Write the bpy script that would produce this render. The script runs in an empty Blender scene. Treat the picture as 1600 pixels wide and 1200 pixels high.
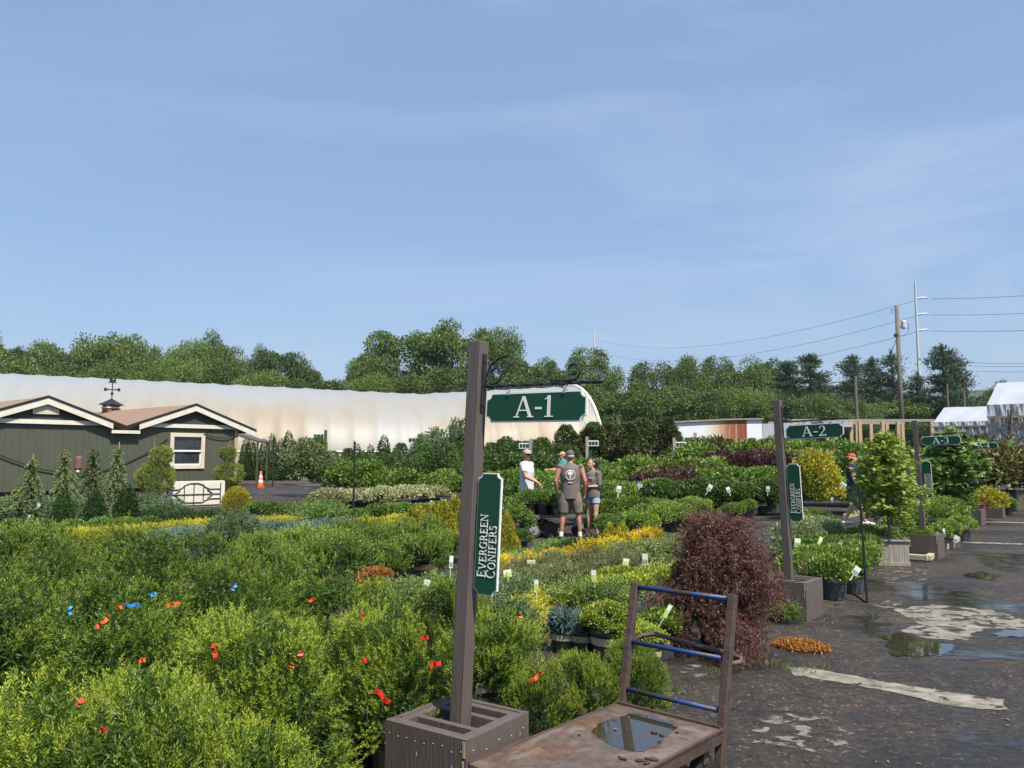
import bpy, bmesh, math, random
import numpy as np
from mathutils import Vector, Matrix, Euler

# ------------------------------------------------------------------ camera, sky, sun, exposure
S = bpy.context.scene
COL = S.collection
H = 1.65                                   # eye height
F = 1250.0                                 # focal length in photo pixels (1600 wide)
PITCH = math.atan(113 / F)
cam = bpy.data.cameras.new('camera'); cam_o = bpy.data.objects.new('camera', cam); COL.objects.link(cam_o)
cam.sensor_width = 36; cam.lens = 36 * F / 1600; cam.clip_start = 0.05; cam.clip_end = 6000
cam_o.location = (0, 0, H); cam_o.rotation_euler = (math.pi / 2 + PITCH, 0, 0)
S.camera = cam_o

SUN_EL = math.radians(58); SUN_AZ = math.radians(146)      # azimuth clockwise from +Y
sv = Vector((math.sin(SUN_AZ) * math.cos(SUN_EL), math.cos(SUN_AZ) * math.cos(SUN_EL), math.sin(SUN_EL)))
sun = bpy.data.lights.new('sun', 'SUN'); sun.energy = 4.3; sun.angle = math.radians(0.5); sun.color = (1, .95, .86)
sun_o = bpy.data.objects.new('sun', sun); COL.objects.link(sun_o)
sun_o.rotation_euler = (-sv).to_track_quat('-Z', 'Y').to_euler(); sun_o.location = (20, -30, 60)

W = bpy.data.worlds.new('World'); S.world = W; W.use_nodes = True
wn, wl = W.node_tree.nodes, W.node_tree.links
bg = wn['Background']; bg.inputs[1].default_value = 0.105
sky = wn.new('ShaderNodeTexSky'); sky.sky_type = 'NISHITA'; sky.sun_disc = False
sky.sun_elevation = SUN_EL; sky.sun_rotation = SUN_AZ; sky.air_density = 1.15; sky.dust_density = 1.6; sky.ozone_density = 2.2
tc = wn.new('ShaderNodeTexCoord'); mp = wn.new('ShaderNodeMapping')
mp.inputs['Scale'].default_value = (1.1, 1.6, 5.5); mp.inputs['Rotation'].default_value = (0.1, 0.35, 0.3)
nz = wn.new('ShaderNodeTexNoise'); nz.inputs['Scale'].default_value = 1.3; nz.inputs['Detail'].default_value = 7; nz.inputs['Roughness'].default_value = .58
nz.inputs['Distortion'].default_value = .6
rp = wn.new('ShaderNodeValToRGB'); rp.color_ramp.elements[0].position = .47; rp.color_ramp.elements[0].color = (0, 0, 0, 1)
rp.color_ramp.elements[1].position = .85; rp.color_ramp.elements[1].color = (.34, .34, .34, 1)
mx = wn.new('ShaderNodeMixRGB'); mx.inputs[2].default_value = (4.4, 4.7, 5.4, 1)
wl.new(tc.outputs['Generated'], mp.inputs[0]); wl.new(mp.outputs[0], nz.inputs['Vector']); wl.new(nz.outputs[0], rp.inputs[0])
air = wn.new('ShaderNodeMixRGB'); air.inputs[0].default_value = .62; air.inputs[2].default_value = (1.4, 2.22, 3.72, 1)      # even, slightly hazy blue
wl.new(sky.outputs[0], air.inputs[1]); sxw = wn.new('ShaderNodeSeparateXYZ'); wl.new(tc.outputs['Generated'], sxw.inputs[0])
mrw = wn.new('ShaderNodeMapRange'); mrw.inputs[1].default_value = -.35; mrw.inputs[2].default_value = .45; mrw.inputs[3].default_value = .35; mrw.inputs[4].default_value = 1.5; wl.new(sxw.outputs[0], mrw.inputs[0])
mcl = wn.new('ShaderNodeMath'); mcl.operation = 'MULTIPLY'; wl.new(rp.outputs[0], mcl.inputs[0]); wl.new(mrw.outputs[0], mcl.inputs[1]); wl.new(mcl.outputs[0], mx.inputs[0]); wl.new(air.outputs[0], mx.inputs[1]); wl.new(mx.outputs[0], bg.inputs[0])
S.view_settings.view_transform = 'Standard'; S.view_settings.look = 'None'; S.view_settings.exposure = 0.85; S.view_settings.gamma = 1
S.render.engine = 'CYCLES'
S.cycles.max_bounces = 6; S.cycles.transparent_max_bounces = 8; S.cycles.caustics_reflective = False; S.cycles.caustics_refractive = False

# ------------------------------------------------------------------ picture -> place helpers
cp, sp = math.cos(PITCH), math.sin(PITCH)
def ray(x, y):
    u, v = (x - 800) / F, (600 - y) / F
    return Vector((u, cp - v * sp, sp + v * cp))
def on_height(x, y, h=0.0):
    d = ray(x, y); t = (h - H) / d.z
    return Vector((d.x * t, d.y * t, h))
def at_depth(x, y, Y):
    d = ray(x, y); t = Y / d.y
    return Vector((d.x * t, Y, H + d.z * t))
A39 = math.radians(-39.3)
N1 = Vector((math.cos(A39), math.sin(A39), 0))            # towards the driveway
RR = Vector((-math.sin(A39), math.cos(A39), 0))           # along the driveway, away
PP = -N1
ORG = Vector((-.2, 3.95, 0))
def RP(r, p, z=0): return ORG + RR * r + PP * p + Vector((0, 0, z))

# ------------------------------------------------------------------ materials
def newmat(name):
    m = bpy.data.materials.new(name); m.use_nodes = True
    return m, m.node_tree.nodes, m.node_tree.links, m.node_tree.nodes['Principled BSDF']
def c4(c): return (c[0], c[1], c[2], 1)
def mat(name, c1, c2=None, scale=6, rough=.6, bump=0, detail=5, metallic=0, spec=.5, stretch=(1, 1, 1), lo=.35, hi=.65, bscale=None, rough2=None):
    m, n, l, b = newmat(name)
    b.inputs['Roughness'].default_value = rough; b.inputs['Metallic'].default_value = metallic; b.inputs['Specular IOR Level'].default_value = spec
    if c2 is None: c2 = tuple(x * .82 for x in c1)
    t = n.new('ShaderNodeTexCoord'); mp = n.new('ShaderNodeMapping'); mp.inputs['Scale'].default_value = stretch
    z = n.new('ShaderNodeTexNoise'); z.inputs['Scale'].default_value = scale; z.inputs['Detail'].default_value = detail; z.inputs['Roughness'].default_value = .6
    r = n.new('ShaderNodeValToRGB'); r.color_ramp.elements[0].position = lo; r.color_ramp.elements[1].position = hi
    r.color_ramp.elements[0].color = c4(c1); r.color_ramp.elements[1].color = c4(c2)
    l.new(t.outputs['Object'], mp.inputs[0]); l.new(mp.outputs[0], z.inputs['Vector']); l.new(z.outputs[0], r.inputs[0]); l.new(r.outputs[0], b.inputs['Base Color'])
    if rough2 is not None:
        q = n.new('ShaderNodeMapRange'); q.inputs[1].default_value = lo; q.inputs[2].default_value = hi; q.inputs[3].default_value = rough; q.inputs[4].default_value = rough2
        l.new(z.outputs[0], q.inputs[0]); l.new(q.outputs[0], b.inputs['Roughness'])
    if bump:
        z2 = n.new('ShaderNodeTexNoise'); z2.inputs['Scale'].default_value = bscale or scale * 4; z2.inputs['Detail'].default_value = 6
        l.new(mp.outputs[0], z2.inputs['Vector'])
        bp = n.new('ShaderNodeBump'); bp.inputs['Strength'].default_value = bump; bp.inputs['Distance'].default_value = .02
        l.new(z2.outputs[0], bp.inputs['Height']); l.new(bp.outputs[0], b.inputs['Normal'])
    return m
def leafmat(name, c1, c2, tr=.28, rough=.5, spec=.35):
    m, n, l, b = newmat(name)
    g = n.new('ShaderNodeNewGeometry'); o = n.new('ShaderNodeObjectInfo')
    mixf = n.new('ShaderNodeMath'); mixf.operation = 'MULTIPLY_ADD'; mixf.inputs[1].default_value = .72
    sc = n.new('ShaderNodeMath'); sc.operation = 'MULTIPLY'; sc.inputs[1].default_value = .28
    l.new(o.outputs['Random'], sc.inputs[0]); l.new(g.outputs['Random Per Island'], mixf.inputs[0]); l.new(sc.outputs[0], mixf.inputs[2])
    mx = n.new('ShaderNodeMixRGB'); mx.inputs[1].default_value = c4(c1); mx.inputs[2].default_value = c4(c2); l.new(mixf.outputs[0], mx.inputs[0])
    hv = n.new('ShaderNodeHueSaturation'); vr = n.new('ShaderNodeMapRange'); vr.inputs[3].default_value = .8; vr.inputs[4].default_value = 1.22
    l.new(o.outputs['Random'], vr.inputs[0]); l.new(vr.outputs[0], hv.inputs['Value']); l.new(mx.outputs[0], hv.inputs['Color'])
    l.new(hv.outputs[0], b.inputs['Base Color']); b.inputs['Roughness'].default_value = rough; b.inputs['Specular IOR Level'].default_value = spec
    t = n.new('ShaderNodeBsdfTranslucent'); ms = n.new('ShaderNodeMixShader'); ms.inputs[0].default_value = tr
    l.new(hv.outputs[0], t.inputs['Color']); l.new(b.outputs[0], ms.inputs[1]); l.new(t.outputs[0], ms.inputs[2])
    l.new(ms.outputs[0], n['Material Output'].inputs['Surface'])
    return m

M = {}
M['brown'] = mat('brown_paint', (.084, .066, .058), (.104, .082, .072), 7, .6, .25, detail=9, stretch=(4, 4, .35), bscale=22)
M['brown_dark'] = mat('brown_rough_wood', (.05, .037, .03), (.08, .06, .05), 12, .7, .2)
M['chip'] = mat('bare_wood_chip', (.42, .30, .17), rough=.7)
M['white_speck'] = mat('white_paint_speck', (.62, .6, .55), rough=.7)
M['sign_green'] = mat('sign_green', (.006, .05, .026), (.0075, .056, .03), 3, .45, spec=.3)
M['white'] = mat('sign_white', (.74, .74, .70), (.68, .68, .64), 6, .45)
M['iron'] = mat('black_iron', (.012, .012, .013), (.02, .018, .017), 20, .45)
M['steel'] = mat('galvanised_steel', (.42, .43, .44), (.3, .31, .32), 14, .4, metallic=.6)
M['olive'] = mat('olive_siding', (.06, .066, .042), (.072, .077, .05), 2, .6, .06)
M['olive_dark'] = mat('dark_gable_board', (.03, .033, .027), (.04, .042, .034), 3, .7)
M['cream'] = mat('cream_trim', (.62, .55, .42), (.54, .46, .33), 5, .55, .05)
M['cream_white'] = mat('pale_trim', (.66, .63, .54), (.56, .52, .42), 4, .55)
M['tan'] = mat('tan_timber', (.46, .34, .2), (.36, .25, .14), 4, .65, stretch=(4, 4, .5))
M['shingle'] = mat('brown_shingle', (.2, .125, .08), (.26, .165, .11), 3, .85, .3, bscale=30, stretch=(1.2, 5, 5))
M['black'] = mat('black_plastic', (.014, .014, .015), (.022, .022, .023), 5, .42)
M['pot_grey'] = mat('dark_grey_pot', (.04, .045, .048), (.055, .06, .064), 5, .5)
M['pot_green'] = mat('dark_green_pot', (.02, .035, .02), (.028, .045, .026), 5, .45)
M['band'] = mat('tan_pot_band', (.45, .36, .22), (.5, .41, .27), 6, .6)
M['soil'] = mat('bark_mulch', (.035, .022, .014), (.07, .045, .028), 30, .95, .5)
M['bark'] = mat('bark', (.11, .085, .06), (.065, .05, .036), 8, .9, .4, stretch=(3, 3, .6))
M['bark_grey'] = mat('grey_bark', (.19, .165, .135), (.12, .10, .08), 8, .85, .3, stretch=(3, 3, .6))
M['weathered'] = mat('weathered_timber', (.33, .29, .24), (.22, .19, .16), 5, .8, .25, stretch=(7, 7, .5))
M['skin_a'] = mat('skin_tanned', (.45, .215, .135), (.39, .18, .11), 9, .5)
M['skin_b'] = mat('skin_light', (.55, .31, .215), (.48, .26, .175), 9, .5)
M['hair_dark'] = mat('dark_hair', (.018, .013, .011), rough=.5)
M['hair_grey'] = mat('grey_hair', (.3, .28, .26), rough=.6)
M['tee'] = mat('taupe_cotton', (.155, .125, .118), (.125, .10, .095), 10, .9, .3, bscale=25)
M['khaki'] = mat('taupe_shorts_cloth', (.18, .14, .115), (.14, .11, .09), 9, .9, .3, bscale=25)
M['shirtwhite'] = mat('pale_shirt_cloth', (.62, .62, .65), (.52, .52, .56), 9, .85, .3, bscale=25)
M['denim'] = mat('pale_denim', (.36, .45, .55), (.24, .33, .45), 16, .9)
M['navy'] = mat('navy_cloth', (.014, .02, .045), (.02, .027, .055), 8, .9)
M['sage'] = mat('sage_shorts_cloth', (.16, .2, .15), (.12, .155, .115), 8, .9)
M['red_cloth'] = mat('red_cloth', (.5, .05, .045), (.42, .04, .035), 8, .8)
M['teal'] = mat('teal_cloth', (.05, .26, .26), rough=.8)
M['orange_cap'] = mat('yellow_cap_cloth', (.36, .32, .12), rough=.8)
M['cap_tan'] = mat('tan_cap_cloth', (.42, .33, .25), rough=.9)
M['cap_grey'] = mat('grey_cap_cloth', (.10, .09, .09), rough=.9)
M['shoe_white'] = mat('white_shoe', (.68, .68, .66), rough=.6)
M['rubber'] = mat('rubber', (.016, .016, .016), (.026, .025, .024), 12, .7)
M['blue_paint'] = mat('worn_blue_paint', (.01, .035, .13), (.035, .025, .02), 7, .5, .15, lo=.5, hi=.6, detail=8)
M['rust_frame'] = mat('brown_rusty_steel', (.055, .038, .032), (.1, .064, .048), 9, .6, .25, detail=8, metallic=.15)
M['red'] = mat('red_flagging', (.72, .03, .015), rough=.5)
M['orange'] = mat('orange_plastic', (.72, .12, .02), rough=.5)
M['blue_tape'] = mat('blue_flagging', (.05, .3, .72), rough=.5)
M['yellow_tape'] = mat('yellow_flagging', (.75, .5, .04), rough=.5)
M['tag_white'] = mat('white_tag', (.7, .72, .7), rough=.5)
M['tag_lime'] = mat('lime_tag', (.5, .62, .16), rough=.5)
M['tag_blue'] = mat('pale_blue_tag', (.35, .45, .62), rough=.5)
M['pic_green'] = mat('printed_leaf_picture', (.1, .2, .05), (.4, .45, .3), 60, .5)
M['pink'] = mat('pink_paint', (.45, .07, .14), (.36, .05, .11), 6, .6)
M['pole'] = mat('pole_wood', (.14, .12, .09), (.1, .085, .065), 5, .85, .2, stretch=(4, 4, .3))
M['wire'] = mat('wire', (.16, .17, .19), rough=.6)
M['tower'] = mat('pale_steel', (.5, .5, .5), (.42, .43, .44), 3, .5)
M['tent'] = mat('white_canopy', (.36, .375, .4), (.32, .335, .36), .6, .55)
M['glass_dark'] = mat('window_glass', (.03, .035, .04), rough=.05, spec=.8)
M['blind'] = mat('window_blind', (.16, .13, .11), (.1, .085, .075), 3, .6, stretch=(.3, .3, 14))
M['brick'] = mat('cupola_brick', (.2, .085, .06), (.14, .065, .05), 12, .8)
M['rope'] = mat('black_cable', (.012, .014, .012), rough=.6)
M['curtain'] = mat('plastic_curtain', (.42, .42, .41), (.24, .24, .23), 2.2, .4, stretch=(5, 5, .5))
M['garage'] = mat('dark_interior', (.05, .04, .035), rough=.9)
M['endwall'] = mat('brown_end_wall', (.25, .16, .12), (.19, .12, .09), 1.2, .8, stretch=(1, 1, 3))
M['bright_hub'] = mat('bright_hub', (.6, .6, .6), rough=.3, metallic=.7)
M['cartgreen'] = mat('green_grey_paint', (.085, .11, .1), rough=.5)
M['timber_edge'] = mat('pale_landscape_timber', (.42, .37, .27), (.33, .28, .2), 6, .8, .2)
M['litter'] = mat('leaf_litter', (.17, .13, .08), rough=.8)

# foliage: (older growth, newer growth)
def L(name, a, b, **k): M[name] = leafmat(name, a, b, **k)
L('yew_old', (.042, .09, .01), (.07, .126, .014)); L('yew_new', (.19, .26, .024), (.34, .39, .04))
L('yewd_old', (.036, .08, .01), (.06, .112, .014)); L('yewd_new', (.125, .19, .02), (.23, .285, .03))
L('soft_old', (.055, .11, .02), (.085, .14, .025)); L('soft_new', (.165, .25, .036), (.25, .32, .05))
L('jun_green', (.085, .155, .05), (.14, .205, .075)); L('jun_blue', (.12, .2, .165), (.185, .27, .225)); L('jun_grey', (.1, .16, .07), (.15, .215, .1))
L('blue_star', (.085, .15, .135), (.14, .21, .19))
L('gold', (.42, .37, .025), (.56, .47, .04)); L('gold_in', (.16, .19, .02), (.3, .26, .03))
L('yellow_green', (.33, .37, .045), (.5, .5, .07)); L('lime', (.19, .28, .04), (.3, .38, .06))
L('orange_gold', (.56, .4, .022), (.68, .5, .035))
L('olive_l', (.12, .155, .055), (.21, .23, .09)); L('olive_t', (.22, .185, .085), (.26, .25, .1))
L('green', (.075, .145, .022), (.13, .21, .038)); L('green_b', (.145, .235, .03), (.235, .33, .052)); L('dark', (.026, .062, .016), (.05, .095, .024))
L('dark_b', (.048, .1, .025), (.085, .145, .035)); L('purple', (.05, .02, .025), (.1, .035, .04)); L('bronze', (.09, .065, .025), (.14, .09, .035))
L('cream_leaf', (.36, .34, .17), (.5, .47, .27)); L('variegated', (.2, .25, .11), (.34, .36, .18))
L('red_maple', (.088, .034, .031), (.155, .06, .05)); L('red_maple2', (.135, .07, .046), (.185, .1, .062))
L('maple', (.12, .2, .026), (.25, .32, .05)); L('maple_y', (.28, .27, .045), (.4, .33, .07)); L('bigleaf', (.075, .145, .032), (.15, .23, .05))
L('brown_dead', (.32, .12, .03), (.45, .2, .06)); L('orange_leaf', (.4, .17, .03), (.5, .26, .05))
L('spruce', (.16, .2, .07), (.28, .3, .12)); L('pompom', (.17, .21, .05), (.34, .36, .1)); L('arbor', (.022, .055, .014), (.038, .08, .02))
L('arb_gold', (.2, .19, .018), (.33, .28, .03))
L('tree_a', (.07, .12, .022), (.125, .18, .036)); L('tree_b', (.1, .155, .028), (.165, .22, .044)); L('tree_c', (.048, .09, .022), (.082, .13, .032))
L('pine', (.038, .075, .034), (.075, .115, .05)); L('weed', (.1, .15, .03), (.17, .2, .06))

# ------------------------------------------------------------------ object helpers
def tag(o, label=None, cat=None, group=None, kind=None):
    if label: o['label'] = label
    if cat: o['category'] = cat
    if group: o['group'] = group
    if kind: o['kind'] = kind
    return o
def empty(name, loc=(0, 0, 0), rz=0):
    o = bpy.data.objects.new(name, None); COL.objects.link(o); o.location = loc; o.rotation_euler = (0, 0, rz); o.empty_display_size = .2
    return o
def inst(name, mesh, parent=None, loc=(0, 0, 0), rz=0, s=1):
    o = bpy.data.objects.new(name, mesh); COL.objects.link(o); o.location = loc; o.rotation_euler = (0, 0, rz)
    o.scale = (s, s, s) if not isinstance(s, tuple) else s
    if parent: o.parent = parent
    return o

class MB:
    def __init__(s): s.v, s.f, s.m = [], [], []
    def add(s, v, f, mi=0):
        k = len(s.v); s.v += [tuple(p) for p in v]; s.f += [tuple(i + k for i in q) for q in f]; s.m += [mi] * len(f); return s
    def box(s, c, d, mi=0, rot=None):
        hx, hy, hz = d[0] / 2, d[1] / 2, d[2] / 2
        vs = [Vector((x, y, z)) for x in (-hx, hx) for y in (-hy, hy) for z in (-hz, hz)]
        if rot is not None: vs = [rot @ p for p in vs]
        vs = [p + Vector(c) for p in vs]
        return s.add(vs, [(0, 1, 3, 2), (4, 6, 7, 5), (0, 4, 5, 1), (2, 3, 7, 6), (0, 2, 6, 4), (1, 5, 7, 3)], mi)
    def bar(s, a, b, w, d=None, mi=0, up=(0, 0, 1)):
        a, b = Vector(a), Vector(b); z = (b - a).normalized(); u = Vector(up)
        if abs(z.dot(u)) > .95: u = Vector((0, 1, 0))
        x = u.cross(z).normalized(); y = z.cross(x); d = d or w
        R = Matrix((x, y, z)).transposed()
        return s.box((a + b) / 2, (w, d, (b - a).length), mi, R)
    def tube(s, pts, r, n=8, mi=0, cap=True):
        pts = [Vector(p) for p in pts]; k = len(pts)
        rs = r if isinstance(r, (list, tuple)) else [r] * k
        vs = []; px = None
        for i, p in enumerate(pts):
            t = (pts[min(i + 1, k - 1)] - pts[max(i - 1, 0)]).normalized()
            if px is None:
                u = Vector((0, 0, 1)) if abs(t.z) < .9 else Vector((1, 0, 0)); px = u.cross(t).normalized()
            else:
                px = (px - t * px.dot(t)).normalized()
            py = t.cross(px)
            for j in range(n):
                a = 2 * math.pi * j / n; vs.append(p + (px * math.cos(a) + py * math.sin(a)) * rs[i])
        fs = [(i * n + j, i * n + (j + 1) % n, (i + 1) * n + (j + 1) % n, (i + 1) * n + j) for i in range(k - 1) for j in range(n)]
        if cap: fs += [tuple(range(n - 1, -1, -1)), tuple((k - 1) * n + j for j in range(n))]
        return s.add(vs, fs, mi)
    def lathe(s, prof, n=16, mi=0, c=(0, 0, 0), cap=True):
        c = Vector(c); vs = [c + Vector((r * math.cos(2 * math.pi * j / n), r * math.sin(2 * math.pi * j / n), z)) for r, z in prof for j in range(n)]
        fs = [(i * n + j, i * n + (j + 1) % n, (i + 1) * n + (j + 1) % n, (i + 1) * n + j) for i in range(len(prof) - 1) for j in range(n)]
        if cap: fs += [tuple(range(n - 1, -1, -1)), tuple((len(prof) - 1) * n + j for j in range(n))]
        return s.add(vs, fs, mi)
    def prism(s, poly, d0, d1, mi=0, plane='xz'):
        # polygon in (x,z) extruded in y from d0 to d1, or in (x,y) extruded in z
        n = len(poly)
        if plane == 'xz': vs = [(x, d0, z) for x, z in poly] + [(x, d1, z) for x, z in poly]
        else: vs = [(x, y, d0) for x, y in poly] + [(x, y, d1) for x, y in poly]
        fs = [tuple(range(n)), tuple(range(2 * n - 1, n - 1, -1))] + [(i, i + n, (i + 1) % n + n, (i + 1) % n) for i in range(n)]
        return s.add(vs, fs, mi)
    def mesh(s, name, mats, smooth=False):
        me = bpy.data.meshes.new(name); me.from_pydata(s.v, [], s.f)
        for m in (mats if isinstance(mats, (list, tuple)) else [mats]): me.materials.append(m)
        if any(s.m): me.polygons.foreach_set('material_index', s.m)
        bm = bmesh.new(); bm.from_mesh(me); bmesh.ops.recalc_face_normals(bm, faces=bm.faces); bm.to_mesh(me); bm.free()
        if smooth: me.polygons.foreach_set('use_smooth', [True] * len(me.polygons))
        me.update(); return me
    def build(s, name, mats, parent=None, loc=(0, 0, 0), rz=0, smooth=False, bevel=0):
        o = inst(name, s.mesh(name, mats, smooth), parent, loc, rz)
        if bevel:
            b = o.modifiers.new('bevel', 'BEVEL'); b.width = bevel; b.segments = 2; b.limit_method = 'ANGLE'
        return o

def unit(a): return a / (np.linalg.norm(a, axis=-1, keepdims=True) + 1e-9)
def quadmesh(name, V, mi, mats):
    n = V.shape[0]; me = bpy.data.meshes.new(name)
    me.vertices.add(4 * n); me.vertices.foreach_set('co', V.reshape(-1).astype(np.float32))
    me.loops.add(4 * n); me.loops.foreach_set('vertex_index', np.arange(4 * n, dtype=np.int32))
    me.polygons.add(n); me.polygons.foreach_set('loop_start', np.arange(0, 4 * n, 4, dtype=np.int32))
    for m in mats: me.materials.append(m)
    me.polygons.foreach_set('material_index', np.asarray(mi, dtype=np.int32)); me.update(calc_edges=True)
    return me
def leafquads(P, D, Ln, Wd, rng, mid=.42):
    n = len(P); Ln = np.broadcast_to(np.asarray(Ln, float), (n,))[:, None]; Wd = np.broadcast_to(np.asarray(Wd, float), (n,))[:, None]
    Sd = unit(np.cross(D, unit(rng.normal(size=(n, 3)))))
    c = P + D * Ln * mid
    return np.stack([P, c + Sd * Wd / 2, P + D * Ln, c - Sd * Wd / 2], 1)
def needles(P, D, Lg, n, nl, nw, ang, rng):
    m = len(P); D = unit(D); s1 = unit(np.cross(D, unit(rng.normal(size=(m, 3))))); s2 = np.cross(D, s1)
    t = np.linspace(.05, 1, n)[None, :, None]; Lg = np.broadcast_to(np.asarray(Lg, float), (m,))[:, None, None]
    pos = P[:, None, :] + D[:, None, :] * t * Lg
    ph = (np.arange(n) * 2.4)[None, :] + rng.uniform(0, 6.28, (m, 1))
    an = (ang * (1 - .45 * t[..., 0]) + rng.normal(0, .12, (m, n)))
    nd = D[:, None, :] * np.cos(an)[..., None] + (s1[:, None, :] * np.cos(ph)[..., None] + s2[:, None, :] * np.sin(ph)[..., None]) * np.sin(an)[..., None]
    ln = nl * (1 - .35 * t[..., 0]) * rng.uniform(.75, 1.2, (m, n))
    V = leafquads(pos.reshape(-1, 3), nd.reshape(-1, 3), ln.reshape(-1), nw, rng)
    tt = np.broadcast_to(t[..., 0], (m, n)).reshape(-1)
    return V, tt

# crown point generators -> points, outward directions
def dome(n, R, Ht, z0, rng, K=26, lump=.22, low=-.35, inner=.55, sig=.2, cf=.42):
    cu = unit(rng.normal(size=(K, 3)) + [0, 0, .35]); cu[:, 2] = np.where(cu[:, 2] < low, -cu[:, 2], cu[:, 2])
    cr = 1 + rng.uniform(-lump, lump * .7, K)
    k = rng.integers(0, K, n); u = unit(cu[k] + rng.normal(0, sig, (n, 3)))
    u[:, 2] = np.where(u[:, 2] < low, np.abs(u[:, 2]) * .5, u[:, 2])
    rr = cr[k] * (inner + (1 - inner) * rng.uniform(0, 1, n) ** .5)
    c = z0 + (Ht - z0) * cf
    rz = np.where(u[:, 2] > 0, Ht - c, c - z0 * .75)
    P = np.stack([u[:, 0] * R * rr, u[:, 1] * R * rr, c + u[:, 2] * rz * rr], 1)
    return P, u
def cone(n, R, Ht, z0, rng, power=.85, K=40, lump=.2, inner=.6):
    z = 1 - np.sqrt(rng.uniform(0, 1, n)) * .985
    a = rng.uniform(0, 2 * np.pi, n)
    lm = 1 + lump * np.sin(a * 3 + z * 14 + rng.uniform(0, 6)) * .5 + lump * np.sin(a * 5 - z * 23) * .5
    r = R * (1 - z) ** power * lm * (inner + (1 - inner) * rng.uniform(0, 1, n) ** .5) * np.clip((z + .06) / .14, .55, 1)
    P = np.stack([r * np.cos(a), r * np.sin(a), z0 + z * (Ht - z0)], 1)
    D = unit(np.stack([np.cos(a), np.sin(a), np.full(n, .5)], 1))
    return P, D
def column(n, R, Ht, z0, rng, lump=.25, inner=.5):
    z = rng.uniform(0, 1, n); a = rng.uniform(0, 2 * np.pi, n)
    prof = np.clip(np.sin(np.pi * np.clip(z * .86 + .1, 0, 1)) ** .6, .12, 1)
    lm = 1 + lump * np.sin(a * 2 + z * 9 + rng.uniform(0, 6)) + lump * .6 * np.sin(a * 5 - z * 17)
    r = R * prof * lm * (inner + (1 - inner) * rng.uniform(0, 1, n) ** .5) * .85
    P = np.stack([r * np.cos(a), r * np.sin(a), z0 + z * (Ht - z0)], 1)
    return P, unit(np.stack([np.cos(a), np.sin(a), np.full(n, .6)], 1))
def yew_mesh(name, seed, Ht, R, z0, old, new, n=560, nn=20, sl=.12, nl=.024, nw=.0045, up=.75, ang=1.0, tip=.52, spread=.35, fill=1300, fl=.06, fw=.02, K=30, lump=.4, sig=.16, solid=.8):
    rng = np.random.default_rng(seed)
    P, u = dome(n, R, Ht - sl * .5, z0, rng, K=K, lump=lump, sig=sig, inner=.7, low=-.6, cf=.38)
    D = unit(u * .75 + [0, 0, up] + rng.normal(0, spread, (n, 3)))
    lg = sl * rng.uniform(.55, 1.35, n)
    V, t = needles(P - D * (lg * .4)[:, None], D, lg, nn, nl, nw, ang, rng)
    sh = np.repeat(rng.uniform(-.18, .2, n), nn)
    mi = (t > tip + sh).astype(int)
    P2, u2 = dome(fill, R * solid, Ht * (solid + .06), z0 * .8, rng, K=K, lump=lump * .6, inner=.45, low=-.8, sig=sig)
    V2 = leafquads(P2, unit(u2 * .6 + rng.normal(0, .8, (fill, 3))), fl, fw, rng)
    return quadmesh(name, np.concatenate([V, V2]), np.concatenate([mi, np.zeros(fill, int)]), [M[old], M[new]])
def leafy_mesh(name, seed, shape, n, Ln, Wd, mats, w=None, up=.3, jit=.7, droop=0):
    rng = np.random.default_rng(seed); P, u = shape(n, rng)
    D = unit(u * .8 + [0, 0, up - droop] + rng.normal(0, jit, (len(P), 3)))
    V = leafquads(P, D, Ln * rng.uniform(.65, 1.3, len(P)), Wd * rng.uniform(.7, 1.25, len(P)), rng)
    w = w or [1 / len(mats)] * len(mats)
    return quadmesh(name, V, rng.choice(len(mats), len(P), p=w), [M[m] for m in mats])
def juniper_mesh(name, seed, Ht, R, z0, mats, nb=70, ns=12, nn=12, nl=.02, nw=.006, sl=.1, arch=.5, rise=.55, w=None):
    rng = np.random.default_rng(seed)
    a = rng.uniform(0, 2 * np.pi, nb); el = rng.uniform(.05, 1, nb) ** 1.1
    ln = R * rng.uniform(.55, 1.08, nb) * (1 - .35 * el)
    top = z0 + (Ht - z0) * el
    Ps, Ds = [], []
    for i in range(nb):
        t = np.linspace(.18, 1, ns); d = np.array([math.cos(a[i]), math.sin(a[i])])
        rr = ln[i] * t; zz = z0 + (top[i] - z0) * np.sin(np.clip(t * 1.9, 0, 1.75)) / 1.0 - arch * .12 * t ** 3 * (1 - el[i])
        p = np.stack([d[0] * rr, d[1] * rr, zz], 1) + rng.normal(0, .025 * R, (ns, 3))
        dv = np.gradient(p, axis=0); dv = unit(dv) + rng.normal(0, rise, (ns, 3)) * [1, 1, .5]
        Ps.append(p); Ds.append(unit(dv + [0, 0, .22]))
    P, D = np.concatenate(Ps), np.concatenate(Ds)
    V, t = needles(P, D, sl * rng.uniform(.6, 1.3, len(P)), nn, nl, nw, .55, rng)
    w = w or [1 / len(mats)] * len(mats)
    mi = np.repeat(rng.choice(len(mats), len(P), p=w), nn)
    return quadmesh(name, V, mi, [M[m] for m in mats])

def pot_mesh(name, r, h, m, band=False):
    b = MB(); b.lathe([(r * .8, 0), (r * .84, .01), (r * .97, h * .9), (r * 1.06, h * .9), (r * 1.06, h), (r * .97, h), (r * .95, h - .02)], 18, 0, cap=False)
    b.add([(r * .955 * math.cos(2 * math.pi * j / 18), r * .955 * math.sin(2 * math.pi * j / 18), h - .025) for j in range(18)], [tuple(range(18))], 1)
    if band: b.lathe([(r * .95 + .004, h * .56), (r * .975 + .004, h * .82)], 18, 2, cap=False)
    return b.mesh(name, [m, M['soil'], M['band']], smooth=False)
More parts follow.
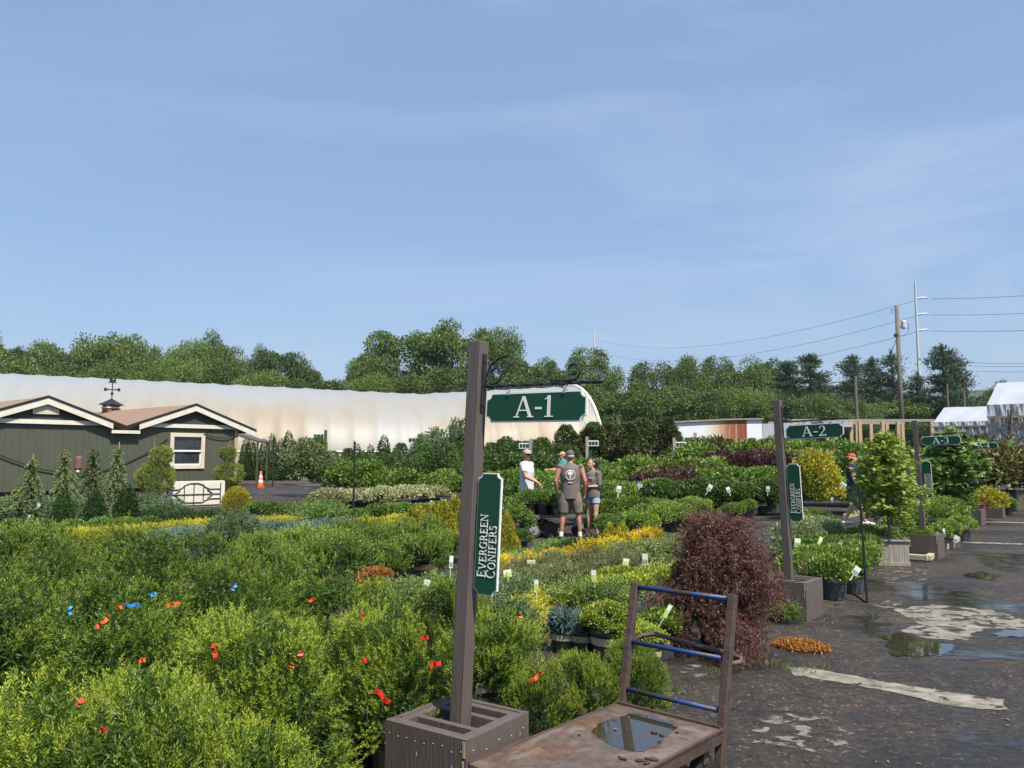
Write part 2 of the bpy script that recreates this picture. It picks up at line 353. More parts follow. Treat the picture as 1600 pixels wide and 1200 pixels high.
# ------------------------------------------------------------------ ground
def ground_mat():
    m, n, l, b = newmat('wet_asphalt')
    t = n.new('ShaderNodeTexCoord')
    def noise(scale, det=8, rough=.6, dist=0, stretch=None):
        z = n.new('ShaderNodeTexNoise'); z.inputs['Scale'].default_value = scale; z.inputs['Detail'].default_value = det
        z.inputs['Roughness'].default_value = rough; z.inputs['Distortion'].default_value = dist
        if stretch:
            mp = n.new('ShaderNodeMapping'); mp.inputs['Scale'].default_value = stretch; mp.inputs['Rotation'].default_value = (0, 0, -A39); l.new(t.outputs['Object'], mp.inputs[0]); l.new(mp.outputs[0], z.inputs['Vector'])
        else: l.new(t.outputs['Object'], z.inputs['Vector'])
        return z.outputs[0]
    def ramp(src, *st):
        r = n.new('ShaderNodeValToRGB'); e = r.color_ramp.elements
        e[0].position, e[0].color = st[0][0], c4(st[0][1]); e[1].position, e[1].color = st[1][0], c4(st[1][1])
        for p, c in st[2:]:
            q = e.new(p); q.color = c4(c)
        l.new(src, r.inputs[0]); return r.outputs[0]
    def mixc(f, a, bb, mode='MIX'):
        x = n.new('ShaderNodeMixRGB'); x.blend_type = mode
        l.new(f, x.inputs[0]) if not isinstance(f, float) else setattr(x.inputs[0], 'default_value', f)
        l.new(a, x.inputs[1]); l.new(bb, x.inputs[2]); return x.outputs[0]
    big = noise(.9, 8, .62, .6); mid = noise(5.5, 9, .66, .3, (1, .35, 1)); fine = noise(120, 4, .75)
    base = ramp(mid, (.3, (.02, .018, .0165)), (.72, (.068, .059, .05)), (.5, (.037, .033, .03)))
    dirt = ramp(big, (.42, (.024, .0225, .022)), (.64, (.064, .053, .043)))
    col = mixc(.45, base, dirt)
    grit = ramp(fine, (.33, (.28, .28, .28)), (.72, (2.3, 2.15, 2.0)))
    mot = ramp(noise(16, 9, .78, .3), (.36, (.25, .25, .25)), (.66, (2.1, 2.0, 1.9)))
    col = mixc(.85, col, mot, 'MULTIPLY')
    streak = ramp(noise(5, 9, .72, .3, (1, 1.5, 1)), (.4, (.55, .55, .56)), (.68, (1.6, 1.55, 1.45)))
    col = mixc(.6, col, streak, 'MULTIPLY')
    col = mixc(.85, col, grit, 'MULTIPLY')
    peb = n.new('ShaderNodeTexVoronoi'); peb.inputs['Scale'].default_value = 26; l.new(t.outputs['Object'], peb.inputs['Vector'])
    pr = ramp(peb.outputs['Distance'], (.09, (1, 1, 1)), (.16, (0, 0, 0)))
    pm = noise(3.1, 4); pmr = ramp(pm, (.47, (0, 0, 0)), (.68, (1, 1, 1)))
    pf = n.new('ShaderNodeMath'); pf.operation = 'MULTIPLY'; l.new(pr, pf.inputs[0]); l.new(pmr, pf.inputs[1])
    pale = n.new('ShaderNodeRGB'); pale.outputs[0].default_value = (.22, .2, .17, 1)
    col = mixc(pf.outputs[0], col, pale.outputs[0])
    agg = n.new('ShaderNodeTexVoronoi'); agg.inputs['Scale'].default_value = 62; l.new(t.outputs['Object'], agg.inputs['Vector'])
    bw = n.new('ShaderNodeSeparateXYZ'); l.new(agg.outputs['Color'], bw.inputs[0])
    col = mixc(.75, col, ramp(bw.outputs[0], (.0, (.45, .45, .45)), (.93, (1.15, 1.12, 1.08)), (1.0, (4.2, 3.9, 3.5))), 'MULTIPLY')
    # wet film
    wet = noise(.55, 5, .55, .4, (.7, 1.6, 1)); wetr = ramp(wet, (.46, (0, 0, 0)), (.6, (1, 1, 1)))
    dk = n.new('ShaderNodeRGB'); dk.outputs[0].default_value = (.6, .6, .62, 1)
    col = mixc(wetr, col, mixc(1.0, col, dk.outputs[0], 'MULTIPLY'))
    # far ground turns to grass
    sx = n.new('ShaderNodeSeparateXYZ'); l.new(t.outputs['Object'], sx.inputs[0])
    mr = n.new('ShaderNodeMapRange'); mr.inputs[1].default_value = 72; mr.inputs[2].default_value = 84; l.new(sx.outputs[1], mr.inputs[0])
    gr = ramp(noise(.3, 4), (.35, (.05, .085, .02)), (.65, (.08, .11, .03)))
    col = mixc(mr.outputs[0], col, gr)
    l.new(col, b.inputs['Base Color'])
    rr = n.new('ShaderNodeMapRange'); rr.inputs[3].default_value = .82; rr.inputs[4].default_value = .3; l.new(wetr, rr.inputs[0]); l.new(rr.outputs[0], b.inputs['Roughness'])
    b.inputs['Specular IOR Level'].default_value = .4
    bp = n.new('ShaderNodeBump'); bp.inputs['Strength'].default_value = .9; bp.inputs['Distance'].default_value = .016
    hh = n.new('ShaderNodeMath'); hh.operation = 'ADD'; l.new(fine, hh.inputs[0]); l.new(mid, hh.inputs[1]); l.new(hh.outputs[0], bp.inputs['Height']); l.new(bp.outputs[0], b.inputs['Normal'])
    return m
b = MB(); b.add([(-1600, -60, 0), (1600, -60, 0), (1600, 2600, 0), (-1600, 2600, 0)], [(0, 1, 2, 3)])
tag(b.build('ground', ground_mat()), kind='structure')

rnd = random.Random(4)
def blob(pts, jit, sub=7, seed=0):
    r = random.Random(seed); out = []; n = len(pts)
    for i in range(n):
        a, c = Vector(pts[i]), Vector(pts[(i + 1) % n])
        for k in range(sub):
            p = a.lerp(c, k / sub); out.append((p.x + r.gauss(0, jit), p.y + r.gauss(0, jit)))
    return out
def flat_patch(name, px, z, m, jit=.02, seed=0, sub=7, fade=None):
    pts = [on_height(x, y, 0).to_2d() for x, y in px]
    out = blob(pts, jit, sub, seed)
    if fade is None:
        b = MB(); b.add([(x, y, z) for x, y in out], [tuple(range(len(out)))]); me = b.mesh(name, m); bm = bmesh.new(); bm.from_mesh(me); bmesh.ops.triangulate(bm, faces=bm.faces)
        for f in bm.faces:
            if f.normal.z < 0: f.normal_flip()
        bm.to_mesh(me); bm.free(); return inst(name, me)
    # a fine grid inside the outline, each point knowing how far it lies from the rim
    A = np.array(out); B = np.roll(A, -1, 0); lo, hi = A.min(0), A.max(0); st = max(hi - lo) / 90
    gx, gy = np.arange(lo[0], hi[0] + st, st), np.arange(lo[1], hi[1] + st, st); X, Y = np.meshgrid(gx, gy, indexing='ij'); Q = np.stack([X.ravel(), Y.ravel()], 1)
    ins = np.zeros(len(Q), bool); dmin = np.full(len(Q), 1e9)
    for a_, b_ in zip(A, B):
        cr = ((a_[1] > Q[:, 1]) != (b_[1] > Q[:, 1])) & (Q[:, 0] < (b_[0] - a_[0]) * (Q[:, 1] - a_[1]) / (b_[1] - a_[1] + 1e-12) + a_[0]); ins ^= cr
        e = b_ - a_; t = np.clip(((Q - a_) @ e) / (e @ e + 1e-12), 0, 1); dmin = np.minimum(dmin, np.linalg.norm(Q - a_ - t[:, None] * e, axis=1))
    fd = np.where(ins, np.clip(dmin / fade, 0, 1), 0); ny = len(gy); I = lambda i, j: i * ny + j
    fs = [(I(i, j), I(i + 1, j), I(i + 1, j + 1), I(i, j + 1)) for i in range(len(gx) - 1) for j in range(ny - 1) if ins[I(i, j)] or ins[I(i + 1, j + 1)]]
    used = sorted({v for f in fs for v in f}); ix = {v: k for k, v in enumerate(used)}
    me = bpy.data.meshes.new(name); me.from_pydata([(Q[v, 0], Q[v, 1], z) for v in used], [], [tuple(ix[v] for v in f) for f in fs]); me.materials.append(m)
    at = me.attributes.new('fade', 'FLOAT', 'POINT'); at.data.foreach_set('value', [float(fd[v]) for v in used])
    return inst(name, me)
def fade_alpha(m, src, thr, soft, k=.35):
    n, l = m.node_tree.nodes, m.node_tree.links; b = n['Principled BSDF']
    at = n.new('ShaderNodeAttribute'); at.attribute_name = 'fade'
    ma = n.new('ShaderNodeMath'); ma.operation = 'MULTIPLY_ADD'; ma.inputs[1].default_value = k; l.new(at.outputs['Fac'], ma.inputs[0]); l.new(src, ma.inputs[2])
    q = n.new('ShaderNodeMapRange'); q.inputs[1].default_value = thr + k - soft; q.inputs[2].default_value = thr + k + soft; l.new(ma.outputs[0], q.inputs[0]); l.new(q.outputs[0], b.inputs['Alpha'])
def broken_mat(name, c1, c2, thr, scale=6, soft=.03, kf=.2):
    m = mat(name, c1, c2, 7, .75, .35, detail=8, bscale=40); n, l = m.node_tree.nodes, m.node_tree.links; b = n['Principled BSDF']
    z = n.new('ShaderNodeTexNoise'); z.inputs['Scale'].default_value = scale; z.inputs['Detail'].default_value = 9; z.inputs['Roughness'].default_value = .63; z.inputs['Distortion'].default_value = .5
    t = n.new('ShaderNodeTexCoord'); l.new(t.outputs['Object'], z.inputs['Vector'])
    fade_alpha(m, z.outputs[0], thr, soft, kf)
    return m
conc = broken_mat('worn_concrete', (.27, .245, .2), (.11, .092, .072), .41, 6.5, .03, .3)
conc2 = broken_mat('scaled_concrete', (.25, .225, .18), (.1, .083, .065), .46, 5.5, .03, .3)
conc3 = broken_mat('mortar_spots', (.2, .185, .165), (.14, .125, .11), .57, 7, .03, .3)
tag(flat_patch('concrete_strip', [(1222, 1042), (1262, 1043), (1400, 1068), (1500, 1083), (1572, 1093), (1577, 1113), (1490, 1106), (1390, 1082), (1300, 1066), (1238, 1056)], .004, conc, .006, 1, 10, .025), kind='structure')
tag(flat_patch('concrete_patch', [(1385, 951), (1450, 944), (1545, 950), (1625, 972), (1625, 986), (1545, 985), (1520, 1003), (1440, 1001), (1395, 985), (1425, 972)], .004, conc2, .02, 2, 9, .07), kind='structure')
tag(flat_patch('mortar_patch', [(1150, 1110), (1290, 1105), (1370, 1150), (1400, 1195), (1250, 1190), (1150, 1170)], .004, conc3, .03, 3, 7, .12), kind='structure')
tag(flat_patch('mortar_patch', [(1345, 940), (1400, 932), (1440, 938), (1420, 955), (1360, 958)], .0045, conc3, .03, 5, 7, .12), kind='structure')
tag(flat_patch('mortar_patch', [(1340, 885), (1460, 885), (1460, 915), (1350, 910)], .0045, conc3, .03, 6, 7, .12), kind='structure')
tag(flat_patch('mortar_patch', [(1050, 1030), (1130, 1040), (1120, 1070), (1040, 1060)], .0045, conc3, .03, 7, 7, .12), kind='structure')
line_m = broken_mat('worn_white_line', (.25, .24, .22), (.17, .165, .15), .45, 9, .04, .3)
for px in ([(1505, 846.5), (1640, 850.5), (1640, 853), (1505, 848.5)], [(1528, 814.5), (1640, 817), (1640, 818.8), (1528, 816)]):
    tag(flat_patch('painted_line', px, .004, line_m, .004, 8, 7, .01), kind='structure')
yl = broken_mat('worn_yellow_line', (.2, .165, .09), (.14, .115, .07), .5, 6, .05, .3)
tag(flat_patch('painted_line', [(1475, 866), (1560, 808), (1592, 788), (1594, 788), (1564, 808), (1482, 866)], .0045, yl, .004, 9, 7, .01), kind='structure')
def water_mat():
    m, n, l, b = newmat('shallow_water'); b.inputs['Base Color'].default_value = (.03, .026, .02, 1); b.inputs['Roughness'].default_value = .025; b.inputs['Specular IOR Level'].default_value = .85
    z = n.new('ShaderNodeTexNoise'); z.inputs['Scale'].default_value = 14; bp = n.new('ShaderNodeBump'); bp.inputs['Strength'].default_value = .03; bp.inputs['Distance'].default_value = .01
    t = n.new('ShaderNodeTexCoord'); l.new(t.outputs['Object'], z.inputs['Vector']); l.new(z.outputs[0], bp.inputs['Height']); l.new(bp.outputs[0], b.inputs['Normal'])
    return m
M['water'] = water_mat()
def film_mat():
    m = mat('wet_film', (.02, .019, .017), (.045, .04, .036), 5, .06, 0, spec=.7, rough2=.2); n, l = m.node_tree.nodes, m.node_tree.links; b = n['Principled BSDF']
    t = n.new('ShaderNodeTexCoord'); mp = n.new('ShaderNodeMapping'); mp.inputs['Scale'].default_value = (1, 2.2, 1); z = n.new('ShaderNodeTexNoise'); z.inputs['Scale'].default_value = 2.4; z.inputs['Detail'].default_value = 9; z.inputs['Roughness'].default_value = .62
    l.new(t.outputs['Object'], mp.inputs[0]); l.new(mp.outputs[0], z.inputs['Vector'])
    fade_alpha(m, z.outputs[0], .4, .12, .3)
    return m
M['film'] = film_mat()
def pool_mat():
    m = water_mat(); m.name = 'ground_puddle_water'; n, l = m.node_tree.nodes, m.node_tree.links
    t = n.new('ShaderNodeTexCoord'); z = n.new('ShaderNodeTexNoise'); z.inputs['Scale'].default_value = 7; z.inputs['Detail'].default_value = 7; l.new(t.outputs['Object'], z.inputs['Vector']); fade_alpha(m, z.outputs[0], .1, .06, .55)
    return m
M['pool'] = pool_mat()
def puddle(px, seed, m='pool', z=.006, jit=.02): return tag(flat_patch('puddle', px, z, M[m], jit, seed, 7, .13 if m == 'pool' else .3), kind='structure')
puddle([(1375, 994), (1400, 988), (1440, 998), (1490, 1006), (1500, 1018), (1470, 1028), (1420, 1032), (1385, 1024)], 11)
puddle([(1500, 897), (1530, 893), (1565, 898), (1560, 906), (1520, 906)], 12, jit=.03)
puddle([(1345, 958), (1372, 960), (1366, 974), (1350, 976)], 13, jit=.03)
puddle([(1540, 988), (1640, 978), (1640, 995), (1560, 998)], 14, jit=.03)
puddle([(1430, 1012), (1640, 1016), (1640, 1046), (1540, 1038), (1450, 1036)], 15, 'film', .0075)
puddle([(1340, 905), (1430, 905), (1600, 940), (1640, 962), (1560, 960), (1380, 930)], 16, 'film', .0055)
puddle([(1310, 955), (1400, 965), (1400, 1000), (1330, 1000)], 17, 'film', .0052)
puddle([(1330, 1074), (1420, 1085), (1560, 1118), (1560, 1128), (1400, 1105)], 18, 'film', .0052)
puddle([(1500, 862), (1640, 866), (1640, 900), (1540, 890)], 19, 'film', .0051)
puddle([(870, 1020), (950, 1010), (1010, 1030), (940, 1075), (860, 1065)], 20, 'film', .0051)
puddle([(1430, 1140), (1640, 1150), (1640, 1200), (1480, 1200)], 21, 'film', .0051)

# distant hills
def ridge(name, Y, pts, m, depth=200, seed=0):
    b = MB(); r = random.Random(seed); xs = []
    for i in range(len(pts) - 1):
        for k in range(10):
            t = k / 10; xs.append((pts[i][0] * (1 - t) + pts[i + 1][0] * t, pts[i][1] * (1 - t) + pts[i + 1][1] * t + r.uniform(-1, 1)))
    P = [at_depth(x, y, Y) for x, y in xs]; n = len(P); vs = []
    for p in P: vs += [(p.x, p.y - depth, -1), (p.x, p.y - depth * .45, p.z * .6), (p.x, p.y, p.z), (p.x, p.y + depth, -1)]
    fs = [(4 * i + j, 4 * i + 4 + j, 4 * i + 5 + j, 4 * i + 1 + j) for i in range(n - 1) for j in range(3)]
    b.add(vs, fs); return tag(b.build(name, m), kind='structure')
hillm = mat('wooded_hill', (.018, .034, .016), (.03, .05, .022), .03, .95, .6, bscale=.12)
ridge('hills', 900, [(-200, 640), (300, 612), (470, 596), (540, 600), (640, 622), (900, 622), (1100, 606), (1290, 602), (1350, 610), (1440, 622), (1530, 609), (1570, 608), (1620, 615), (1800, 625)], hillm, 260, 3)

# ------------------------------------------------------------------ olive green sales building
def local(o_rz, origin):
    return Matrix.Translation(origin) @ Matrix.Rotation(o_rz, 4, 'Z')
HB = at_depth(370, 713, 29.0); HB.z = 0
HRZ = math.atan2(RR.y, RR.x)
house = empty('sales_building', HB, HRZ)
tag(house, 'low olive green building with two shallow gables and brown shingle roof', 'building')
HM = local(HRZ, HB); HI = HM.inverted()
def facade(px, py, yy=0.0):
    o = HI @ Vector((0, 0, H)); d = (HI.to_3x3() @ ray(px, py)); t = (yy - o.y) / d.y; q = o + d * t
    return q.x, q.z
EV, PK, HW = 2.6, 3.44, 2.36
SL = (PK - EV) / HW
P2, VA, P1 = -1.74, -4.1, -6.46
def siding():
    m = M['olive']; n, l = m.node_tree.nodes, m.node_tree.links; b = n['Principled BSDF']
    t = n.new('ShaderNodeTexCoord'); w = n.new('ShaderNodeTexWave'); w.inputs['Scale'].default_value = 1.6; w.inputs['Detail'].default_value = 0; w.bands_direction = 'X'
    l.new(t.outputs['Object'], w.inputs['Vector']); r = n.new('ShaderNodeValToRGB'); r.color_ramp.elements[0].position = .0; r.color_ramp.elements[1].position = .09
    l.new(w.outputs[0], r.inputs[0]); bp = n.new('ShaderNodeBump'); bp.inputs['Strength'].default_value = .6; bp.inputs['Distance'].default_value = .015
    l.new(r.outputs[0], bp.inputs['Height']); l.new(bp.outputs[0], b.inputs['Normal'])
siding()
zb = .62
wx0, wz1 = facade(271, 680); wx1, wz0 = facade(315, 729)
b = MB()
top = lambda x: (PK - abs(x - P2) * SL if x > VA else PK - abs(x - P1) * SL) - .1
def wallpoly(x0, x1, z0=None, z1=None):
    xs = sorted({x0, x1} | {q for q in (VA, P1, P2) if x0 < q < x1})
    up = [(x, z1 if z1 else top(x)) for x in xs]; return [(x0, z0 if z0 else zb), (x1, z0 if z0 else zb)] + up[::-1]
for poly in (wallpoly(-9.6, wx0), wallpoly(wx1, 0), wallpoly(wx0, wx1, zb, wz0), wallpoly(wx0, wx1, wz1, None)): b.prism(poly, 0, .12)
b.box((-.06, 5, (zb + 2.5) / 2), (.12, 9.7, 2.5 - zb))
b.build('wall', M['olive'], house)
b = MB(); b.box((-4.8, .1, zb / 2 - .003), (9.5, .06, zb)); b.box((-.1, 5, zb / 2), (.06, 9.6, zb)); b.build('skirting', M['garage'], house)
b = MB(); b.box((-4.8, .7, 1.45), (9.3, .05, 1.7)); b.build('inner_wall', M['garage'], house)
def roof(xa, pk, xb, name):
    b = MB()
    for e in (xa, xb):
        ze = PK - abs(e - pk) * SL
        o = .02 if e == xa else 0
        b.prism([(e, ze), (pk, PK), (pk, PK - .1), (e, ze - .1)], -.18, 10.2)
    return b.build(name, M['shingle'], house)
roof(VA, P2, .62, 'roof'); roof(-9.7, P1, VA, 'roof')
b = MB()
def fascia(x0, z0, x1, z1, h, y0, y1, dz=0): b.prism([(x0, z0 + dz), (x1, z1 + dz), (x1, z1 - h + dz), (x0, z0 - h + dz)], y0, y1)
yf0, yf1 = -.215, -.185
for (a, pk, e) in ((VA + .42, P2, .6), (P1 - 3, P1, VA - .42)):
    for q in (a, e): fascia(pk, PK - .045, q, PK - abs(q - pk) * SL - .045, .19, yf0, yf1)
b.box((VA, -.16, EV - .17), (.9, .1, .1))
fb = b.build('fascia', M['cream_white'], house)
b = MB()
for (a, pk, e) in ((VA, P2, .64), (P1 - 3, P1, VA)):
    for q in (a, e): fascia(pk, PK + .03, q, PK - abs(q - pk) * SL + .03, .075, -.23, -.18)
b.build('drip_edge', M['iron'], house)
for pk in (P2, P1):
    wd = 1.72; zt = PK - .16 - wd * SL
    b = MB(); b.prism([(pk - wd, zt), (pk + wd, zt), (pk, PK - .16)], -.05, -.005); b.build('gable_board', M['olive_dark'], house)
    b = MB(); b.box((pk, -.07, zt + .01), (2 * wd + .12, .05, .13)); b.build('trim_board', M['cream_white'], house)
b = MB(); v0 = PK - .5
b.prism([(P1 - .36, v0 - .03), (P1 + .36, v0 - .03), (P1 + .36, v0 + .27), (P1 + .14, v0 + .33), (P1 - .14, v0 + .33), (P1 - .36, v0 + .27)], -.11, -.055)
vent = b.build('gable_vent', M['cream_white'], house)
b = MB()
for k in range(9): b.box((P1 - .28 + k * .07, -.118, v0 + .12), (.018, .01, .22))
b.build('vent_slat', M['cream'], vent)
b = MB(); b.box((-.06, -.02, 1.6), (.13, .035, 2.0)); b.build('corner_board', M['tan'], house)
# window
b = MB(); fx0, fz1 = facade(266, 676); fx1, fz0 = facade(318, 732); tw = .13
b.box(((fx0 + fx1) / 2, -.02, fz1 - tw / 2), (fx1 - fx0, .06, tw)); b.box(((fx0 + fx1) / 2, -.02, fz0 + tw / 2), (fx1 - fx0, .06, tw))
for x in (fx0 + tw / 2, fx1 - tw / 2): b.box((x, -.02, (fz0 + fz1) / 2), (tw, .055, fz1 - fz0 - 2 * tw))
win = b.build('window', M['cream'], house)
b = MB(); zc = (fz0 + fz1) / 2
b.box(((fx0 + fx1) / 2, .0, zc), (fx1 - fx0 - 2 * tw, .05, .06))
for x in (fx0 + tw + .02, fx1 - tw - .02): b.box((x, .0, (fz0 + zc) / 2), (.04, .04, zc - fz0 - 2 * tw + .05))
b.box(((fx0 + fx1) / 2, 0, fz0 + tw + .02), (fx1 - fx0 - 2 * tw, .04, .04))
b.build('sash', M['white'], win)
b = MB(); b.box(((fx0 + fx1) / 2, .03, zc), (fx1 - fx0 - 2 * tw, .012, fz1 - fz0 - 2 * tw)); b.build('pane', M['glass_dark'], win)
b = MB(); b.box(((fx0 + fx1) / 2, .055, zc), (fx1 - fx0 - 2 * tw + .1, .012, fz1 - fz0 - 2 * tw + .1)); b.build('blind', M['blind'], win)
# cupola on the second ridge
cu = Vector((P2, 6.2, PK - .08))
b = MB(); b.box(cu + Vector((0, 0, .14)), (.5, .5, .3)); cp_o = b.build('cupola', M['brick'], house)
b = MB(); b.box(cu + Vector((0, 0, .2)), (.56, .56, .05)); b.build('cupola_band', M['cream_white'], cp_o)
b = MB(); b.lathe([(.5, .3), (.49, .33), (.1, .52), (.03, .56)], 4, 0, cu); rf = b.build('cupola_roof', M['iron'], cp_o); 
b = MB(); b.tube([cu + Vector((0, 0, .5)), cu + Vector((0, 0, 1.25))], .022); b.lathe([(.01, .7), (.06, .74), (.06, .78), (.01, .84)], 10, 0, cu)
for d in ((.32, .12), (-.12, .32)):
    v = Vector((d[0], d[1], .92)); w = Vector((-d[0], -d[1], .92)); b.tube([cu + v, cu + w], .014)
    for q in (v, w): b.box(cu + q, (.09, .03, .09))
b.box(cu + Vector((0, 0, 1.2)), (.34, .02, .03)); b.prism([(cu.x - .12, cu.z + 1.22), (cu.x + .12, cu.z + 1.22), (cu.x + .14, cu.z + 1.4), (cu.x + .02, cu.z + 1.3), (cu.x - .1, cu.z + 1.42)], cu.y - .012, cu.y + .012)
b.build('weathervane', M['iron'], cp_o)
# swag cable on the wall
b = MB(); pts = [facade(x, y, -.06) for x, y in ((-12, 706), (20, 719), (60, 732), (95, 738), (130, 739), (165, 732), (200, 720), (235, 703), (262, 683))]
b.tube([(x, -.06, z) for x, z in pts], .018, 6)
pts = [facade(x, y, -.06) for x, y in ((318, 678), (335, 683), (352, 685), (369, 681))]; b.tube([(x, -.06, z) for x, z in pts], .016, 6)
o = b.build('hanging_cable', M['rope'], None, HB, HRZ); tag(o, 'black cable swagged in loops across the olive green wall', 'cable')
# awning behind the building's right end
b = MB(); q = at_depth(392, 676, 33)
b.prism([(-.9, .1), (.5, -.35), (.5, -.42), (-.9, .02)], -.6, .9); b.bar((.45, -.5, -.38), (.45, -.5, -2.3), .06); b.bar((.45, .8, -.38), (.45, .8, -2.3), .06)
tag(b.build('awning', M['olive_l'] if False else M['olive'], None, q), 'small olive awning roof beyond the right end of the green building', 'awning')
# ornate panel leaning in front of the wall
pc = on_height(302, 793, .02); pan = empty('trellis_panel', pc, HRZ - .18)
tag(pan, 'cream panel with black scroll ironwork standing below the building window', 'panel')
b = MB(); b.prism([(-1.0, .05), (-.95, 0), (.95, 0), (1.0, .05), (1.0, .8), (.97, .84), (-.93, .84), (-.97, .8)], 0, .06); b.build('board', M['cream_white'], pan, bevel=.01)
b = MB(); yy = -.02
def seg(*p): b.tube([(x, yy, z) for x, z in p], .014, 6)
seg((-.85, .07), (.85, .07)); seg((-.85, .07), (-.8, .78)); seg((.85, .07), (.85, .78)); seg((-.83, .42), (.85, .42)); seg((0, .07), (0, .78)); seg((-.3, .2), (-.3, .66)); seg((.3, .2), (.3, .66))
seg((-.83, .58), (-.5, .58), (-.36, .64), (-.28, .72), (-.12, .77), (.12, .77), (.28, .72), (.36, .64), (.5, .58), (.85, .58))
seg((-.83, .27), (-.5, .27), (-.36, .22), (-.28, .16), (.28, .16), (.36, .22), (.5, .27), (.85, .27)); seg((-.62, .42), (-.42, .56)); seg((-.62, .42), (-.42, .28)); seg((.62, .42), (.42, .56)); seg((.62, .42), (.42, .28))
b.build('ironwork', M['iron'], pan)

# ------------------------------------------------------------------ long white hoop house
AX = Vector((.9635, .2676, 0)); NR = Vector((.2676, -.9635, 0))
G0 = at_depth(888, 713, 71.5); G0.z = 0
ctrl = []
for x, y in ((-260, 577), (0, 583), (200, 593), (400, 603), (560, 611), (650, 615.5), (720, 612), (800, 608), (888, 603.5)):
    d = ray(x, y); A = np.array([[d.x, AX.x], [d.y, AX.y]]); t, s = np.linalg.solve(A, [G0.x, G0.y]); ctrl.append((-s, H + d.z * t))
ctrl.sort(); cs = [c[0] for c in ctrl]; ch = [c[1] for c in ctrl]
HWG = 8.6
def tunnel_mat():
    m, n, l, b = newmat('stained_poly_cover'); b.inputs['Roughness'].default_value = .5
    t = n.new('ShaderNodeTexCoord'); sx = n.new('ShaderNodeSeparateXYZ'); l.new(t.outputs['Object'], sx.inputs[0])
    zz = n.new('ShaderNodeTexNoise'); zz.inputs['Scale'].default_value = .16; zz.inputs['Detail'].default_value = 4; l.new(t.outputs['Object'], zz.inputs['Vector'])
    mp = n.new('ShaderNodeMapping'); mp.inputs['Scale'].default_value = (.75, .1, .1); l.new(t.outputs['Object'], mp.inputs[0])
    st = n.new('ShaderNodeTexNoise'); st.inputs['Scale'].default_value = 1.3; st.inputs['Detail'].default_value = 6; l.new(mp.outputs[0], st.inputs['Vector'])
    f = n.new('ShaderNodeMapRange'); f.inputs[1].default_value = 6.9; f.inputs[2].default_value = 3.3; l.new(sx.outputs[2], f.inputs[0]); fx = n.new('ShaderNodeMapRange'); fx.inputs[1].default_value = -48; fx.inputs[2].default_value = -38; l.new(sx.outputs[0], fx.inputs[0]); fm = n.new('ShaderNodeMath'); fm.operation = 'MULTIPLY'; l.new(f.outputs[0], fm.inputs[0]); l.new(fx.outputs[0], fm.inputs[1]); f = fm
    a = n.new('ShaderNodeMath'); a.operation = 'MULTIPLY'; l.new(f.outputs[0], a.inputs[0]); l.new(st.outputs[0], a.inputs[1])
    a2 = n.new('ShaderNodeMapRange'); a2.inputs[1].default_value = .4; a2.inputs[2].default_value = .58; l.new(zz.outputs[0], a2.inputs[0])
    a3 = n.new('ShaderNodeMath'); a3.operation = 'MULTIPLY_ADD'; a3.inputs[1].default_value = .8; l.new(a2.outputs[0], a3.inputs[0]); a3.inputs[2].default_value = .3
    a4 = n.new('ShaderNodeMath'); a4.operation = 'MULTIPLY'; l.new(a.outputs[0], a4.inputs[0]); l.new(a3.outputs[0], a4.inputs[1]); a4.use_clamp = True
    r = n.new('ShaderNodeValToRGB'); e = r.color_ramp.elements; e[0].color = (.285, .295, .3, 1); e[1].position = .85; e[1].color = (.24, .15, .075, 1); q = e.new(.3); q.color = (.29, .25, .185, 1)
    l.new(a4.outputs[0], r.inputs[0]); l.new(r.outputs[0], b.inputs['Base Color'])
    tr = n.new('ShaderNodeBsdfTranslucent'); ms = n.new('ShaderNodeMixShader'); ms.inputs[0].default_value = .12; l.new(r.outputs[0], tr.inputs[0])
    l.new(b.outputs[0], ms.inputs[1]); l.new(tr.outputs[0], ms.inputs[2]); l.new(ms.outputs[0], n['Material Output'].inputs['Surface'])
    return m
GRZ = math.atan2(AX.y, AX.x)
gh = empty('hoop_house', G0, GRZ); tag(gh, 'long white plastic hoop greenhouse with rusty stains behind the plant rows', 'greenhouse')
b = MB(); bay = 1.75; nb = int(-cs[0] / bay); SG = 6; NA = 26; sections = []
for i in range(nb * SG + 1):
    s = -i * bay / SG; hh = float(np.interp(s, cs, ch)); fr = (i % SG) / SG; sag = math.sin(math.pi * fr) ** .7 * .07
    row = []
    for j in range(NA + 1):
        a = math.pi * j / NA; r = 1 - sag / 8
        row.append((s, -HWG * math.cos(a) * r, max(0, hh * (max(0, math.sin(a)) ** .9) * (1 - sag / hh) + .02 * math.sin(j * 3 + i * .7))))
    sections.append(row)
vs = [p for r in sections for p in r]
fs = [(i * (NA + 1) + j, i * (NA + 1) + j + 1, (i + 1) * (NA + 1) + j + 1, (i + 1) * (NA + 1) + j) for i in range(len(sections) - 1) for j in range(NA)]
b.add(vs, fs); b.build('cover', tunnel_mat(), gh, smooth=True)
hE = ch[-1]
def arch(w, hgt, s, n=24): return [Vector((s, -w * math.cos(math.pi * j / n), hgt * max(0, math.sin(math.pi * j / n)) ** .9)) for j in range(n + 1)]
b = MB(); b.tube(arch(HWG + .03, hE + .05, .05), .13, 8); b.tube(arch(HWG - .9, hE - 1.0, .05), .06, 6)
b.build('end_hoop', M['white'], gh)
b = MB(); aw = arch(HWG - .05, hE - .05, -1.2); b.add(aw, [tuple(range(len(aw)))]); b.build('end_wall', M['endwall'], gh)
